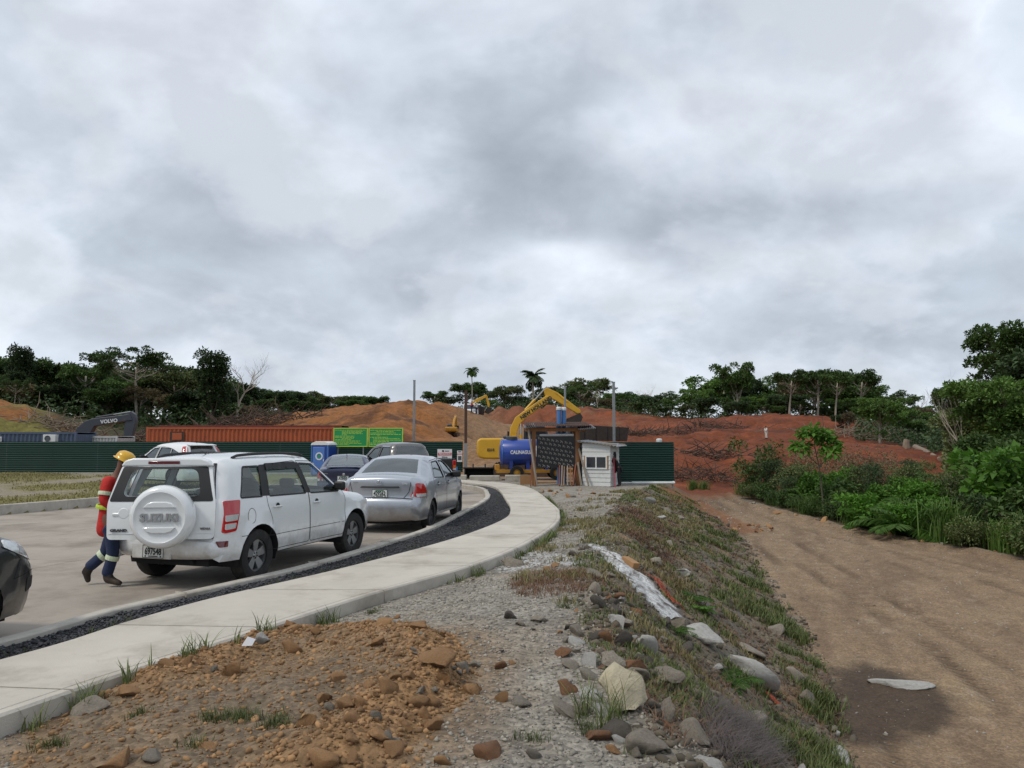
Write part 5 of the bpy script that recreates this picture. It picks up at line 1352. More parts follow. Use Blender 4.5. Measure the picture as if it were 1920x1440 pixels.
def excavator(label, loc, rz, paint, boom, arm, bucket, cyl, group=None, text_on=None, boom_m=None, sc=1.0, name='excavator', low=False):
    """machine faces +x in its own frame; boom, arm, bucket are side outlines (x, z)"""
    t = thing(name, label, 'excavator', loc, rz, group)
    for y in (-1.05, 1.05): track(t, -1.9, 1.9, y, .55, .38, M_MUDSTEEL)
    MB().box((0, 0, .55), (2.2, 1.6, .45)).build('undercarriage', M_STEELDK, t, bevel=.05)
    MB().lathe([(.7, .75), (.7, .95)], (0, 0, 0), 'z', 20).build('slew_ring', M_STEELDK, t)
    cw = MB().slab_xz([(-2.6, 1.08), (-2.72, 1.3), (-2.72, 2.0), (-2.55, 2.15), (-1.2, 2.15), (-1.2, 1.0), (-2.3, 1.0)], -1.35, 1.35).build('counterweight', paint, t, bevel=.10, seg=3)
    MB().box((.15, .55, 1.5), (2.7, 1.6, 1.0)).build('engine_housing', paint, t, bevel=.05)
    MB().box((-.3, -.9, 1.35), (1.7, .9, .75)).build('side_housing', paint, t, bevel=.05)
    if not low: MB().box((-.9, .3, 2.2), (.8, .7, .16)).build('engine_hood', M_CHARCOAL, t, bevel=.05)
    if not low: MB().tube([(-1.0, .7, 2.1), (-1.0, .7, 2.55)], .06, 10).build('exhaust', M_STEELDK, t)
    ck = .72 if low else 1.0
    cab = MB().slab_xz([(-.1, 1.0), (-.1, 2.75 * ck), (.2, 2.85 * ck), (1.1, 2.85 * ck), (1.45, 2.1 * ck), (1.5, 1.0)], .42, 1.35).build('cab', M_CHARCOAL, t, bevel=.06)
    MB().slab_xz([(.02, 1.85 * ck), (.02, 2.65 * ck), (1.02, 2.70 * ck), (1.32, 2.05 * ck), (1.32, 1.75 * ck)], .405, 1.365).build('cab_window', M_WGLASS, cab)
    MB().box((1.05, 0, 1.15), (.7, .62, .5)).build('boom_foot', paint, t, bevel=.05)
    b = MB().slab_xz(boom, -.26, .26).build('boom', boom_m or paint, t, bevel=.03)
    a = MB().slab_xz(arm, -.20, .20).build('arm', boom_m or paint, t, bevel=.03)
    for y in (-.26, .26):
        for (p, q) in cyl:
            p, q = np.array(p), np.array(q); m_ = p + (q - p) * .5
            yy = y if len(cyl) > 1 and (p, q) is cyl[0] else y * .6
            c = MB().tube([(p[0], yy, p[1]), (m_[0], yy, m_[1])], .075, 10).build('hydraulic_cylinder', boom_m or paint, t, smooth=True)
            MB().tube([(m_[0], yy, m_[1]), (q[0], yy, q[1])], .042, 8).build('piston_rod', M_CHROME, c, smooth=True)
    bk = MB(); n = len(bucket); W_ = .60
    for i in range(n - 2):            # curved shell, open mouth between the last and the first point
        p, q = bucket[i], bucket[i + 1]
        bk.add([(p[0], -W_, p[1]), (q[0], -W_, q[1]), (q[0], W_, q[1]), (p[0], W_, p[1])], [(0, 1, 2, 3)])
    for y in (-W_, W_): bk.add([(p[0], y, p[1]) for p in bucket], [tuple(range(n))])
    bo = bk.build('bucket', M_STEELDK, t); so = bo.modifiers.new('plate', 'SOLIDIFY'); so.thickness = .05
    lip = np.array(bucket[-2]); prev = np.array(bucket[-3]); dr_ = (lip - prev) / (np.linalg.norm(lip - prev) + 1e-6)
    for y in np.linspace(-W_ + .08, W_ - .08, 5):
        MB().bar((lip[0], y, lip[1]), (lip[0] + dr_[0] * .22, y, lip[1] + dr_[1] * .22), .09, .06).build('tooth', M_STEELDK, bo)
    if text_on:
        txt, sz, (tx_, tz_), ang, mt = text_on
        for y in (-.275,): text(txt, sz, mt, b, (tx_, y, tz_), (math.cos(ang), 0, math.sin(ang)), (-math.sin(ang), 0, math.cos(ang)), .004, .012, 1.0, 'boom_lettering')
    t.scale = (sc, sc, sc)
    return t
# yellow machine right behind the water tank
D1 = 44.0; ref = at(986, 874, D1); ref.z = gz(ref.x, D1) 
pp = lambda pts: pxpoly(pts, D1, ref)
boom = pp([(955, 836), (955, 824), (957, 802), (966, 783), (982, 771), (1024, 742), (1031, 745), (1027, 755), (987, 783), (974, 796), (969, 812), (968, 836)])
arm = pp([(1019, 731), (1025, 727), (1045, 736), (1088, 769), (1089, 774), (1082, 776), (1038, 749), (1029, 748), (1022, 742)])
bucket = pp([(1086, 775), (1091, 783), (1087, 793), (1076, 797), (1064, 790), (1063, 785)])
nh = excavator('yellow excavator with raised arm behind the blue water tank', ref, 0, M_YELLOW, boom, arm, bucket,
               [(pp([(977, 838)])[0], pp([(975, 792)])[0]), (pp([(985, 769)])[0], pp([(1021, 730)])[0]), (pp([(1042, 737)])[0], pp([(1085, 770)])[0])],
               text_on=('NEW HOLLAND', .29, pp([(1005, 765)])[0], math.atan2(771 - 742, 1024 - 982), M_INK))
text('E215', .20, M_INK, nh, (-1.95, -1.37, 1.50), (1, 0, 0), (0, 0, 1), .004, .006, 1.0, 'housing_lettering')
# charcoal machine behind the containers
D2 = 58.0; ref = at(120, 850, D2); ref.z = gz(ref.x, D2); pp = lambda pts: pxpoly(pts, D2, ref)
boom = pp([(139, 820), (147, 803), (162, 790), (176, 785), (234, 778), (246, 776), (251, 788), (236, 790), (180, 799), (168, 820)])
arm = pp([(238, 776), (247, 771), (255, 777), (257, 790), (250, 816), (247, 834), (231, 834), (235, 806), (237, 790)])
excavator('charcoal excavator arm rising behind the white and blue containers', ref, 0, M_CHARCOAL, boom, arm, pp([(248, 836), (256, 842), (252, 858), (236, 862), (226, 850), (228, 842)]),
          [(pp([(165, 818)])[0], pp([(172, 795)])[0]), (pp([(182, 783)])[0], pp([(247, 772)])[0])], text_on=('VOLVO', .38, pp([(208, 790)])[0], .10, M_WHITEP), low=True)
# two small ones far back in the cut
gb = [(.2, .0 + 1.4), (.5, 2.6), (1.6, 4.0), (3.9, 5.1), (4.2, 4.9), (4.0, 4.6), (2.0, 3.4), (1.2, 2.2), (.9, 1.2)]
ga = [(3.75, 5.2), (4.3, 5.1), (4.9, 3.2), (4.8, 2.6), (4.5, 2.6), (4.1, 4.3), (3.8, 4.7)]
gk = [(4.55, 2.6), (5.2, 2.2), (5.2, 1.6), (4.6, 1.2), (3.9, 1.5), (3.9, 1.8)]
gc = [((1.3, 1.4), (2.1, 3.3)), ((1.9, 4.1), (3.9, 5.1))]
p_ = hitp(849, 818, 80); excavator('yellow excavator seen from behind, working below the brown earth bank', p_, R(84), M_OLDYELLOW, gb, ga, gk, gc, 'excavators far back on the red cut', sc=.45)
p_ = hitp(874, 806, 120); excavator('distant yellow excavator with arm bent over the white dump truck', p_, R(8), M_YELLOW, gb, ga, gk, gc, 'excavators far back on the red cut', sc=.75)

def dump_truck(label, loc, rz, cabm, bedm, sc=1.0):
    t = thing('dump_truck', label, 'truck', loc, rz, 'dump trucks on the site')
    MB().box((-.4, 0, .85), (7.0, 1.0, .3)).build('chassis', M_STEELDK, t)
    for x in (2.5, -1.6, -2.9):
        for y in (-1.02, 1.02):
            w = MB().lathe([(.28, -.16), (.5, -.16), (.52, -.1), (.52, .1), (.5, .16), (.28, .16)], (x, y, .52), 'y', 20, close=True).build('wheel', M_BLACK, t, smooth=True)
            MB().lathe([(.28, -.1), (.1, -.13 if y < 0 else .13), (.001, -.13 if y < 0 else .13)], (x, y, .52), 'y', 14).build('rim', M_GALV, w)
    MB().slab_xz([(2.0, .75), (3.55, .75), (3.6, 1.5), (3.45, 1.75), (2.35, 1.85), (2.0, 1.85)], -.75, .75).build('bonnet', cabm, t, bevel=.08)
    cab = MB().slab_xz([(.9, .9), (2.2, .9), (2.25, 1.8), (2.0, 2.75), (1.0, 2.8), (.9, 2.6)], -1.15, 1.15).build('cab', cabm, t, bevel=.08)
    MB().slab_yz([(-1.0, 1.9), (1.0, 1.9), (.92, 2.55), (-.92, 2.55)], 2.0, 2.27).build('windscreen', M_WGLASS, cab)
    MB().slab_xz([(1.15, 1.8), (2.0, 1.8), (1.85, 2.5), (1.2, 2.5)], -1.17, 1.17).build('cab_window', M_WGLASS, cab)
    MB().box((3.6, 0, 1.15), (.06, .9, .6)).build('grille', M_BLACK, t); MB().box((3.65, 0, .7), (.2, 2.2, .28)).build('bumper', M_CHROME, t, bevel=.04)
    for y in (-.95, .95): MB().box((3.3, y, 1.1), (.5, .42, .5)).build('mudguard', cabm, t, bevel=.12)
    b = MB().add([(.7, -1.2, 1.2), (.7, 1.2, 1.2), (.7, 1.3, 2.6), (.7, -1.3, 2.6), (-3.9, -1.2, 1.1), (-3.9, 1.2, 1.1), (-4.1, 1.3, 2.3), (-4.1, -1.3, 2.3)], [(0, 1, 2, 3), (4, 7, 6, 5), (0, 4, 5, 1), (0, 3, 7, 4), (1, 5, 6, 2)]).build('load_bed', bedm, t)
    so = b.modifiers.new('plate', 'SOLIDIFY'); so.thickness = .08
    for x in (-3.2, -2.2, -1.2, -.2):
        for y in (-1.29, 1.29): MB().bar((x, y * .96, 1.2), (x - .03, y * 1.02, 2.4), .1, .08).build('bed_rib', bedm, b)
    t.scale = (sc, sc, sc)
    return t
p_ = hitp(886, 811, 120); dump_truck('white dump truck facing the camera beside the distant excavator', p_, R(-98), M_WHITEP, M_STEELDK, .95)
p_ = at(1092, 836, 62); dump_truck('dark dump truck half hidden behind the timber shelter roof', (p_.x, 62, gz(p_.x, 62)), R(170), M_CHARCOAL, M_STEELDK, .9)

# bucket lying at the gate
p_ = at(898, 893, 38.5); gb_ = thing('spare_bucket', 'wide black excavator bucket lying on the ground at the site gate', 'bucket', (p_.x, 38.5, gz(p_.x, 38.5)))
bs = MB(); sec = [(.0, .52), (.10, .50), (.34, .36), (.42, .12), (.30, .0), (-.35, .0)]
for i in range(len(sec) - 1): bs.add([(-.78, sec[i][0], sec[i][1]), (.78, sec[i][0], sec[i][1]), (.66, sec[i + 1][0], sec[i + 1][1]), (-.66, sec[i + 1][0], sec[i + 1][1])] if i == 0 else [(-.72, sec[i][0], sec[i][1]), (.72, sec[i][0], sec[i][1]), (.72, sec[i + 1][0], sec[i + 1][1]), (-.72, sec[i + 1][0], sec[i + 1][1])], [(0, 1, 2, 3)])
for x in (-.72, .72): bs.add([(x, p[0], p[1]) for p in sec], [tuple(range(len(sec)))])
o = bs.build('shell', M_BLACK, gb_); so = o.modifiers.new('plate', 'SOLIDIFY'); so.thickness = .04
MB().box((0, -.02, .53), (1.6, .12, .05)).build('lip', M_STEELDK, gb_)
for x in (-.3, .3): MB().slab_yz([(.1, .5), (.3, .42), (.28, .72), (.18, .72)], x - .03, x + .03).build('lug', M_BLACK, gb_)

# ------------------------------------------------------------------ poles
def pole(label, px, py0, py1, d, w, m, m2=None, split=.5, sink=.0):
    A = at(px, py1, d); z0 = gz(A.x, d); H_ = at(px, py0, d).z - z0
    t = thing('pole', label, 'pole', (A.x, d, z0 - .05), group='upright poles around the site gate')
    n = MB().box((0, 0, H_ / 2), (w, w, H_ + .05)).build('shaft', m, t, bevel=w * .12) if m2 is None else MB().box((0, 0, H_ * (split + 1) / 2), (w, w, H_ * (1 - split))).build('shaft', m, t)
    if m2: MB().box((0, 0, H_ * split / 2), (w * 1.06, w * 1.06, H_ * split)).build('sleeve', m2, t)
    MB().box((0, 0, H_ + .01), (w * 1.15, w * 1.15, .03)).build('cap_plate', m, t)
    MB().box((0, 0, .06), (w * 2.2, w * 2.2, .04)).build('base_plate', M_GALV, t)
pole('grey steel pole standing behind the fence right of the green sign boards', 776, 712, 822, 47.2, .13, M_GALV)
pole('rust-brown pole with a grey foot at the left gate post', 873, 731, 893, 40, .14, M_RUST, M_GALV, .40)
pole('thin grey pole beside the two blue pipes', 1060, 723, 860, 37, .09, M_GALV)
pole('grey steel pole rising behind the right green fence', 1152, 715, 880, 36.2, .12, M_GALV)

# ------------------------------------------------------------------ portable toilet, sign boards
p_ = at(607, 886, 44.2); wcab = thing('portable_toilet', 'blue portable toilet with a white roof by the fence', 'toilet', (p_.x, 44.2, gz(p_.x, 44.2)), R(-12))
MB().box((0, 0, .90), (1.06, 1.06, 1.74)).build('cabin', M_TANKBLUE, wcab, bevel=.05)
dd = MB().box((-.06, -.55, .86), (.72, .05, 1.55)).build('door', M_LTBLUE, wcab, bevel=.02)
MB().lathe([(.22, -.03), (.22, 0), (.15, 0), (.15, -.03)], (-.02, -.565, 1.12), 'y', 24, close=True).build('door_ring', M_WHITEP, dd)
MB().lathe([(.09, -.01), (.001, -.012)], (-.02, -.572, 1.12), 'y', 16).build('door_mark', M_SIGNGREEN, dd)
MB().box((.25, -.58, .9), (.04, .03, .12)).build('latch', M_WHITEP, dd)
for x in (-.5, .48): MB().box((x, -.54, .9), (.05, .04, 1.7)).build('edge_post', M_PIPEBLUE, wcab)
MB().add([(-.56, -.56, 1.75), (.56, -.56, 1.75), (.56, .56, 1.75), (-.56, .56, 1.75), (-.5, -.56, 1.86), (.5, -.56, 1.86), (.5, .56, 1.86), (-.5, .56, 1.86), (-.25, -.56, 1.96), (.25, -.56, 1.96), (.25, .56, 1.96), (-.25, .56, 1.96)],
         [(0, 1, 5, 4), (4, 5, 9, 8), (1, 2, 6, 5), (5, 6, 10, 9), (2, 3, 7, 6), (6, 7, 11, 10), (3, 0, 4, 7), (7, 4, 8, 11), (8, 9, 10, 11)]).build('roof', M_WHITEP, wcab, bevel=.02)
rnd = random.Random(4)
def sign_board(label, px0, px1, py0, py1, d, rows, logo):
    a, b_ = at(px0, py1, d), at(px1, py0, d); w, h = b_.x - a.x, b_.z - a.z
    t = thing('sign_board', label, 'sign', ((a.x + b_.x) / 2, d, gz(a.x, d)), group='green notice boards'); zc_ = (a.z + b_.z) / 2 - t.location.z
    bd = MB().box((0, 0, zc_), (w, .03, h)).build('board', M_SIGNGREEN, t)
    for cx, cz, sx, sz in ((0, h / 2, w + .06, .05), (0, -h / 2, w + .06, .05), (-w / 2, 0, .05, h - .06), (w / 2, 0, .05, h - .06)): MB().box((cx, -.015, zc_ + cz), (sx, .05, sz)).build('frame_bar', M_SIGNYEL, t)
    for x in (-w * .38, w * .38): MB().box((x, .05, (zc_ + h / 2) / 2), (.06, .06, zc_ + h / 2)).build('leg', M_GALV, t)
    n = len(rows); tx_ = MB()
    for i, (s0, s1) in enumerate(rows):
        zz = zc_ + h / 2 - .07 - (h - .14) * (i + .5) / n; x = -w / 2 + .06 + (w - .12) * s0; xe = -w / 2 + .06 + (w - .12) * s1
        while x < xe:
            l = rnd.uniform(.06, .26); l = min(l, xe - x)
            tx_.box((x + l / 2, -.018, zz), (l, .008, (h - .14) / n * .42)); x += l + .035
    tx_.build('writing', M_SIGNYEL, bd)['kind'] = 'stuff'
sign_board('left green notice board with yellow lines of writing', 626, 689, 803, 837, 45.3, [(0, .98), (.22, .88), (.22, .84), (.22, .88), (.22, .38), (0, .62), (0, .62), (.22, .6), (0, .52), (0, .80), (0, .78), (0, .85), (0, .46)], True)
sign_board('right green notice board with yellow lines of writing, above the pickup cab', 692, 755, 803, 837, 45.3, [(0, .98), (.2, .74), (0, .82), (0, .98), (.22, .32), (0, .56), (.1, .94), (.1, .98), (.1, .6), (0, .5), (0, .4)], False)
def flat_sign(label, px0, px1, py0, py1, d, m=M_PAPER, cat='sign'):
    a, b_ = at(px0, py1, d), at(px1, py0, d); w, h = b_.x - a.x, b_.z - a.z
    t = MB().box((0, 0, 0), (w, .012, h)).build('fence_sign', m); t.location = ((a.x + b_.x) / 2, d, (a.z + b_.z) / 2); tag(t, label, cat)
    return t, w, h
t, w, h = flat_sign('white caution sign with a red band on the green fence', 820, 847.5, 842, 870.5, 45.88)
MB().box((0, -.009, h * .17), (w * .94, .008, h * .17)).build('band', M_SIGNRED, t)
text('PRECAUCION', .145, M_PAPER, t, (0, -.016, h * .17), (1, 0, 0), (0, 0, 1), .002, .004, .78)
MB().box((-.10, -.009, h * .37), (.12, .008, .10)).build('emblem', M_INK, t); MB().box((.14, -.009, h * .37), (.26, .008, .05)).build('maker_line', M_MIXGREY, t)
text('ZONA', .13, M_INK, t, (0, -.010, -.04), (1, 0, 0), (0, 0, 1), .002, .004, .9); text('DE', .10, M_INK, t, (0, -.010, -.16), (1, 0, 0), (0, 0, 1), .002, .004, .9); text('CONSTRUCCION', .10, M_INK, t, (0, -.010, -.28), (1, 0, 0), (0, 0, 1), .002, .004, .8)
t, w, h = flat_sign('narrow white notice at the right end of the long green fence', 857, 867, 845, 866, 45.86)
MB().box((0, -.009, h * .20), (w * .96, .008, .04)).build('band', M_SIGNRED, t); MB().box((0, -.009, h * .40), (w * .6, .008, .05)).build('heading', M_INK, t)
MB().box((0, -.009, -h * .16), (w * .66, .008, h * .36)).build('print_block', M_MIXGREY, t)
t, w, h = flat_sign('blue panel with a yellow patch low on the green fence', 838, 858, 875, 889, 45.5, M_PIPEBLUE)
MB().lathe([(.12, -.005), (.12, -.012), (.001, -.014)], (-w * .27, -.005, h * .12), 'y', 16).build('patch', M_OLDYELLOW, t)

# ------------------------------------------------------------------ tank trailer
tk = thing('water_tank_trailer', 'blue water tank on a yellow wheeled frame behind the shelter', 'trailer', (at(1000, 880, 37.5).x, 37.5, 0), R(4)); tk.location.z = gz(tk.location.x, 37.5) + .02
L0, L1, zc_, rr = -1.55, 1.62, 1.29, .63
tank = MB().lathe([(.02, L0 - .10), (rr * .5, L0 - .08), (rr * .93, L0 - .02), (rr, L0 + .03), (rr, L1 - .03), (rr * .93, L1 + .02), (rr * .5, L1 + .08), (.02, L1 + .10)], (0, 0, zc_), 'x', 40).build('tank', M_TANKBLUE, tk, smooth=True, angle=50)
MB().lathe([(rr + .012, L0), (rr + .012, L0 + .05)], (0, 0, zc_), 'x', 40, cap=False).build('end_rim', M_LTBLUE, tank)
MB().lathe([(.28, rr - .05), (.28, rr + .10), (.24, rr + .13), (.001, rr + .13)], (-1.05, 0, zc_), 'z', 18).build('manhole', M_CHARCOAL, tank, smooth=True)
for x in (-1.1, -.3, .62, 1.28):
    for y in (-.42, .42): MB().box((x, y, .72), (.16, .12, .55)).build('leg', M_TANKBLUE, tk)
# the name follows the drum
ang = 0.12
lt = text_mesh('CALINAGUA', .235, .004, .008, .80); lt.materials.clear()
for v_ in lt.vertices:
    a = -math.pi / 2 - ang * 0 + (v_.co.y) / rr; rad = rr + .004 + v_.co.z
    v_.co = (v_.co.x - .62, rad * math.cos(a + .0) * 1.0 if False else -rad * math.cos(v_.co.y / rr), zc_ + rad * math.sin(v_.co.y / rr))
link('tank_lettering', lt, tank, M_PAPER)
dr_ = []
for k in range(20):
    a = 2 * math.pi * k / 20; dr_.append((.30 * math.cos(a) + .28, .34 * math.sin(a) + .06))
vs = [(p[0], -math.sqrt(max(0, rr * rr - p[1] ** 2)) - .006, zc_ + p[1]) for p in dr_]; vs2 = [(.28, -math.sqrt(rr * rr - .06 ** 2) - .006, zc_ + .06)]
MB().add(vs + vs2, [(i, (i + 1) % 20, 20) for i in range(20)]).build('tank_mark', M_PAPER, tank)
for y in (-.45, .45): MB().box((0, y, .40), (3.6, .10, .16)).build('frame_rail', M_OLDYELLOW, tk)
for x in (-1.5, -.5, .5, 1.5): MB().box((x, 0, .40), (.12, .8, .12)).build('cross_member', M_OLDYELLOW, tk)
MB().box((-1.75, 0, .58), (.22, .8, .26)).build('brake_box', M_OLDYELLOW, tk, bevel=.02)
for x in (-.85, 1.05):
    for y in (-.62, .62):
        w = MB().lathe([(.17, -.11), (.31, -.11), (.33, -.06), (.33, .06), (.31, .11), (.17, .11)], (x, y, .33), 'y', 24, close=True).build('wheel', M_BLACK, tk, smooth=True)
        MB().lathe([(.17, -.06), (.06, -.08), (.001, -.08)], (x, y, .33), 'y', 16).build('rim', M_OLDYELLOW, w)
MB().tube([(1.8, 0, .40), (2.5, 0, .36)], .05, 8).build('drawbar', M_OLDYELLOW, tk)

# ------------------------------------------------------------------ timber shelter
sh = thing('timber_shelter', 'timber shelter with a rusty corrugated roof and a black boarded front', 'shelter', (at(1041, 900, 33).x, 33, 0)); sx0 = sh.location.x; sh.location.z = gz(sx0, 33)
lx = lambda px: at(px, 850, 33).x - sx0
lz = lambda py: at(1041, py, 33).z - sh.location.z
for px in (1001, 1083): MB().box((lx(px), 0, lz(808) / 2), (.17, .12, lz(808))).build('post', M_WOOD, sh, bevel=.01)
for px in (1004, 1082): MB().box((lx(px), 1.6, lz(806) / 2), (.12, .12, lz(806))).build('post', M_WOOD, sh)
MB().box((lx(1042), -.02, lz(806)), (lx(1100) - lx(985), .10, .13)).build('beam', M_WOOD, sh); MB().box((lx(1042), 1.6, lz(803)), (lx(1100) - lx(985), .10, .12)).build('beam', M_WOOD, sh)
rt = MB(); corrugated(rt, (lx(985), -.5, lz(799)), (1, 0, 0), Vector((0, 2.6, .22)), lx(1108) - lx(985), 2.6, 34, .025, 'x'); rt.build('roof_sheet', M_RUST, sh, smooth=True)
corrugated(MB(), (lx(1083), -.75, lz(806)), Vector((1, 0, .10)), Vector((0, 1, .10)), lx(1114) - lx(1083), 1.9, 8, .025, 'x').build('roof_sheet', M_GALV, sh, smooth=True)
corrugated(MB(), (lx(982), -.7, lz(803)), Vector((1, 0, .12)), Vector((0, 1, .10)), .5, 1.7, 6, .025, 'x').build('roof_sheet', M_GALV, sh, smooth=True)
x0, x1, z0, z1 = lx(1006), lx(1078), lz(877), lz(818)
pn = MB().box(((x0 + x1) / 2, .03, (z0 + z1) / 2), (x1 - x0, .03, z1 - z0)).build('board', M_FILM, sh)
pr = MB()
for i in range(9):
    for j in range(7):
        cx = x0 + .10 + i * .19 + (j % 2) * .095; cz = z0 + .10 + j * .19 - i * .03
        if cx > x1 - .06 or cz > z1 - .05 or cz < z0 + .04: continue
        for k, (ox, oz) in enumerate(((-.025, .02), (.03, -.015))):
            pts = [(cx + ox + 0.034 * math.cos(a), .008, cz + oz + .038 * math.sin(a)) for a in np.linspace(-2.2 + k, 2.0 + k, 7)]
            pr.tube(pts, .010, 3)
pr.build('printed_marks', M_FILMINK, pn)['kind'] = 'stuff'
MB().tube([(lx(1012), .12, lz(816)), (lx(1076), .12, lz(815.5))], .055, 10).build('white_tube', M_WHITEP, sh, smooth=True)
corrugated(MB(), (lx(1083), 1.2, 0), (1, 0, 0), (0, 0, 1), .75, lz(836), 9, .03, 'x').build('back_sheet', M_GALV, sh)
for i, (px, d) in enumerate(((1048, 33.9), (1057, 34.0))):
    p_ = at(px, 765, d); t = thing('blue_pipe', ('left' if i == 0 else 'right') + ' one of two blue pipes standing up through the shelter roof', 'pipe', (p_.x, d, gz(p_.x, d)), group='blue stand pipes')
    hh = at(px, 766 + i, d).z - t.location.z
    MB().tube([(0, 0, -.05), (0, 0, hh)], .095, 16).build('pipe', M_PIPEBLUE, t, smooth=True)
    MB().lathe([(.12, hh - .06), (.125, hh + .03), (.09, hh + .07), (.001, hh + .08)], (0, 0, 0), 'z', 16).build('cap', M_WHITEP, t, smooth=True)
# planks and bars leaning on the shelter
def lean(label, a, b_, w, h_, m, group='timbers leaning on the shelter', name='plank'):
    A, B_ = at(*a), at(*b_); A.z = gz(A.x, A.y) ; o = MB().bar((0, 0, 0), B_ - A, w, h_).build(name, m); o.location = A + Vector((0, 0, .02)); tag(o, label, 'plank', group)
lean('pale timber leaning steeply across the left shelter post', (1007, 915, 32.5), (991, 806, 32.9), .05, .09, M_WOODOLD)
lean('reddish timber leaning on the left shelter post', (995, 914, 32.6), (1000, 830, 32.9), .05, .10, M_WOODRED)
lean('brown timber leaning on the left shelter post foot', (1003, 916, 32.5), (1001, 850, 32.9), .04, .10, M_WOOD)
lean('long pale timber sloping from the right shelter post to the ground', (1104, 917, 32.2), (1085, 842, 32.9), .05, .08, M_WOODOLD)
lean('reddish plank leaning on the foot of the right shelter post', (1075, 913, 32.5), (1080, 872, 32.9), .05, .14, M_WOODRED)
lean('greyish plank leaning beside the right shelter post', (1090, 914, 32.5), (1083, 868, 32.9), .05, .11, M_WOODOLD)
lean('yellowish timber upright under the black board', (1057, 913, 32.55), (1058, 876, 32.9), .05, .08, M_PLY)
lean('pale timber upright under the black board', (1064, 913, 32.55), (1064, 875, 32.9), .05, .10, M_WOODOLD)
lean('dark plank upright under the black board at its middle', (1049, 913, 32.6), (1049, 874, 32.9), .05, .16, M_WOODRED)
lean('pale plank upright beside the dark one under the black board', (1053, 914, 32.55), (1054, 874, 32.85), .05, .09, M_WOODOLD)
lean('brown timber upright under the black board beside the pale one', (1070, 913, 32.55), (1069, 875, 32.9), .05, .07, M_WOOD)
p_ = at(1050, 904, 34.6); o = MB().box((0, 0, .0), (2.5, 1.2, .05)).build('plywood_sheet', M_PLY); o.location = (p_.x - .5, 35.2, gz(p_.x, 35.2) + .03); tag(o, 'orange brown plywood sheet lying behind the shelter posts', 'plywood')
p_ = at(985, 900, 33.6); o = MB().box((0, 0, .2), (.45, .05, .42)).build('plywood_sheet', M_PLY); o.location = (p_.x, 33.5, gz(p_.x, 33.5)); tag(o, 'small plywood panel standing at the left foot of the shelter', 'plywood')
dr = thing('drain_slab', 'low concrete drain wall beside the gate with broken top', 'drain', (at(920, 898, 35.5).x, 36.4, -.05)); dr.location.z = gz(dr.location.x, 36.4) - .02
for i, (a, l) in enumerate(((-1.9, 1.5), (-.3, 1.4), (1.2, 1.1))): MB().box((a, 0, .14), (l, .5, .30 - .05 * (i % 2))).build('slab', M_KERB, dr, bevel=.03)

# ------------------------------------------------------------------ guard hut
c_ = at(1127, 912, 33.0); hut = thing('guard_hut', 'small white boarded guard hut with a sliding window and tin roof', 'hut', (c_.x, 33.0, gz(c_.x, 33.0)), R(-24))
HW, HD, HH = .60, .62, 1.78
MB().box((0, 0, HH / 2), (2 * HW - .05, 2 * HD - .05, HH)).build('core', M_TRIM, hut)
nb = 10; bh = HH / nb
for i in range(nb):
    z = bh * i; tilt = .02
    def board(mb, a, b_, ny): 
        a, b_ = Vector(a), Vector(b_); nn = Vector(ny); up = Vector((0, 0, bh * 1.02))
        v = [a + nn * .030, b_ + nn * .030, b_ + up + nn * .010, a + up + nn * .010]; w_ = [p - nn * .015 for p in v]
        return mb.add(v + w_, [(0, 1, 2, 3), (7, 6, 5, 4), (0, 4, 5, 1), (1, 5, 6, 2), (2, 6, 7, 3), (3, 7, 4, 0)])
    if 3.9 < z / bh + .5 and z / bh + .5 < 7.0:
        board(MB(), (-HW, -HD, z), (-HW + .10, -HD, z), (0, -1, 0)).build('board', M_SIDING, hut); board(MB(), (HW - .10, -HD, z), (HW, -HD, z), (0, -1, 0)).build('board', M_SIDING, hut)
    else: board(MB(), (-HW, -HD, z), (HW, -HD, z), (0, -1, 0)).build('board', M_SIDING, hut)
    if z < 1.3 and z > .5: board(MB(), (HW, -HD, z), (HW, -HD + .42, z), (1, 0, 0)).build('board', M_SIDING, hut); board(MB(), (HW, HD - .42, z), (HW, HD, z), (1, 0, 0)).build('board', M_SIDING, hut)
    else: board(MB(), (HW, -HD, z), (HW, HD, z), (1, 0, 0)).build('board', M_SIDING, hut)
    board(MB(), (-HW, HD, z), (-HW, -HD, z), (-1, 0, 0)).build('board', M_SIDING, hut)
wz = bh * 5.5; wn_ = MB().box((0, -HD + .0, wz), (.90, .05, .50)).build('window', M_WHITEP, hut)
for x in (-.215, .215): MB().box((x, -HD - .032, wz), (.38, .02, .42)).build('pane', M_WGLASS, wn_)
for x in (-.445, 0, .445): MB().box((x, -HD - .04, wz), (.05, .04, .52)).build('frame_bar', M_WHITEP, wn_)
for z in (wz - .25, wz + .25): MB().box((0, -HD - .04, z), (.94, .045, .045)).build('frame_bar', M_WHITEP, wn_)
for x in (-.50, .50): MB().box((x, -HD - .035, wz), (.05, .03, .56)).build('window_jamb', M_PLY, wn_)
MB().box((HW + .015, 0, .92), (.03, .36, .78)).build('side_window', M_TRIM, hut)
MB().box((HW - .02, -HD + .02, HH / 2), (.06, .06, HH)).build('corner_post', M_SIDING, hut)
rr_ = MB(); corrugated(rr_, (-HW - .25, -HD - .18, HH + .10), Vector((1, 0, -.13)), Vector((0, 1, .02)), 1.85, 1.6, 12, .018, 'x'); rr_.build('roof', M_GALV, hut, smooth=True)
for y in (-HD - .1, HD): MB().bar((-HW - .2, y, HH + .06), (HW + .3, y, HH - .06), .05, .06).build('rafter', M_WOODOLD, hut)
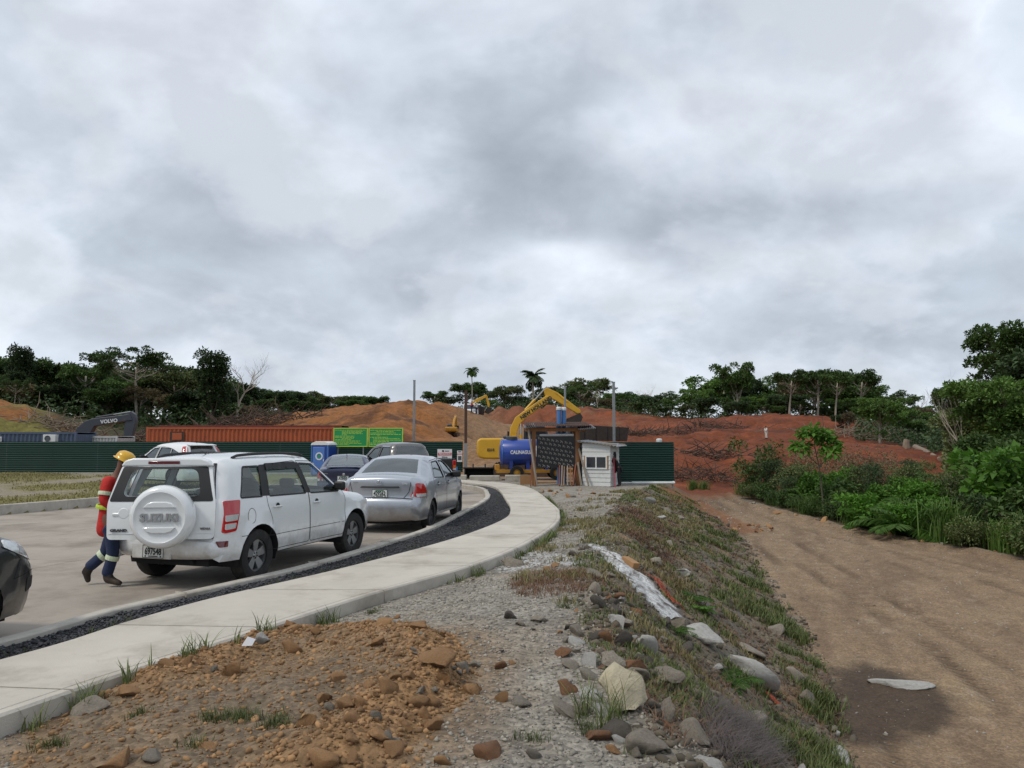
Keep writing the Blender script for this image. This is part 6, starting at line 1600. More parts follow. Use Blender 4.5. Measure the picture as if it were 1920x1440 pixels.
p_ = at(1151.5, 912, 32.2); o = MB().bar((0, 0, 0), Vector((.02, .25, 1.2)), .035, .035).build('marker_rod', M_SIGNRED); o.location = (p_.x, 32.1, gz(p_.x, 32.1)); tag(o, 'thin red rod leaning against the guard hut doorway', 'rod')

# ================================================================== PEOPLE
M_SKIN = mat('skin', lin('6b4636'), .6, var=.08)
M_REDCLOTH = mat('red_workwear', lin('b3231c'), .8, var=.15, vscale=6, bump=.5, bscale=14)
M_NAVYCLOTH = mat('navy_workwear', lin('1e2b4a'), .85, var=.18, vscale=7, bump=.5, bscale=14)
M_BOOT = mat('boot_leather', lin('2b2521'), .7, var=.2, dirt=(lin('5d4c3c'), 6, .5, .8))
M_HELMET = mat('yellow_helmet', lin('d1a017'), .35, var=.05, coat=.3)
M_BAND = mat('reflective_band', lin('c7d3b4'), .4, var=.08)
M_LIME = mat('lime_band', lin('b5cf3a'), .5, var=.08)
M_BLACKCLOTH = mat('black_clothes', lin('1b1b20'), .9, var=.2, bump=.4, bscale=14)
M_WHITECLOTH = mat('pale_clothes', lin('c9c6bf'), .9, var=.1)
M_HAIR = mat('dark_hair', lin('17120f'), .8, var=.2)
def skin_mesh(name, verts, edges, radii, m, parent, root=0, sub=2):
    me = bpy.data.meshes.new(name); me.from_pydata([tuple(v) for v in verts], edges, [])
    o = link(name, me, parent, m)
    sk = o.modifiers.new('skin', 'SKIN'); sk.use_smooth_shade = True
    layer = me.skin_vertices[0] if me.skin_vertices else None
    if layer is None:
        import bmesh
        bm = bmesh.new(); bm.from_mesh(me); bm.verts.layers.skin.verify(); bm.to_mesh(me); bm.free(); layer = me.skin_vertices[0]
    for i, r in enumerate(radii):
        layer.data[i].radius = r if hasattr(r, '__len__') else (r, r); layer.data[i].use_root = (i == root)
    s2 = o.modifiers.new('sub', 'SUBSURF'); s2.levels = sub; s2.render_levels = sub
    return o
def ring(mb, p, axis, r, h, n=16, sq=1.0):
    p, ax = Vector(p), Vector(axis).normalized(); u = ax.orthogonal().normalized(); w = ax.cross(u)
    vs = []
    for rr_, hh in ((r, -h / 2), (r * 1.03, 0), (r, h / 2), (r * .9, h / 2), (r * .9, -h / 2)):
        for k in range(n): a = 2 * math.pi * k / n; vs.append(p + u * rr_ * math.cos(a) + w * rr_ * math.sin(a) * sq + ax * hh)
    m = 5
    return mb.add(vs, [(i * n + k, i * n + (k + 1) % n, ((i + 1) % m) * n + (k + 1) % n, ((i + 1) % m) * n + k) for i in range(m) for k in range(n)])
def person(label, loc, rz, J, cloth_top, cloth_leg, boot, helmet=None, bands=False, hair=True, sc=1.0, coat=0.0, skinm=None):
    """J: joints in the person's own frame (x = forward, y = left, z = up)"""
    t = thing('person', label, 'person', loc, rz); V = {k: Vector(v) for k, v in J.items()}; S_ = skinm or M_SKIN
    def mid(a, b_, f): return V[a].lerp(V[b_], f)
    names = ['pelvis', 'waist', 'chest', 'neck', 'chin', 'head', 'crown', 'shL', 'elL', 'wrL', 'shR', 'elR', 'wrR', 'hipL', 'knL', 'anL', 'toL', 'hipR', 'knR', 'anR', 'toR']
    V['chin'] = V['neck'].lerp(V['head'], .5); hd = (V['head'] - V['neck']).normalized(); V['crown'] = V['head'] + hd * .085
    idx = {n: i for i, n in enumerate(names)}
    ed = [('pelvis', 'waist'), ('waist', 'chest'), ('chest', 'neck'), ('neck', 'chin'), ('chin', 'head'), ('head', 'crown')]
    rad = dict(pelvis=(.13, .11), waist=(.12, .10), chest=(.15, .115), neck=.055, chin=.06, head=(.078, .092), crown=(.06, .07))
    for s in 'LR':
        ed += [('chest', 'sh' + s), ('sh' + s, 'el' + s), ('el' + s, 'wr' + s), ('pelvis', 'hip' + s), ('hip' + s, 'kn' + s), ('kn' + s, 'an' + s), ('an' + s, 'to' + s)]
        rad.update({'sh' + s: .058, 'el' + s: .042, 'wr' + s: .030, 'hip' + s: .085, 'kn' + s: .058, 'an' + s: .042, 'to' + s: .032})
    # hands: palm and five fingers grown out of the wrist
    vs = [V[n] for n in names]; rr_ = [rad[n] for n in names]; ee = [(idx[a], idx[b_]) for a, b_ in ed]
    for s, sy in (('L', 1), ('R', -1)):
        f = (V['wr' + s] - V['el' + s]).normalized(); side = f.cross(Vector((0, sy, .2))).normalized()
        palm = V['wr' + s] + f * .055; k0 = len(vs); vs.append(palm); rr_.append((.034, .018)); ee.append((idx['wr' + s], k0))
        for q, (off, l) in enumerate(((-.03, .075), (-.010, .085), (.010, .08), (.03, .062))):
            b0 = palm + f * .035 + side * off; b1 = b0 + f * l * .55 + Vector((0, -sy * .012, -.006)); b2 = b0 + f * l + Vector((0, -sy * .04, -.014))
            k1 = len(vs); vs += [b0, b1, b2]; rr_ += [.0095, .0085, .0075]; ee += [(k0, k1), (k1, k1 + 1), (k1 + 1, k1 + 2)]
        k1 = len(vs); vs += [palm - side * .035, palm - side * .055 + f * .04]; rr_ += [.011, .009]; ee += [(k0, k1), (k1, k1 + 1)]
    body = skin_mesh('body', vs, ee, rr_, S_, t)
    # face
    fw = (V['toL'] + V['toR'] - V['anL'] - V['anR']); fw.z = 0; fw.normalize(); fw = (fw - hd * fw.dot(hd)).normalized(); lf = hd.cross(fw)
    c = V['head']
    MB().bar(c + fw * .085 - hd * .01, c + fw * .115 - hd * .04, .026, .024).build('nose', S_, t, bevel=.008)
    for sy in (-1, 1):
        MB().lathe([(.013, -.004), (.010, .006), (.001, .009)], c + fw * .088 + lf * sy * .032 + hd * .012, 'y', 8).build('eye', M_INK, t)
        MB().box(c + lf * sy * .083 - hd * .01, (.035, .014, .055)).build('ear', S_, t, bevel=.006)
    MB().bar(c + fw * .088 - hd * .058 + lf * .024, c + fw * .088 - hd * .058 - lf * .024, .012, .010).build('mouth', M_DRED, t)
    if hair: MB().lathe([(.088, -.02), (.095, .02), (.085, .06), (.05, .09), (.001, .10)], c + hd * .01 - fw * .012, 'z', 16).build('hair', M_HAIR, t, smooth=True)
    # clothes a little larger than the body
    cv, ce, cr_ = [V['pelvis'] + (V['pelvis'] - V['waist']) * .25 * (1 + coat), V['pelvis'], V['waist'], V['chest'], V['neck'].lerp(V['chest'], .15)], [(0, 1), (1, 2), (2, 3), (3, 4)], [(.16, .14), (.155, .135), (.145, .125), (.15, .125), (.075, .07)]
    for s in 'LR':
        k = len(cv); cv += [V['sh' + s], V['el' + s], mid('el' + s, 'wr' + s, .88)]; cr_ += [.080, .066, .052]; ce += [(3, k), (k, k + 1), (k + 1, k + 2)]
    top = skin_mesh('jacket', cv, ce, cr_, cloth_top, t, 2)
    lv, le, lr = [V['pelvis']], [], [(.15, .125)]
    for s in 'LR':
        k = len(lv); lv += [V['hip' + s], mid('hip' + s, 'kn' + s, .5), V['kn' + s], mid('kn' + s, 'an' + s, .55), mid('kn' + s, 'an' + s, .97)]; lr += [.105, .095, .078, .076, .080]
        le += [(0, k), (k, k + 1), (k + 1, k + 2), (k + 2, k + 3), (k + 3, k + 4)]
    leg = skin_mesh('trousers', lv, le, lr, cloth_leg, t, 0)
    for s in 'LR':
        a, to = V['an' + s], V['to' + s]; d = (to - a); up = (V['kn' + s] - a).normalized()
        skin_mesh('boot', [a + up * .12, a, a - up * .02 - d.normalized() * .03, to - d * .25, to + d * .12], [(0, 1), (1, 2), (1, 3), (3, 4)], [.062, .058, .05, (.05, .042), (.040, .030)], boot, t, 1)
    if helmet:
        h0 = c + hd * .035 - fw * .005
        u, w = fw, lf; vs = []; n = 24; prof = [(.132, -.004), (.115, .006), (.112, .045), (.096, .085), (.055, .112), (.001, .12)]
        for q, (r, z) in enumerate(prof):
            for k in range(n):
                a = 2 * math.pi * k / n; rx = r * (1.12 if q > 0 else 1.18 + .18 * max(0, math.cos(a)) ** 2)
                vs.append(h0 + u * rx * math.cos(a) + w * r * math.sin(a) + hd * (z - (.012 * max(0, math.cos(a)) if q == 0 else 0)))
        hm = MB().add(vs, [(i * n + k, i * n + (k + 1) % n, (i + 1) * n + (k + 1) % n, (i + 1) * n + k) for i in range(len(prof) - 1) for k in range(n)]).build('helmet', helmet, t, smooth=True, angle=60)
    if bands:
        for s in 'LR':
            ring(MB(), V['kn' + s] + (V['an' + s] - V['kn' + s]) * .10, V['an' + s] - V['kn' + s], .084, .06).build('knee_band', M_BAND, leg)
            ring(MB(), mid('sh' + s, 'el' + s, .62), V['el' + s] - V['sh' + s], .080, .05).build('sleeve_band', M_BAND, top)
        ring(MB(), V['waist'].lerp(V['chest'], .15), V['chest'] - V['waist'],   .158, .05, 20).build('chest_band', M_LIME, top)
        ring(MB(), V['chest'].lerp(V['neck'], .10), V['chest'] - V['waist'], .148, .045, 20).build('chest_band', M_BAND, top)
    t.scale = (sc, sc, sc)
    return t
u = .00697
W1 = lambda px, py, y: ((px - 200) * u, y, (1102 - py) * u)
J = dict(pelvis=W1(209, 988, 0), waist=W1(210, 962, 0), chest=W1(216, 922, 0), neck=W1(227, 889, 0), head=W1(235, 871, 0),
         shL=W1(220, 902, .17), elL=W1(226, 942, .22), wrL=W1(258, 950, .18), shR=W1(216, 902, -.17), elR=W1(212, 944, -.22), wrR=W1(240, 960, -.16),
         hipL=W1(218, 996, .09), knL=W1(201, 1046, .10), anL=W1(167, 1076, .10), toL=W1(172, 1098, .11), hipR=W1(222, 996, -.09), knR=W1(227, 1045, -.10), anR=W1(215, 1088, -.10), toR=W1(243, 1097, -.12))
pl = on_z(200, 1102, 0)
person('person in red jacket, navy trousers and yellow helmet walking behind the open rear door', (pl.x - .16, pl.y + .14, .012), R(6), J, M_REDCLOTH, M_NAVYCLOTH, M_BOOT, M_HELMET, True, False, coat=3.2)
def stand(lean=.0, arm=.3):
    return dict(pelvis=(0, 0, .92), waist=(lean * .25, 0, 1.08), chest=(lean * .7, 0, 1.32), neck=(lean, 0, 1.47), head=(lean * 1.15 + .02, 0, 1.61), shL=(lean * .8, .19, 1.40), elL=(lean + arm * .5, .23, 1.15), wrL=(lean + arm, .20, 1.05),
                shR=(lean * .8, -.19, 1.40), elR=(lean + arm * .5, -.23, 1.15), wrR=(lean + arm, -.20, 1.05), hipL=(0, .09, .88), knL=(.03, .10, .48), anL=(-.02, .11, .09), toL=(.12, .12, .035), hipR=(0, -.09, .88), knR=(.03, -.10, .48), anR=(-.02, -.11, .09), toR=(.12, -.12, .035))
p_ = at(1161, 912, 32.4)
person('person in black clothes leaning at the side of the white guard hut', (p_.x + .02, 32.45, gz(p_.x, 32.45)), R(160), stand(.32, .36), M_BLACKCLOTH, M_BLACKCLOTH, M_BOOT, None, False, True, .80)
p_ = hitp(1437, 823, 60); person('person in pale clothes standing far off on the red hill', p_, R(200), stand(.02, .15), M_WHITECLOTH, M_WHITECLOTH, M_BOOT, None, False, True, .95)
p_ = hitp(884, 819, 100); person('distant worker in a red top near the white dump truck', p_, R(20), stand(.02, .1), M_REDCLOTH, M_NAVYCLOTH, M_BOOT, M_HELMET, False, False, .9)
p_ = hitp(893, 818, 100); person('distant worker in white beside the one in red', p_, R(160), stand(.1, .2), M_WHITECLOTH, M_NAVYCLOTH, M_BOOT, M_PAPER and M_WHITEP, False, False, .9)
# ================================================================== PLANTS
rng = np.random.RandomState(11)
def leaf_mat(name, c, var=.3, tr=.25): return mat(name, lin(c), .55, var=.0, island=var, objrand=.30, translucent=tr, spec=.3)
M_L_DARK = leaf_mat('dark_leaves', '3e5030'); M_L_MID = leaf_mat('green_leaves', '49602f'); M_L_LIGHT = leaf_mat('light_leaves', '567234'); M_L_OLIVE = leaf_mat('olive_leaves', '5c663c')
M_L_DRY = leaf_mat('dry_leaves', '6d6248'); M_L_BRIGHT = leaf_mat('bright_leaves', '527a2a', .28, .35); M_L_PALM = leaf_mat('palm_leaves', '4d6f2a', .25, .35); M_L_CANE = leaf_mat('cane_leaves', '5b7736', .3, .35)
M_BARK = mat('bark', lin('5d5348'), .9, var=.3, vscale=3, bump=.6, bscale=12); M_PALEBARK = mat('pale_bark', lin('9b9285'), .9, var=.2, vscale=3); M_STEM = mat('green_stem', lin('5b6138'), .8, var=.2)
def leaves(C, D, N, ln, wd, fold=.18):
    """leaf blades: base C, direction D, normal N -> (V, F); each a folded diamond"""
    n = len(C); D = D / (np.linalg.norm(D, axis=1)[:, None] + 1e-9); S = np.cross(D, N); S /= (np.linalg.norm(S, axis=1)[:, None] + 1e-9); U = np.cross(S, D)
    ln = np.broadcast_to(ln, n)[:, None]; wd = np.broadcast_to(wd, n)[:, None]
    V = np.empty((n, 4, 3)); V[:, 0] = C; V[:, 1] = C + D * ln * .45 + S * wd * .5 + U * wd * fold; V[:, 2] = C + D * ln - U * ln * .10; V[:, 3] = C + D * ln * .45 - S * wd * .5 + U * wd * fold
    F = (np.arange(n) * 4)[:, None] + np.array([[0, 1, 2, 3]])
    F = np.concatenate([F[:, [0, 1, 2]], F[:, [0, 2, 3]]])
    return V.reshape(-1, 3), F
def rdir(n, up=.3):
    d = rng.normal(size=(n, 3)); d /= np.linalg.norm(d, axis=1)[:, None]; d[:, 2] = d[:, 2] * .7 + up; return d
def clump_leaves(cs, rs, per, ln, flat=.55, up=.25, droop=0.0):
    """leaf clumps on flattened ellipsoids: mostly on the skin, fuller on top"""
    Cs = []; Ds = []; Ns = []; L_ = []
    for c, r in zip(cs, rs):
        k = max(6, int(per * (r ** 2))) if per > 0 else -per
        d = rng.normal(size=(k, 3)); d /= np.linalg.norm(d, axis=1)[:, None]; d[:, 2] = np.where(d[:, 2] < -.35, -d[:, 2] * .6, d[:, 2])
        rad = r * (.55 + .5 * rng.rand(k) ** .5) * (1 + .25 * np.sin(d[:, 0] * 5 + c[0]) * np.cos(d[:, 1] * 4))
        Cs.append(np.array(c) + d * rad[:, None] * np.array([1, 1, flat])); o = d + rng.normal(size=(k, 3)) * .55; o[:, 2] += -droop
        Ds.append(o); Ns.append(rng.normal(size=(k, 3)) * .45 + np.array([0, 0, 1]) + d * .4); L_.append(ln * (.65 + .7 * rng.rand(k)))
    return np.concatenate(Cs), np.concatenate(Ds), np.concatenate(Ns), np.concatenate(L_)
def limb_paths(H, base, spread, n, lean=.1, flat=1.0, sub=3, seed=0):
    """trunk and limbs as lists of points; returns paths [(pts, r0, r1)] and tip positions"""
    r = random.Random(seed); paths = []; tips = []
    tr = [(lean * H * t * .3 + .03 * H * math.sin(4 * t + seed), lean * H * t * .12 + .02 * H * math.sin(3 * t + seed * 2), H * t) for t in np.linspace(0, base + (1 - base) * .55, 7)]
    R0 = .018 * H + .05
    paths.append((tr, R0, R0 * .55))
    for k in range(n):
        t0 = base + (1 - base) * .5 * (k / max(1, n - 1)) * r.uniform(.7, 1); i = min(t0 / (base + (1 - base) * .55), 1) * 6
        p0 = np.array(tr[int(i)]) * (1 - (i % 1)) + np.array(tr[min(6, int(i) + 1)]) * (i % 1)
        a = 2 * math.pi * (k * .382 + r.uniform(-.08, .08)); reach = spread * r.uniform(.55, 1); zt = H * r.uniform(.78, .97) * (1 if flat > .9 else 1) - (1 - flat) * 0
        zt = p0[2] + (zt - p0[2]) * r.uniform(.7, 1)
        q = [p0 + (np.array([math.cos(a) * reach, math.sin(a) * reach, zt - p0[2]])) * np.array([s ** .85, s ** .85, s ** 1.15]) for s in np.linspace(0, 1, 5)]
        paths.append(([tuple(v) for v in q], R0 * .42, R0 * .10)); tips.append(q[-1])
        for b in range(sub):
            s0 = r.uniform(.45, .9); p1 = q[int(s0 * 4)]; aa = a + r.uniform(-1.2, 1.2); rr = reach * r.uniform(.25, .5)
            e = p1 + np.array([math.cos(aa) * rr, math.sin(aa) * rr, H * r.uniform(.03, .12)]); paths.append(([tuple(p1), tuple((p1 + e) / 2 + np.array([0, 0, .02 * H])), tuple(e)], R0 * .2, R0 * .05)); tips.append(e)
    return paths, tips
def wood_mesh(paths, n=6):
    mb = MB()
    for pts, r0, r1 in paths: mb.tube(pts, list(np.linspace(r0, r1, len(pts))), n)
    return mb.mesh('trunk')
def tree_kind(H, base, spread, nl, clump, per, leaf, lm, bm, lean=.1, flat=.6, sub=3, seed=0, droop=0, fill=0):
    paths, tips = limb_paths(H, base, spread, nl, lean, flat, sub, seed)
    r = random.Random(seed + 5); cs = list(tips); rs = [clump * r.uniform(.65, 1.2) for _ in tips]
    for k in range(fill):
        a = r.uniform(0, 6.28); q = spread * .8 * math.sqrt(r.random()); cs.append((math.cos(a) * q, math.sin(a) * q, H * r.uniform(base * .6, .9))); rs.append(clump * r.uniform(.7, 1.2))
    wm = wood_mesh(paths); wm.materials.append(bm); wm.polygons.foreach_set('use_smooth', np.ones(len(wm.polygons), bool))
    if per == 0: return wm, None
    C, D, N, L_ = clump_leaves(cs, rs, per, leaf, flat, .25, droop)
    V, F = leaves(C, D, N, L_, L_ * .62); me = np_mesh('crown', V, F); me.materials.append(lm)
    return wm, me
KIND = {
    'round': tree_kind(10, .35, 3.6, 10, 1.15, 190, .36, M_L_DARK, M_BARK, .05, .75, 3, 1, fill=8),
    'dense': tree_kind(10, .25, 3.4, 10, 1.25, 180, .36, M_L_MID, M_BARK, .08, .8, 3, 2, fill=12),
    'olive': tree_kind(10, .35, 3.8, 10, 1.0, 190, .34, M_L_OLIVE, M_BARK, .1, .6, 3, 3, fill=8),
    'light': tree_kind(10, .30, 3.6, 10, 1.0, 200, .36, M_L_LIGHT, M_PALEBARK, .05, .65, 3, 4, fill=8),
    'tall': tree_kind(10, .45, 3.0, 10, .72, 230, .30, M_L_MID, M_PALEBARK, .15, .65, 5, 5, fill=4),
    'umbrella': tree_kind(10, .50, 5.4, 12, .80, 190, .28, M_L_MID, M_PALEBARK, .03, .38, 7, 6),
    'vine': tree_kind(10, .12, 1.8, 12, .62, 330, .30, M_L_DARK, M_BARK, .10, 1.2, 5, 7, fill=22),
    'dry': tree_kind(10, .35, 3.2, 8, 1.2, 80, .38, M_L_DRY, M_PALEBARK, .08, .7, 4, 8, fill=2),
}
def bare_kind(H, spread, seed):
    r = random.Random(seed); P_ = []
    def grow(p, d, l, rad, lev):
        pts = [p]; q = np.array(p, float); v = np.array(d, float)
        for k in range(4):
            v = v + np.array([r.uniform(-.22, .22), r.uniform(-.22, .22), r.uniform(-.02, .12)]); v /= np.linalg.norm(v); q = q + v * l / 4; pts.append(tuple(q))
        P_.append((pts, rad, rad * .5))
        if lev < 4:
            for b in range(3 if lev else 5):
                i = r.randint(2, 4); w = v + np.array([r.uniform(-1, 1), r.uniform(-1, 1), r.uniform(-.1, .6)]) * .85; w /= np.linalg.norm(w); grow(pts[i], w, l * r.uniform(.5, .75), rad * .45, lev + 1)
    grow((0, 0, 0), (0.02, 0, 1), H * .5, H * .016, 0)
    m = wood_mesh(P_, 4); m.materials.append(M_PALEBARK); return m, None
KIND['bare'] = bare_kind(10, 3, 3); KIND['bare2'] = bare_kind(10, 3, 9)
def palm_kind(H, nf, fl, seed, trunk_r=.11, lm=M_L_PALM, droop=1.0, leaflets=26, lw=.07, tilt=(-.3, 1.1)):
    r = random.Random(seed); rr = np.random.RandomState(seed)
    wm = None
    if H > .3:
        wm = MB().tube([(.02 * H * math.sin(3 * t), 0, H * t) for t in np.linspace(0, 1, 9)], [trunk_r * (1.2 - .5 * t) for t in np.linspace(0, 1, 9)], 8).mesh('trunk'); wm.materials.append(M_PALEBARK)
    C = []; D = []; N = []; L_ = []; st = MB()
    for k in range(nf):
        a = 2 * math.pi * (k * .382) + r.uniform(-.2, .2); e0 = r.uniform(*tilt); l = fl * r.uniform(.75, 1.1); p = np.array([.02 * H * math.sin(3), 0, max(H, .05)]); pts = [tuple(p)]; e = e0
        for s in range(8):
            p = p + np.array([math.cos(a) * math.cos(e), math.sin(a) * math.cos(e), math.sin(e)]) * l / 8; e -= droop * .22; pts.append(tuple(p))
        st.tube(pts, list(np.linspace(.018 * fl + .006, .004, 9)), 4)
        P_ = np.array(pts); s = np.linspace(.12, 1, leaflets) * 8; i = np.minimum(s.astype(int), 7); f = (s - i)[:, None]; Q = P_[i] * (1 - f) + P_[i + 1] * f; T = P_[i + 1] - P_[i]; T /= np.linalg.norm(T, axis=1)[:, None]
        sd = np.cross(T, [0, 0, 1]); sd /= np.linalg.norm(sd, axis=1)[:, None] + 1e-9
        for g in (-1, 1):
            C.append(Q); D.append(sd * g + T * .55 + np.array([0, 0, -.25]) + rr.normal(size=Q.shape) * .07); N.append(np.cross(sd, T) + rr.normal(size=Q.shape) * .1); L_.append(l * .30 * np.sin(np.clip(s / 8, .08, .97) * math.pi * .93) + .06 * fl)
    C, D, N, L_ = map(np.concatenate, (C, D, N, L_)); V, F = leaves(C, D, N, L_, lw * fl * .6, .1)
    me = np_mesh('crown', V, F); sv = np.array(st.v); o = len(V)
    me2 = MB(); me2.v = [tuple(v) for v in V] + st.v; me2.f = [tuple(f) for f in F] + [tuple(i + o for i in f) for f in st.f]
    me = me2.mesh('crown'); me.materials.append(lm)
    return wm, me
KIND['palm'] = palm_kind(10, 17, 2.0, 1, .13, leaflets=20, lw=.13); KIND['shaggy_palm'] = palm_kind(8, 30, 3.2, 2, .3, leaflets=20, lw=.16, tilt=(-.9, 1.3), lm=M_L_DARK, droop=.8)

LANDMARKS = [(-300, 'at the far left edge'), (60, 'above the blue grey office container'), (200, 'above the charcoal excavator arm'), (330, 'above the left end of the orange container'), (450, 'above the orange container'), (620, 'left of the brown earth bank'),
             (830, 'behind the brown earth bank'), (960, 'behind the yellow excavator'), (1090, 'behind the shelter and blue pipes'), (1200, 'behind the right fence pole'), (1330, 'on the skyline above the red hill'), (1470, 'behind the middle of the red hill'), (1600, 'at the top right of the red hill'), (1720, 'beside the foot of the red hill'), (1850, 'at the right edge beyond the bushes'), (9999, 'at the far right edge')]
DESC = {'round': 'dark round-crowned tree', 'dense': 'dense green tree', 'olive': 'olive-leaved tree', 'light': 'light green tree', 'tall': 'tall thin-trunked tree', 'umbrella': 'pale-trunked tree with a wide flat crown', 'vine': 'vine-wrapped dark tree', 'dry': 'sparse brownish tree', 'bare': 'leafless twiggy tree', 'bare2': 'leafless twiggy tree', 'palm': 'tall thin palm', 'shaggy_palm': 'shaggy dark palm'}
_seen_lab = {}
HREF = {k: max(max(v.co.z for v in m.vertices) for m in pr_ if m) for k, pr_ in KIND.items()}
def plant_tree(kind, px, top, d, wide=1.0, label=None, group=None, hcap=None, zoff=0.0):
    d = deep(d)
    P_ = at(px, top, d); z0 = gz(P_.x, d); Hh = max(2.5, P_.z - z0)
    s = Hh / HREF[kind]
    if label is None:
        lm = next(t for x, t in LANDMARKS if px < x); label = DESC[kind] + ' ' + lm
    t = thing('palm_tree' if 'palm' in kind else 'tree', label, 'palm' if 'palm' in kind else 'tree', (P_.x, d, z0 - .08), random.Random(int(px * 7 + d)).uniform(0, 6.28), group)
    t.scale = (s * wide, s * wide, s)
    wm, cm = KIND[kind]
    if wm: link('trunk', wm, t)
    if cm: link('crown', cm, t)
    return t
rt_ = random.Random(21)
def band(pts, d0, d1, n, kinds, group, wide=(.9, 1.5), jit=14):
    """row of trees whose tops follow the skyline pts (px, py)"""
    xs = [p[0] for p in pts]; ys = [p[1] for p in pts]
    for k in range(n):
        px = xs[0] + (xs[-1] - xs[0]) * (k + rt_.uniform(.15, .85)) / n; d = rt_.uniform(d0, d1)
        plant_tree(rt_.choice(kinds), px, np.interp(px, xs, ys) + rt_.uniform(-.75, 1) * jit, d, rt_.uniform(*wide), None, group)
G_L, G_M, G_R, G_S = 'trees of the wood behind the containers', 'trees along the skyline beyond the cut', 'trees of the wood behind the red hill', 'trees beside the foot of the red hill'
sky_l = [(-260, 660), (0, 668), (60, 680), (110, 696), (160, 692), (230, 700), (330, 692), (380, 704), (470, 728)]
band(sky_l, 92, 100, 22, ['round', 'dense', 'round', 'olive', 'tall'], G_L, (.9, 1.3), 20)
band([(a, b + 30) for a, b in sky_l], 84, 90, 20, ['dense', 'round', 'dense', 'dry'], G_L, (1.1, 1.6))
band([(a, b + 2) for a, b in sky_l], 104, 112, 20, ['round', 'dense'], G_L, (1.2, 1.7))
band([(460, 736), (520, 730), (580, 735), (640, 740), (700, 741), (735, 750)], 150, 165, 12, ['round', 'olive', 'dense'], G_M, (1.2, 1.7), 8)
band([(440, 748), (560, 748), (735, 757)], 135, 148, 12, ['olive', 'round', 'dense'], G_M, (1.3, 1.8), 8)
band([(800, 738), (850, 730), (900, 722), (950, 720), (990, 738), (1040, 730), (1100, 718), (1150, 734), (1200, 728)], 150, 165, 16, ['round', 'dense', 'olive', 'tall', 'light'], G_M, (.9, 1.4), 16)
band([(800, 758), (900, 750), (1000, 755), (1100, 750), (1200, 752)], 136, 146, 13, ['dense', 'round', 'light', 'dry'], G_M, (1.0, 1.5), 12)
sky_r = [(1140, 730), (1190, 726), (1250, 730), (1300, 720), (1350, 705), (1400, 718), (1450, 718), (1500, 700), (1560, 698), (1620, 705), (1650, 735), (1700, 738), (1760, 742), (1830, 752), (1900, 760), (2150, 740)]
band(sky_r, 140, 152, 26, ['round', 'dense', 'tall', 'light', 'umbrella', 'bare'], G_R, (.8, 1.4), 20)
band([(a, b + 20) for a, b in sky_r], 126, 136, 30, ['round', 'dense', 'olive', 'tall', 'dry', 'light'], G_R, (.8, 1.4), 20)
band([(1560, 775), (1640, 765), (1740, 775), (1840, 790), (1960, 790), (2150, 780)], 95, 110, 14, ['dense', 'light', 'olive', 'round'], G_S, (1.1, 1.5), 12)
band([(1740, 812), (1800, 815), (1860, 815), (2000, 810)], 78, 88, 8, ['dense', 'olive', 'dense'], G_S, (1.2, 1.6), 10)
for kind, px, top, d, w, lab in (
    ('umbrella', 262, 644, 84, .95, 'wide flat-crowned tree with a pale trunk above the charcoal excavator'), ('vine', 405, 650, 82, 1.0, 'dark vine-wrapped tree towering above the orange container'),
    ('bare', 447, 656, 82, 1.15, 'leafless twiggy tree beside the dark vine-wrapped tree'), ('vine', 44, 642, 88, .8, 'narrow tall dark tree standing above the wood at the far left'), ('tall', 156, 676, 86, 1.1, 'layered dark tree left of the flat-crowned tree'),
    ('bare2', 88, 664, 96, 1.2, 'leafless tree right of the narrow tall tree at the far left'), ('umbrella', 30, 700, 82, .6, 'small pale yellow-green tree in front of the wood at the far left'),
    ('palm', 884, 688, 150, 1.0, 'tall thin palm standing above the skyline behind the brown pole'), ('shaggy_palm', 1000, 690, 140, .9, 'shaggy dark palm above the yellow excavator boom'),
    ('bare', 1120, 722, 132, 1.3, 'leafless pale tree between the excavator arm and the right grey pole'), ('umbrella', 1085, 716, 142, .8, 'open flat-crowned tree behind the thin grey pole'),
    ('light', 1380, 678, 128, .75, 'light green tree rising highest above the left of the red hill'), ('palm', 1298, 716, 136, .8, 'small palm on the skyline left of the highest tree on the red hill'),
    ('tall', 1480, 692, 118, .95, 'tall pale-trunked tree at the crest of the red hill, leftmost of four'), ('tall', 1530, 688, 120, 1.0, 'tall pale-trunked tree at the crest of the red hill, second of four'), ('tall', 1566, 696, 117, .9, 'tall pale-trunked tree at the crest of the red hill, third of four'), ('tall', 1612, 692, 120, 1.0, 'tall pale-trunked tree at the crest of the red hill, rightmost of four'),
    ('light', 1650, 742, 88, 1.1, 'bright green tree with a forked pale trunk at the end of the red hill'), ('dense', 1778, 722, 112, .8, 'rounded bright green treetop on the skyline near the right edge'),
    ('dry', 1590, 770, 98, .7, 'brownish tree below the rightmost tall tree of the red hill')):
    plant_tree(kind, px, top, d, w, lab)
band([(1150, 762), (1250, 760), (1350, 752), (1420, 755), (1500, 742), (1580, 752), (1640, 760)], 119, 125, 22, ['dense', 'light', 'round', 'olive', 'tall'], G_R, (1.0, 1.6), 16)
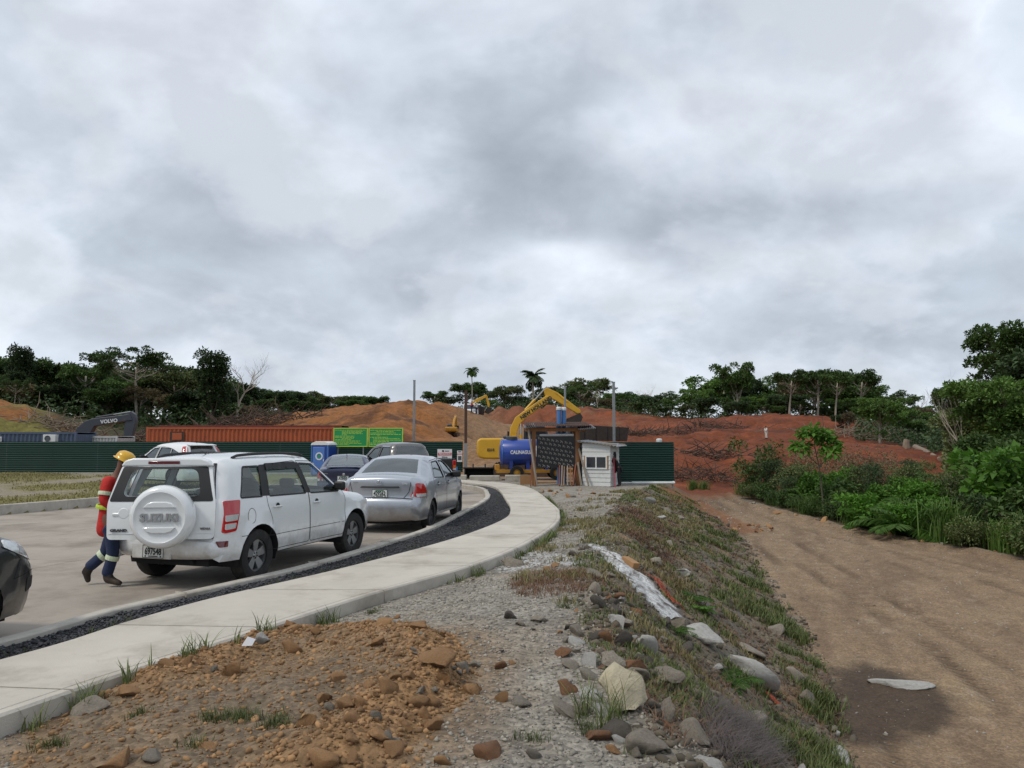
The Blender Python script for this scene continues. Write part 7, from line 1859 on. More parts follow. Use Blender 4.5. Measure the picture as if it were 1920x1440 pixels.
# big near trees on the right
def big_tree(label, px, d, top, leaf_m, seed, spread, n=12, clump=1.0, per=420, leaf=.26, base=.3, flat=.6):
    P_ = at(px, top, d); z0 = gz(P_.x, d); Hh = P_.z - z0
    wm, cm = tree_kind(Hh, base, spread, n, clump, per, leaf, leaf_m, M_BARK, .05, flat, 4, seed, fill=int(n * 1.6))
    t = thing('tree', label, 'tree', (P_.x, d, z0 - .06)); link('trunk', wm, t); link('crown', cm, t); return t
big_tree('tall dark tree at the right edge, highest in the picture', 1915, 44, 578, M_L_MID, 31, 2.7, 16, .62, 620, .20, .35)
big_tree('broad green tree in front of the tall tree at the right edge', 1905, 36, 690, M_L_LIGHT, 32, 2.4, 15, .62, 600, .19, .15)
big_tree('leafy tree left of the tall one at the right edge', 1835, 46, 765, M_L_OLIVE, 33, 1.9, 12, .6, 560, .19, .12)
plant_tree('bare2', 1812, 686, 40, .55, 'thin twiggy branch tree reaching left of the tall tree at the right edge')
big_tree('leafy tree standing below the tall one at the right edge', 1900, 31, 800, M_L_MID, 35, 1.7, 12, .55, 620, .17, .1)
big_tree('dark tree filling in behind the right edge', 2010, 40, 640, M_L_DARK, 34, 2.6, 11, 1.0, 300, .26, .2)

# ------------------------------------------------------------------ roadside bushes: every plant its own
def shrub_kind(H, rad, n, leaf, lm, seed, flat=1.0, stems=9, long=.45):
    global rng
    rng = np.random.RandomState(seed); r = random.Random(seed); P_ = []; cs = []; rs = []
    for k in range(stems):
        a = r.uniform(0, 6.28); q = rad * r.uniform(.2, .9); e = np.array([math.cos(a) * q, math.sin(a) * q, H * r.uniform(.45, 1)]); P_.append(([(0, 0, 0), tuple(e * np.array([.45, .45, .6])), tuple(e)], .02 * H * .6, .006)); cs.append(e); rs.append(rad * r.uniform(.28, .5)); cs.append(e * np.array([.8, .8, .55])); rs.append(rad * r.uniform(.3, .5))
    wm = wood_mesh(P_, 5); wm.materials.append(M_STEM)
    per = n / sum(x * x for x in rs); C, D, N, L_ = clump_leaves(cs, rs, per, leaf, flat, .2, .25); V, F = leaves(C, D, N, L_, L_ * long); me = np_mesh('foliage', V, F); me.materials.append(lm)
    return wm, me
def cane_kind(H, n, lm, seed, w=.035, rad=.5):
    """arching grass blades"""
    rr = np.random.RandomState(seed); V = []; F = []; S = 6
    for k in range(n):
        a = rr.rand() * 6.28; b = np.array([rr.normal() * rad * .45, rr.normal() * rad * .45, 0]); h = H * (.5 + .6 * rr.rand()); out = h * (.25 + .5 * rr.rand()); d = np.array([math.cos(a), math.sin(a), 0]); s = np.array([-math.sin(a), math.cos(a), 0]); o = len(V)
        for i in range(S + 1):
            t = i / S; p = b + d * out * t ** 1.8 + np.array([0, 0, h * (t * 1.15 - .45 * t ** 3)]); ww = w * (1 - t) ** .6 * (.6 + .4 * min(1, t * 4))
            V += [p - s * ww / 2, p + s * ww / 2]
        F += [(o + 2 * i, o + 2 * i + 1, o + 2 * i + 3, o + 2 * i + 2) for i in range(S)]
    me = np_mesh('blades', np.array(V), np.array(F)); me.materials.append(lm); return None, me
BK = {'shrub': [shrub_kind(2.2, 1.0, 2300, .13, M_L_MID, 51), shrub_kind(2.0, 1.1, 2300, .15, M_L_OLIVE, 52), shrub_kind(2.4, .9, 2300, .12, M_L_DARK, 53)],
      'broad': [shrub_kind(1.9, 1.0, 1500, .22, M_L_BRIGHT, 54, .8, 9, .6), shrub_kind(1.7, 1.0, 1500, .21, M_L_MID, 55, .8, 9, .6)],
      'cane': [cane_kind(1.9, 240, M_L_CANE, 56, .045, .8), cane_kind(1.7, 240, M_L_MID, 57, .04, .8)],
      'palmlet': [palm_kind(0, 12, 1.9, 58, .1, M_L_PALM, .75, 26, .07, (.55, 1.35)), palm_kind(0, 10, 1.7, 59, .1, M_L_BRIGHT, .8, 26, .07, (.5, 1.3))],
      'vine_heap': [shrub_kind(1.3, 1.3, 2300, .13, M_L_OLIVE, 60, .7), shrub_kind(1.2, 1.3, 2300, .14, M_L_MID, 61, .7)]}
BDESC = {'shrub': ('shrub', 'leafy shrub'), 'broad': ('broadleaf_plant', 'broad-leaved plant'), 'cane': ('cane_grass', 'clump of arching cane grass'), 'palmlet': ('young_palm', 'young palm'), 'vine_heap': ('low_bush', 'low spreading bush')}
NEAR = [(1380, 'at the far end of the dirt track'), (1470, 'left of the lone sapling'), (1560, 'around the lone sapling'), (1680, 'right of the lone sapling'), (1800, 'at the bend of the dirt track'), (9999, 'at the right picture edge')]
rb = random.Random(77)
def bush(kind, x, y, sc, label=None, var=None, rz=None, sx=1.0, row=None):
    wm, cm = BK[kind][rb.randrange(len(BK[kind])) if var is None else var]; nm, ds = BDESC[kind]
    px = 960 + x / y * FPX
    t = thing(nm, label or ds + ' ' + next(q for a, q in NEAR if px < a) + (', ' + ('in front', 'second row', 'third row', 'fourth row', 'rearmost row')[row] if row is not None else ''), 'grass' if kind == 'cane' else ('palm' if kind == 'palmlet' else 'bush'), (x, y, gz(x, y) - .03), rb.uniform(0, 6.28) if rz is None else rz, 'plants along the dirt track')
    t.scale = (sc * sx, sc * sx, sc)
    if wm: link('stems', wm, t)
    if cm: link('foliage', cm, t)
for row, (off, n, kinds, s0, s1) in enumerate(((.7, 30, ['cane', 'vine_heap', 'cane', 'broad', 'vine_heap'], .5, .8), (1.7, 26, ['shrub', 'cane', 'broad', 'palmlet', 'shrub'], .6, .95), (3.2, 24, ['shrub', 'shrub', 'broad', 'palmlet'], .6, .95), (5.4, 20, ['shrub', 'vine_heap', 'broad'], .6, .95), (8.5, 16, ['shrub', 'vine_heap'], .6, 1.0))):
    for k in range(n):
        y = 17.0 + (38.5 - 17.0) * (k + rb.uniform(.1, .9)) / n
        x = float(veg_x(y)) + off * rb.uniform(.8, 1.25)
        far_c = 1.15 if y < 23 else (.80 if y < 33 else .72)
        bush(rb.choice(kinds), x, y, rb.uniform(s0, s1) * far_c, row=row)
for px, py, d, kind, sc, lab, var in ((1415, 930, 37.5, 'shrub', 1.15, 'tall pointed shrub at the left end of the roadside bushes', 0), (1700, 1000, 25.5, 'palmlet', 1.0, 'young palm with long fronds at the track edge', 0), (1640, 990, 26.8, 'palmlet', .8, 'small yellow-green palm leaning over the track edge', 1), (1740, 975, 28, 'palmlet', 1.15, 'tall young palm behind the one at the track edge', 0),
                                      (1860, 900, 27, 'broad', 1.35, 'large-leaved bright plant near the right edge', 0), (1905, 905, 25, 'broad', 1.4, 'large-leaved bright plant at the right edge', 0), (1780, 1030, 24.2, 'cane', .95, 'tallest cane grass clump at the track edge', 0), (1300, 912, 42, 'cane', .42, 'small green grass clump beside the end of the right fence', 0), (1320, 914, 43, 'cane', .40, 'small grass clump farther along from the right fence', 1)):
    P_ = at(px, py, d); bush(kind, P_.x, d, sc, lab, var)
# the lone sapling
P_ = at(1545, 965, 30.2); sz0 = gz(P_.x, 30.2); top = at(1530, 800, 30.2).z - sz0
sap = thing('sapling', 'lone slender sapling with clustered broad leaves beside the track', 'tree', (P_.x, 30.2, sz0 - .04)); r = random.Random(5)
k_ = top / 3.3; pth = [([(0, 0, 0), (-.05, 0, .9), (-.10, .05, 1.8), (-.25, .02, 2.5), (-.32, 0, 3.15)], .035, .012), ([(-.10, .05, 1.8), (.20, .05, 2.2), (.45, .02, 2.55)], .018, .008), ([(-.12, .04, 1.9), (-.55, 0, 2.25), (-.85, -.05, 2.45)], .018, .008), ([(-.2, 0, 2.3), (-.05, -.1, 2.8), (0, -.1, 3.0)], .014, .007), ([(-.02, 0, 1.5), (.1, -.2, 2.0), (.15, -.4, 2.3)], .014, .006)]
pth = [([(a * k_, b * k_, c * k_) for a, b, c in p], r0, r1) for p, r0, r1 in pth]
wm = wood_mesh(pth, 7); wm.materials.append(M_BARK); link('trunk', wm, sap)
rng = np.random.RandomState(5); cs = [p[-1] for p, _, _ in pth] + [(-.55 * k_, 0, 3.0 * k_), (.35 * k_, .1, 2.75 * k_), (-.75 * k_, .1, 2.6 * k_), (.1 * k_, .1, 2.9 * k_)]
C, D, N, L_ = clump_leaves(cs, [.34] * len(cs), -75, .24, .7, .2, .5); V, F = leaves(C, D, N, L_, L_ * .55); me = np_mesh('crown', V, F); me.materials.append(M_L_BRIGHT); link('crown', me, sap)
rng = np.random.RandomState(12)
# undergrowth that reads as one mass at the feet of the woods
def undergrowth(name, label, segs, lm, n, leaf):
    C = []
    for (px0, py0, px1, py1, d0, d1, h) in segs:
        px = rng.uniform(px0, px1, n); d = np.array([deep(q) for q in rng.uniform(d0, d1, n)]); x = (px - 960) / FPX * d; z = ground_z(x, d) + h * rng.rand(n) ** 1.6 * (.5 + 1.0 * vnoise(x * .25, d * .25, 3)); C.append(np.stack([x, d, z], 1))
    C = np.concatenate(C); k = len(C); V, F = leaves(C, rdir(k, .1), rng.normal(size=(k, 3)) * .5 + [0, 0, 1], leaf * (.6 + .8 * rng.rand(k)), leaf * .6)
    me = np_mesh(name, V, F); o = link(name, me, None, lm); tag(o, label, 'undergrowth', None, 'stuff')
undergrowth('undergrowth', 'dark undergrowth at the foot of the woods', [(-300, 0, 470, 0, 80, 104, 2.8), (450, 0, 720, 0, 130, 150, 2), (800, 0, 1200, 0, 130, 150, 2), (1150, 0, 1660, 0, 120, 150, 3.4), (1600, 0, 2100, 0, 90, 118, 2.6), (1740, 0, 2100, 0, 74, 92, 2.6)], M_L_DARK, 12000, .6)
undergrowth('undergrowth', 'low green scrub on the slope below the red hill', [(1765, 0, 2050, 0, 42, 74, 1.8)], M_L_OLIVE, 12000, .30)
undergrowth('weeds', 'yellowish weeds over the red soil behind the bushes', [(1480, 0, 1680, 0, 46, 62, .9)], M_L_DRY, 5000, .16)

# ------------------------------------------------------------------ brush piles and logs
M_BRANCH = mat('dead_branches', lin('4f3d33'), .9, var=.3, vscale=2, island=.45); M_LOG = mat('pale_log', lin('7d6f60'), .9, var=.3, vscale=2)
def brush(label, px, py, d, w, dep, h, n, rad=.05, m=M_BRANCH, seed=0, ln=2.2):
    d = deep(d) if d > 60 else d
    r = random.Random(seed); P_ = at(px, py, d); mb = MB()
    for k in range(n):
        x = P_.x + r.gauss(0, w * .4); y = d + r.gauss(0, dep * .4); f = math.exp(-((x - P_.x) / (w * .55)) ** 2); z = gz(x, y) + h * f * r.random(); l = ln * r.uniform(.4, 1.3); a = r.uniform(0, 6.28); e = r.gauss(.05, .35); v = Vector((math.cos(a) * math.cos(e), math.sin(a) * math.cos(e) * .6, math.sin(e))); p = Vector((x, y, z + .05)); mid = p + v * l * .5 + Vector((r.uniform(-.2, .2), r.uniform(-.2, .2), r.uniform(-.05, .2))) * l * .5
        mb.tube([p, mid, p + v * l + Vector((0, 0, r.uniform(-.1, .25) * l))], [rad * r.uniform(.6, 1.5), rad * .8, rad * .3], 5)
    o = mb.build('brush_pile', m); tag(o, label, 'branches', 'heaps of felled branches', 'stuff')
brush('heap of roots and branches beside the end of the right green fence', 1312, 885, 46.5, 3.6, 2.0, .8, 260, .022, seed=1, ln=1.1)
brush('grubbed-up trunks lying above the root heap', 1330, 842, 60, 4.2, 2.4, .8, 110, .04, seed=2, ln=1.7)
brush('branch heap on the terrace behind the right fence', 1190, 806, 88, 7, 3, 0.9, 150, .05, seed=3, ln=2.2)
brush('second branch heap along the terrace', 1250, 802, 92, 9, 3, 0.9, 150, .05, seed=4, ln=2.2)
brush('branch heap under the crest of the red hill', 1345, 805, 98, 9, 4, 1.2, 150, .06, seed=5, ln=2.4)
brush('felled branches above the orange container', 470, 790, 77, 9, 5, 1.7, 330, .055, seed=6, ln=2.6, m=M_BRANCH)
brush('felled branches at the left end of the orange container', 300, 800, 70, 8, 4, 1.4, 200, .055, seed=7, ln=2.6)
brush('felled branches behind the charcoal excavator', 130, 796, 70, 6, 3, 1.3, 150, .055, seed=8, ln=2.4, m=M_LOG)
brush('dry sticks lying along the foot of the woods right of the red hill', 1590, 830, 92, 14, 3, .9, 120, .07, seed=9, ln=3.0, m=M_LOG)
A, B_ = hitp(1716, 842, 60), hitp(1762, 866, 55); A = Vector(A); B_ = Vector(B_)
o = MB().tube([(0, 0, .25), (B_ - A) * .5 + Vector((0, 0, .3)), (B_ - A) + Vector((0, 0, .2))], [.35, .32, .22], 10).build('log', M_LOG, smooth=True); o.location = A; tag(o, 'pale felled log lying at the right end of the red slope', 'log')
P_ = Vector(hitp(1700, 840, 60)); o = MB().tube([(0, 0, -.1), (0, 0, .7), (.1, 0, 1.1)], [.55, .42, .40], 10).build('tree_stump', M_LOG, smooth=True); o.location = P_; tag(o, 'pale tree stump beside the felled log', 'stump')
# ================================================================== STONES, CLODS, GRAVEL
import bmesh
M_BROWNROCK = mat('brown_clod', lin('997550'), .95, var=.28, vscale=9, bump=.8, bscale=26, objrand=.16, dirt=(lin('6f6355'), 5, .55, .8))
M_GREYROCK = mat('grey_stone', lin('857d71'), .9, var=.28, vscale=8, bump=.8, bscale=22, objrand=.18, dirt=(lin('5b5346'), 5, .5, .8))
M_CREAMROCK = mat('cream_boulder', lin('b9af96'), .9, var=.14, vscale=5, bump=.7, bscale=12, dirt=(lin('8f7245'), 4, .56, .78))
M_RUSTROCK = mat('rusty_stone', lin('80593a'), .9, var=.3, vscale=8, bump=.9, bscale=20, dirt=(lin('5d5a55'), 6, .5, .7))
M_DARKROCK = mat('dark_stone', lin('504a43'), .9, var=.28, vscale=8, bump=.8, bscale=20)
M_PALEROCK = mat('pale_concrete_lump', lin('aaa8a3'), .9, var=.2, vscale=8, bump=.8, bscale=24, dirt=(lin('77716a'), 5, .5, .8))
def rock_shape(seed, sub=3, cuts=9, rough=.14):
    r = np.random.RandomState(seed); bm = bmesh.new(); bmesh.ops.create_icosphere(bm, subdivisions=sub, radius=1.0); V = np.array([v.co[:] for v in bm.verts])
    F = np.array([[v.index for v in f.verts] for f in bm.faces]); bm.free()
    for k in range(cuts):                                   # flatten against random planes: angular faces with soft edges
        n = r.normal(size=3); n /= np.linalg.norm(n); h = r.uniform(.30, .66); d = V @ n; V = V - np.outer(np.maximum(0, d - h) * .98, n)
    for f, a in ((1.6, rough * 1.2), (3.7, rough * .9), (9.0, rough * .5)):
        d = vnoise(V[:, 0] * f + seed, V[:, 1] * f + V[:, 2] * f * 1.3, seed) + vnoise(V[:, 2] * f + 3, V[:, 0] * f - V[:, 1] * f, seed + 1) - 1; V = V * (1 + a * d)[:, None]
    V /= np.abs(V).max(0)
    return V, F
ROCKV = [rock_shape(100 + k, 3, 9 + k % 5) for k in range(9)]
_rm = {}
def rock_me(k, m):
    if (k, m.name) not in _rm:
        V, F = ROCKV[k % len(ROCKV)]; me = np_mesh('rock', V, F, True); me.materials.append(m); _rm[(k, m.name)] = me
    return _rm[(k, m.name)]
rk = random.Random(3)
def rock(px, py, wpx, hpx, m, label=None, group=None, sink=.28, name='rock', var=None, tilt=.3, rz=None, deep_=.8, hmin=.35):
    """stone whose foot is seen at about (px, py + hpx / 2)"""
    x, y, z = hitp(px, py + hpx * .30)
    w = wpx * y / FPX / 2; h = max(hpx * y / FPX / 2 * .95, w * hmin)
    o = bpy.data.objects.new(name, rock_me(rk.randrange(9) if var is None else var, m)); COL.objects.link(o)
    o.scale = (w, w * deep_ * rk.uniform(.8, 1.1), h); o.rotation_euler = (rk.uniform(-tilt, tilt), rk.uniform(-tilt, tilt), rk.uniform(-.5, .5) if rz is None else rz); o.location = (x, y, z + h * (1 - 2 * sink))
    tag(o, label, 'stone', group); return o
rock(1174, 1303, 100, 104, M_CREAMROCK, 'large cream coloured boulder at the top of the bank', None, .12, 'boulder', 2, .15, .5, .7)
rock(818, 1233, 84, 46, M_BROWNROCK, 'big flat brown rock slab on top of the dirt heap', None, .25, 'boulder', 4, .15, -.3)
BIG = [(440, 1253, 36, 40, M_BROWNROCK, 'upright brown stone at the left of the dirt heap'), (495, 1197, 30, 32, M_PALEROCK, 'broken grey concrete lump beside the pavement edge'), (793, 1331, 40, 42, M_BROWNROCK, 'brown angular rock at the right shoulder of the dirt heap'), (783, 1309, 42, 34, M_BROWNROCK, 'brown rock behind the angular one on the right of the dirt heap'),
       (885, 1290, 36, 34, M_BROWNROCK, 'pyramid-shaped brown rock right of the dirt heap'), (868, 1250, 30, 28, M_GREYROCK, 'grey stone beside the big flat slab'), (935, 1247, 30, 24, M_RUSTROCK, 'lone rusty clod on grey gravel right of the dirt heap'), (918, 1409, 56, 34, M_RUSTROCK, 'rusty broken clod near the bottom centre'),
       (827, 1420, 38, 38, M_BROWNROCK, 'rounded brown stone at the bottom centre'), (222, 1422, 68, 48, M_BROWNROCK, 'large brown stone at the bottom left'), (284, 1414, 46, 30, M_GREYROCK, 'grey-brown stone at the bottom left beside the large brown one'), (385, 1394, 46, 24, M_BROWNROCK, 'flat tan stone near the bottom left'), (178, 1321, 82, 34, M_GREYROCK, 'long grey slab beside the pavement at the left'), (240, 1293, 46, 26, M_BROWNROCK, 'brown stone beside the pavement at the left'),
       (1000, 1411, 26, 36, M_GREYROCK, 'upright grey block on the gravel near the bottom'), (972, 1312, 46, 28, M_GREYROCK, 'grey stone of a pair on the gravel'), (943, 1306, 26, 30, M_BROWNROCK, 'tan stone of a pair on the gravel'), (1005, 1157, 42, 24, M_GREYROCK, 'largest of three grey stones on the gravel'), (976, 1165, 24, 26, M_GREYROCK, 'round one of three grey stones on the gravel'), (960, 1154, 30, 20, M_DARKROCK, 'leftmost of three grey stones on the gravel'),
       (1122, 1124, 36, 42, M_DARKROCK, 'dark upright stone below the white ash streak'), (1150, 1138, 46, 32, M_DARKROCK, 'dark rounded stone beside the upright one'), (1074, 1036, 24, 22, M_DARKROCK, 'dark brown boulder at the upper end of the white ash streak'), (963, 1054, 48, 26, M_GREYROCK, 'tan grey stone against the pavement edge'), (1130, 1190, 34, 42, M_RUSTROCK, 'rusty pitted stone in the stone cluster'), (1165, 1196, 46, 42, M_DARKROCK, 'dark stone in the middle of the stone cluster'), (1208, 1200, 50, 50, M_PALEROCK, 'pale grey pitted stone at the right of the stone cluster'),
       (1068, 1243, 44, 30, M_GREYROCK, 'pale topped stone at the left of the stone cluster'), (1150, 1236, 62, 40, M_GREYROCK, 'wide grey stone with a brown top in the stone cluster'), (1206, 1238, 44, 34, M_DARKROCK, 'dark pitted stone above the cream boulder'), (1186, 1258, 62, 32, M_GREYROCK, 'grey stone just above the cream boulder'), (1108, 1264, 58, 22, M_GREYROCK, 'flat grey stone left of the cream boulder'), (1080, 1178, 50, 36, M_GREYROCK, 'grey stone at the upper left of the stone cluster'),
       (1250, 1330, 36, 62, M_GREYROCK, 'tall brown-grey stone propping the cream boulder'), (1120, 1374, 56, 42, M_RUSTROCK, 'rust coloured stone below the cream boulder'), (1222, 1392, 96, 62, M_GREYROCK, 'large stony lump below the cream boulder'), (1308, 1372, 64, 62, M_GREYROCK, 'rounded speckled stone beside the dead grass'), (1060, 1330, 70, 26, M_GREYROCK, 'half buried grey stone left of the cream boulder'), (1325, 1192, 92, 50, M_PALEROCK, 'cracked flat grey slab on the bank slope'), (1405, 1214, 62, 28, M_GREYROCK, 'long grey stone on the slope right of the cracked slab'),
       (1400, 1262, 120, 34, M_PALEROCK, 'long pale rock ledge on the lower slope'), (1512, 1300, 48, 50, M_GREYROCK, 'grey block at the foot of the bank'), (1490, 1262, 44, 30, M_GREYROCK, 'grey stone at the foot of the bank above the block'), (1455, 1180, 34, 22, M_GREYROCK, 'small grey stone on the mid slope'), (1275, 1070, 44, 22, M_PALEROCK, 'pale stone beside the orange netting'), (1265, 1170, 50, 26, M_GREYROCK, 'grey stone under the fern'), (1330, 1430, 60, 40, M_PALEROCK, 'pale stone among dead grass at the bottom'),
       (1215, 938, 34, 16, M_PALEROCK, 'white lump among the grass below the right fence'), (1570, 1376, 22, 14, M_PALEROCK, 'small white stone at the edge of the wet hollow'), (660, 1416, 28, 40, M_BROWNROCK, 'pointed brown stone at the bottom of the dirt heap'), (608, 1418, 58, 44, M_BROWNROCK, 'largest brown rock at the bottom of the dirt heap'), (735, 1402, 42, 36, M_BROWNROCK, 'brown rock at the lower right of the dirt heap'), (655, 1345, 26, 42, M_BROWNROCK, 'tall brown clod in the middle of the dirt heap'), (547, 1211, 40, 32, M_BROWNROCK, 'tan rock on the far rim of the dirt heap'), (830, 1268, 36, 34, M_BROWNROCK, 'brown rock below the big flat slab'), (1460, 960, 24, 10, M_BROWNROCK, 'brown stone at the lip of the dirt track')]
for px, py, w, h, m, lab in BIG: rock(px, py, w, h, m, lab, None, .34, 'rock', None, .45, None, .85)
wl = rock(1694, 1280, 120, 18, M_PALEROCK, 'long white concrete fragment half sunk in the track beside the wet hollow', None, .40, 'concrete_fragment', 6, .05, -.28, .30, .10)
G_P = 'brown clods of the dirt heap'; G_G = 'loose grey stones on the mound'; G_B = 'stones on the bank slope'; G_T = 'orange stones spilled at the track'
pil = HEAP_RIDGE; n = 0; rr = np.random.RandomState(8)
while n < 170:                    # clods crowd the rim of the heap
    i = rr.randint(len(pil) - 1); t = rr.rand(); q = pil[i] * (1 - t) + pil[i + 1] * t + rr.normal(size=2) * np.array([.26, .26]); 
    if not in_poly(np.array([q[0]]), np.array([q[1]]), PILE)[0]: continue
    s = .020 + .055 * rr.rand() ** 2.6; o = bpy.data.objects.new('clod', rock_me(rr.randint(9), M_BROWNROCK if rr.rand() < .86 else M_GREYROCK)); COL.objects.link(o)
    o.scale = (s * rr.uniform(.85, 1.3), s * rr.uniform(.8, 1.1), s * rr.uniform(.6, .95)); o.rotation_euler = tuple(rr.uniform(-.5, .5, 2)) + (rr.uniform(0, 6.28),); o.location = (q[0], q[1], gz(q[0], q[1]) + s * .3)
    tag(o, 'brown clod or stone heaped along the rim of the dirt heap', 'stone', G_P); n += 1
def scatter(n, pts_fn, mats, s0, s1, pw, label, group, name='stone'):
    k = 0
    while k < n:
        q = pts_fn()
        if q is None: continue
        x, y = q; s = s0 + (s1 - s0) * rr.rand() ** pw; o = bpy.data.objects.new(name, rock_me(rr.randint(9), mats[rr.randint(len(mats))])); COL.objects.link(o)
        o.scale = (s * rr.uniform(.85, 1.35), s * rr.uniform(.8, 1.1), s * rr.uniform(.5, .85)); o.rotation_euler = tuple(rr.uniform(-.4, .4, 2)) + (rr.uniform(0, 6.28),); o.location = (x, y, gz(x, y) + s * .22); tag(o, label, 'stone', group); k += 1
def on_mound():
    y = 3.4 * (28 / 3.4) ** rr.rand(); cx = float(crest_x(y)); x = rr.uniform(cx - 3.4, cx + .3); p = (np.array([x]), np.array([y]))
    if in_poly(*p, PAVED)[0] or in_poly(*p, PILE)[0] or poly_dist(*p, WALK_R[::2])[0] < .06: return None
    return x, y
def on_bank():
    y = 3.6 * (26 / 3.6) ** rr.rand(); cx, tx = float(crest_x(y)), float(toe_x(y)); x = rr.uniform(cx, tx); return None if in_poly(np.array([x]), np.array([y]), ASH)[0] else (x, y)
scatter(62, on_mound, [M_GREYROCK, M_GREYROCK, M_DARKROCK, M_BROWNROCK], .02, .085, 2.2, 'loose grey or brown stone lying on the gravel mound', G_G)
scatter(72, on_bank, [M_GREYROCK, M_DARKROCK, M_PALEROCK, M_GREYROCK], .03, .17, 2.0, 'weathered stone bedded in the weedy bank', G_B)
CLU = hits([(1060, 1150), (1120, 1105), (1200, 1150), (1250, 1190), (1260, 1290), (1330, 1400), (1200, 1420), (1100, 1400), (1040, 1290)])
def in_cluster():
    q = rand_in(1, CLU)[0]; return q[0], q[1]
def rand_in(n, poly):
    lo, hi = poly.min(0), poly.max(0); out = []
    while len(out) < n:
        q = lo + (hi - lo) * rr.rand(n * 2, 2); q = q[in_poly(q[:, 0], q[:, 1], poly)]; out += q.tolist()
    return np.array(out[:n])
scatter(60, in_cluster, [M_GREYROCK, M_DARKROCK, M_PALEROCK, M_GREYROCK, M_RUSTROCK], .025, .11, 1.8, 'rubble stone in the heap around the cream boulder', 'rubble around the cream boulder')
OS = [hitp(1400 + 50 * rr.rand() - 30 * (k % 2), 985 + 14 * rr.rand()) for k in range(26)]; _it = iter(OS)
scatter(16, lambda: next(_it)[:2], [M_BROWNROCK, M_RUSTROCK], .05, .13, 1.5, 'orange brown stone spilled onto the dirt track', G_T)
G_F = 'spoil stones in front of the shelter'
OS2 = [hitp(985 + 130 * rr.rand(), 919 + 14 * rr.rand()) for k in range(34)]; _it2 = iter(OS2)
scatter(18, lambda: next(_it2)[:2], [M_BROWNROCK, M_BROWNROCK, M_GREYROCK], .05, .14, 1.6, 'brown spoil stone lying in front of the timber shelter', G_F)
def edge_spot():
    y = 17 + 20 * rr.rand(); return float(veg_x(y)) + rr.normal() * .25 - .1, y
scatter(22, edge_spot, [M_GREYROCK, M_BROWNROCK], .04, .14, 1.8, 'stone in the earth ridge along the bushes', 'stones along the plant edge of the track')

# small stuff: stones nobody could count
OCT = np.array([(1, 0, 0), (-1, 0, 0), (0, 1, 0), (0, -1, 0), (0, 0, 1), (0, 0, -1)], float); OF = np.array([(0, 2, 4), (2, 1, 4), (1, 3, 4), (3, 0, 4), (2, 0, 5), (1, 2, 5), (3, 1, 5), (0, 3, 5)])
_b = bmesh.new(); bmesh.ops.create_icosphere(_b, subdivisions=1, radius=1.0); ICO = np.array([v.co[:] for v in _b.verts]); IF = np.array([[v.index for v in f.verts] for f in _b.faces]); _b.free()
def pebbles(name, label, P_, S, m, base=OCT, bf=OF, flat=.65, seed=1):
    r = np.random.RandomState(seed); n = len(P_); k = len(base); A = r.rand(n) * 6.28; c, s = np.cos(A)[:, None], np.sin(A)[:, None]
    V = base[None] * (S[:, None, None] * np.stack([r.uniform(.8, 1.35, n), r.uniform(.7, 1.1, n), flat * r.uniform(.7, 1.3, n)], 1)[:, None]) * (1 + .7 * (r.rand(n, k, 1) - .5))
    tl = r.uniform(-.5, .5, (n, 1)); V[:, :, 2] += V[:, :, 0] * tl
    X = V[:, :, 0] * c - V[:, :, 1] * s; Y = V[:, :, 0] * s + V[:, :, 1] * c; V = np.stack([X, Y, V[:, :, 2]], 2) + P_[:, None]
    F = (np.arange(n) * k)[:, None, None] + bf[None]
    o = link(name, np_mesh(name, V.reshape(-1, 3), F.reshape(-1, 3), False), None, m); tag(o, label, 'gravel', None, 'stuff'); return o
M_PEB_B = mat('brown_grit', lin('8a6b4a'), .95, var=.2, island=.45); M_PEB_G = mat('grey_grit', lin('8b867c'), .95, var=.2, island=.42); M_PEB_D = mat('dark_grit', lin('5a5246'), .95, var=.2, island=.4)
# black gravel along the kerb
t = rr.rand(15000) ** 1.35 * 92 + 12; i = t.astype(int); f = (t - i)[:, None]; a = _KO[i] * (1 - f) + _KO[i + 1] * f; b2 = _WL[i] * (1 - f) + _WL[i + 1] * f; u_ = rr.rand(15000)[:, None] * .94 + .03; q = a * (1 - u_) + b2 * u_
pebbles('black_gravel', 'black gravel filling the strip between kerb and pavement', np.concatenate([q, np.full((15000, 1), .098) + rr.rand(15000, 1) * .014], 1), .012 + .014 * rr.rand(15000) ** 2, M_BLACKSTONE, seed=2)
q = rand_in(14000, PILE); d_ = poly_dist(q[:, 0], q[:, 1], HEAP_RIDGE); q = q[rr.rand(len(q)) < .25 + .75 * np.exp(-(d_ / .5) ** 2)]
pebbles('dirt_crumbs', 'brown crumbs and small clods covering the dirt heap', np.concatenate([q, gzs(q[:, 0], q[:, 1])[:, None] + .004], 1), .004 + .022 * rr.rand(len(q)) ** 4, M_PEB_B, ICO, IF, .75, 3)
y = 3.3 * (24 / 3.3) ** rr.rand(34000); x = crest_x(y) + rr.uniform(-4.2, .4, 34000); ok = ~in_poly(x, y, PAVED) & ~in_poly(x, y, PILE); x, y = x[ok], y[ok]
pebbles('gravel', 'fine grey gravel strewn over the mound', np.stack([x, y, gzs(x, y) + .003], 1), (.005 + .020 * rr.rand(len(x)) ** 4) * (.7 + .05 * y), M_PEB_G, seed=4)
y = 3.3 * (30 / 3.3) ** rr.rand(11000); x = crest_x(y) + (toe_x(y) - crest_x(y)) * rr.uniform(-.05, 1.05, 11000); ok = ~in_poly(x, y, ASH); x, y = x[ok], y[ok]
pebbles('bank_rubble', 'small rubble lying all over the bank slope', np.stack([x, y, gzs(x, y) + .003], 1), (.010 + .045 * rr.rand(len(x)) ** 4) * (.7 + .04 * y), M_PEB_D, ICO, IF, .7, 5)
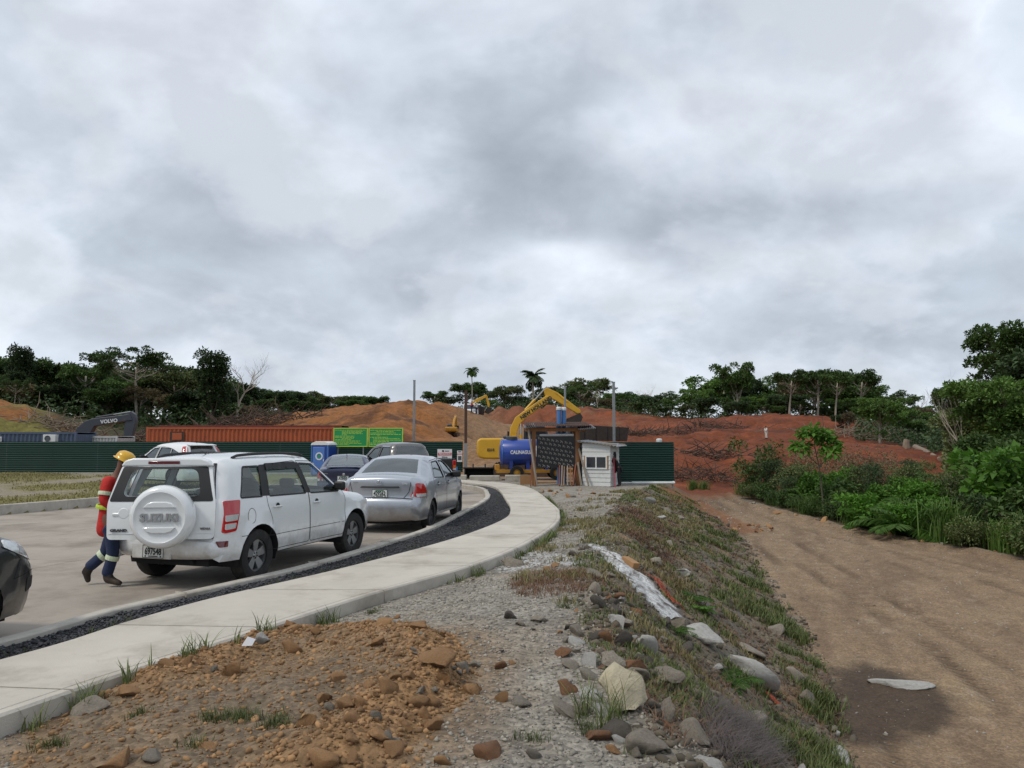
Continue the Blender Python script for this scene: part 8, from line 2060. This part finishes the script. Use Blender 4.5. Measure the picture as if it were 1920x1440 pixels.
y = 7.0 * (36 / 7.0) ** rr.rand(5000); x = toe_x(y) + (veg_x(y) - toe_x(y)) * rr.rand(5000)
pebbles('track_pebbles', 'scattered pebbles trodden into the dirt track', np.stack([x, y, gzs(x, y) + .001], 1), (.006 + .022 * rr.rand(5000) ** 5) * (.7 + .04 * y), M_PEB_G, OCT, OF, .55, 6)

# ================================================================== GRASS AND WEEDS
M_G_GREEN = leaf_mat('grass_green', '5b6639', .45, .2); M_G_YEL = leaf_mat('grass_yellow', '77704a', .35, .2); M_G_DRY = leaf_mat('grass_dry', '6f5440', .35, .15); M_G_DEAD = leaf_mat('grass_dead', '5c5350', .3, .1)
def blades(name, label, P_, H, W_, m, bend=.6, seed=1, S=2):
    r = np.random.RandomState(seed); n = len(P_); a = r.rand(n) * 6.28; d = np.stack([np.cos(a), np.sin(a), np.zeros(n)], 1); s = np.stack([-np.sin(a), np.cos(a), np.zeros(n)], 1); out = H * bend * (.3 + r.rand(n)); V = np.empty((n, 2 * S + 1, 3))
    for i in range(S):
        t_ = i / S; c = P_ + d * (out * t_ ** 1.7)[:, None] + np.array([0, 0, 1]) * (H * (t_ - .15 * t_ * t_))[:, None]; w = (W_ * (1 - .55 * t_))[:, None]; V[:, 2 * i] = c - s * w / 2; V[:, 2 * i + 1] = c + s * w / 2
    V[:, 2 * S] = P_ + d * out[:, None] + np.array([0, 0, 1]) * (H * .85)[:, None]
    T = []
    for i in range(S - 1): T += [(2 * i, 2 * i + 1, 2 * i + 3), (2 * i, 2 * i + 3, 2 * i + 2)]
    T.append((2 * S - 2, 2 * S - 1, 2 * S)); F = (np.arange(n) * (2 * S + 1))[:, None, None] + np.array(T)[None]
    o = link(name, np_mesh(name, V.reshape(-1, 3), F.reshape(-1, 3)), None, m); tag(o, label, 'grass', None, 'stuff')
def tufts(C, per, rad, seed=1):
    r = np.random.RandomState(seed); n = len(C); q = np.repeat(C, per, 0); q = q + r.normal(size=q.shape) * (rad if np.isscalar(rad) else np.repeat(rad, per)[:, None]); return q
def with_z(q): return np.concatenate([q, gzs(q[:, 0], q[:, 1])[:, None] - .005], 1)
def bank_pts(n, dens_seed, lo, band_lo=0.0, band_hi=1.0, y0=3.4, y1=34):
    y = y0 * (y1 / y0) ** rr.rand(n * 3); k = rr.uniform(band_lo, band_hi, n * 3); x = crest_x(y) + (toe_x(y) - crest_x(y)) * k; w = fbm(x, y, .9, 4, dens_seed) > lo; q = np.stack([x, y], 1)[w]
    bad = in_poly(q[:, 0], q[:, 1], PAVED) | in_poly(q[:, 0], q[:, 1], ASH) | in_poly(q[:, 0], q[:, 1], PILE); return q[~bad][:n]
c = bank_pts(1700, 21, .08, -.05, .95); yy = c[:, 1]; q = tufts(c, 14, .05, 1); hh = np.repeat(.04 + .08 * rr.rand(len(c)) ** 1.5, 14) * (.8 + .012 * q[:, 1]); blades('grass', 'patchy green weeds and grass on the bank slope', with_z(q), hh, .006 + .0008 * q[:, 1], M_G_GREEN, .7, 1)
c = bank_pts(560, 23, .12, .55, 1.0, 6, 26); q = tufts(c, 18, .07, 2); blades('grass', 'denser green grass along the lower edge of the bank', with_z(q), .10 + .12 * rr.rand(len(q)), .007 + .0009 * q[:, 1], M_G_GREEN, .7, 2)
c = bank_pts(1000, 25, .10, -.3, .7, 8, 33); q = tufts(c, 12, .06, 3); blades('grass', 'yellowish grass on top of the mound and bank', with_z(q), .05 + .10 * rr.rand(len(q)), .006 + .0008 * q[:, 1], M_G_YEL, .7, 3)
q = rand_in(420, RUST); q = q[fbm(q[:, 0], q[:, 1], .8, 3, 6) > -.05]; q = tufts(q, 16, .10, 4); blades('dead_grass', 'rust brown dead grass matted on the upper bank', with_z(q), .05 + .08 * rr.rand(len(q)), .013 + 0 * q[:, 0], M_G_DRY, 1.6, 4)
DG = hits([(1330, 1345), (1400, 1350), (1440, 1400), (1460, 1450), (1380, 1470), (1330, 1420)]); q = tufts(rand_in(260, DG), 16, .05, 5); blades('dead_grass', 'grey purplish tangle of dead grass at the bottom of the bank', with_z(q), .06 + .10 * rr.rand(len(q)), .005 + 0 * q[:, 0], M_G_DEAD, 2.0, 5, 3)
ST = hits([(1030, 1070), (1110, 1072), (1120, 1110), (1040, 1118), (980, 1120), (960, 1090)]); q = tufts(rand_in(240, ST), 14, .06, 6); blades('dead_grass', 'straw coloured dry stubble beside the ash patch', with_z(q), .04 + .06 * rr.rand(len(q)), .006 + 0 * q[:, 0], M_G_DRY, 1.0, 6)
c = bank_pts(1300, 27, .0, .0, 1.0, 3.4, 30); q = tufts(c, 12, .06, 12); blades('dead_grass', 'dry brown stems and litter between the weeds of the bank', with_z(q), .03 + .06 * rr.rand(len(q)), .005 + .0007 * q[:, 1], M_G_DRY, 1.6, 12)
# weeds along the pavement edge
i = rr.rand(240) * 110 + 16; k = i.astype(int); f = (i - k)[:, None]; e = _WR[k] * (1 - f) + _WR[k + 1] * f; e = offset_curve(e, 0) if False else e; tn = _WR[k + 1] - _WR[k]; tn /= np.linalg.norm(tn, axis=1)[:, None]; e = e + np.stack([tn[:, 1], -tn[:, 0]], 1) * (.03 + .09 * rr.rand(240))[:, None]
e = e[fbm(e[:, 0], e[:, 1], 1.1, 2, 4) > -.12]; q = tufts(e, 14, .03, 7); blades('weeds', 'green weeds growing along the outer edge of the pavement', with_z(q), .07 + .16 * rr.rand(len(q)) ** 1.6, .006 + .0006 * q[:, 1], M_G_GREEN, .7, 7, 3)
i = rr.rand(60) * 80 + 18; k = i.astype(int); f = (i - k)[:, None]; e = (_KO[k] * (1 - f) + _KO[k + 1] * f) * .4 + (_WL[k] * (1 - f) + _WL[k + 1] * f) * .6; q = tufts(e[:34], 10, .03, 8); blades('weeds', 'small weeds sprouting in the black gravel strip', np.concatenate([q, np.full((len(q), 1), .10)], 1), .04 + .08 * rr.rand(len(q)), .006 + 0 * q[:, 0], M_G_GREEN, .8, 8)
sp = np.concatenate([np.array([hitp(px, py)[:2]]) + rr.normal(size=(n_, 2)) * .05 for px, py, n_ in ((440, 1346, 14), (460, 1352, 8), (512, 1358, 12), (400, 1345, 6), (262, 1340, 5), (375, 1402, 5), (90, 1400, 10), (1000, 1385, 6), (1100, 1370, 10), (1140, 1330, 8), (700, 1150, 8), (660, 1130, 10), (1060, 1140, 8), (1200, 1400, 10), (1075, 1042, 8))]); q = tufts(sp, 16, .025, 9); blades('weeds', 'tiny green tufts on the dirt heap and gravel', with_z(q), .03 + .06 * rr.rand(len(q)), .005 + 0 * q[:, 0], M_G_GREEN, .8, 9)
lg = np.concatenate([np.array([hitp(px, py)[:2]]) + rr.normal(size=(n_, 2)) * .03 for px, py, n_ in ((1100, 1345, 3), (1165, 1352, 3), (1140, 1365, 3), (925, 1040, 4), (880, 1070, 3), (300, 1240, 3), (590, 1160, 2))]); q = tufts(lg, 9, .02, 10); blades('weeds', 'long thin grass stalks beside the cream boulder and pavement', with_z(q), .16 + .2 * rr.rand(len(q)), .007 + 0 * q[:, 0], M_G_GREEN, .7, 10, 4)
# lawn on the left, scrubby toe of the track
x = rr.uniform(-40, -10.6, 60000); y = rr.uniform(12, 46, 60000); ok = (in_poly(x, y, LAWN_SIDE) | ((x < -14.5) & (y > 35))) & (fbm(x, y, 3.0, 4, 4) < .12) & (np.abs(x / y) < .8); q = np.stack([x, y], 1)[ok][:26000]; blades('lawn_grass', 'patchy yellow green grass between the far kerb and the fence', with_z(q), .05 + .07 * rr.rand(len(q)), .03 + 0 * q[:, 0], M_G_YEL, .8, 11)
# ferns on the bank
for k, (px, py, s) in enumerate(((1300, 1132, .32), (1318, 1150, .24), (1375, 1290, .3), (1270, 1190, .2))):
    x, y, z = hitp(px, py); t = thing('fern', ('green fern beside the lower end of the orange netting', 'smaller fern right below the one by the netting', 'fern among weeds on the lower slope', 'small fern above the cracked slab')[k], 'fern', (x, y, z - .01), k * 1.3); cm = palm_kind(0, 8, 1.0, 70 + k, .02, M_L_PALM, .8, 16, .09, (.5, 1.2))[1]; link('fronds', cm, t); t.scale = (s * 1.3,) * 3
# orange netting, timber offcut
M_NET = mat('orange_netting', lin('9c4129'), .6, var=.2)
def net(label, a, b_, w):
    A, B_ = Vector(hitp(*a)), Vector(hitp(*b_)); d = B_ - A; s = d.cross(Vector((0, 0, 1))).normalized() * w; mb = MB(); n = 26; r = random.Random(1)
    P_ = [[A + d * (i / n) + s * (j - 1.5) / 3 for i in range(n + 1)] for j in range(4)]
    for row in P_:
        for p in row: p.z = gz(p.x, p.y) + .025 + r.uniform(0, .03)
    t = thing('barrier_netting', label, 'netting', A); 
    for j in range(4): mb.tube([p - A for p in P_[j]], .006, 4)
    for i in range(0, n + 1): mb.tube([P_[j][i] - A for j in range(4)], .004, 4)
    o = mb.build('mesh_strands', M_NET, t); o['kind'] = 'stuff'
net('strip of orange plastic netting lying beside the white ash streak', (1224, 1085), (1274, 1140), .16)
net('short end of orange netting on the lower slope', (1436, 1302), (1462, 1330), .10)
x, y, z = hitp(1182, 1062); o = MB().box((0, 0, 0), (.13, .30, .10)).build('timber_block', M_PLY, bevel=.006); o.location = (x, y, z + .05); o.rotation_euler = (.25, .1, .55); tag(o, 'pale timber offcut lying at the edge of the white ash streak', 'wood')
x, y, z = hitp(520, 1222); o = MB().add([(-.05, 0, 0), (.05, -.02, .01), (.06, .04, .05), (-.02, .05, .06), (0, .01, .08)], [(0, 1, 4), (1, 2, 4), (2, 3, 4), (3, 0, 4), (0, 3, 2, 1)]).build('paper_scrap', M_PAPER); x, y, z = hitp(463, 1215); o.location = (x, y, z + .01); tag(o, 'crumpled white scrap of paper at the far rim of the dirt heap', 'litter')

# ================================================================== LABELS: tell look-alikes apart by their order in the picture
_ord = ['leftmost'] + [w + ' from left' for w in 'second third fourth fifth sixth seventh eighth ninth tenth eleventh twelfth thirteenth fourteenth fifteenth sixteenth seventeenth eighteenth nineteenth twentieth'.split()]
_by = {}
for o in SC.objects:
    if o.parent is None and 'label' in o and o.get('kind') is None and (o.get('group') or '') in (G_L, G_M, G_R, G_S, 'plants along the dirt track'): _by.setdefault(o['label'], []).append(o)
for lab, os_ in _by.items():
    if len(os_) < 2: continue
    os_.sort(key=lambda o: o.location.x / max(o.location.y, .1))
    for i, o in enumerate(os_): o['label'] = lab + ', ' + (_ord[min(i, 19)] if i < len(os_) - 1 or i == 0 else 'rightmost')
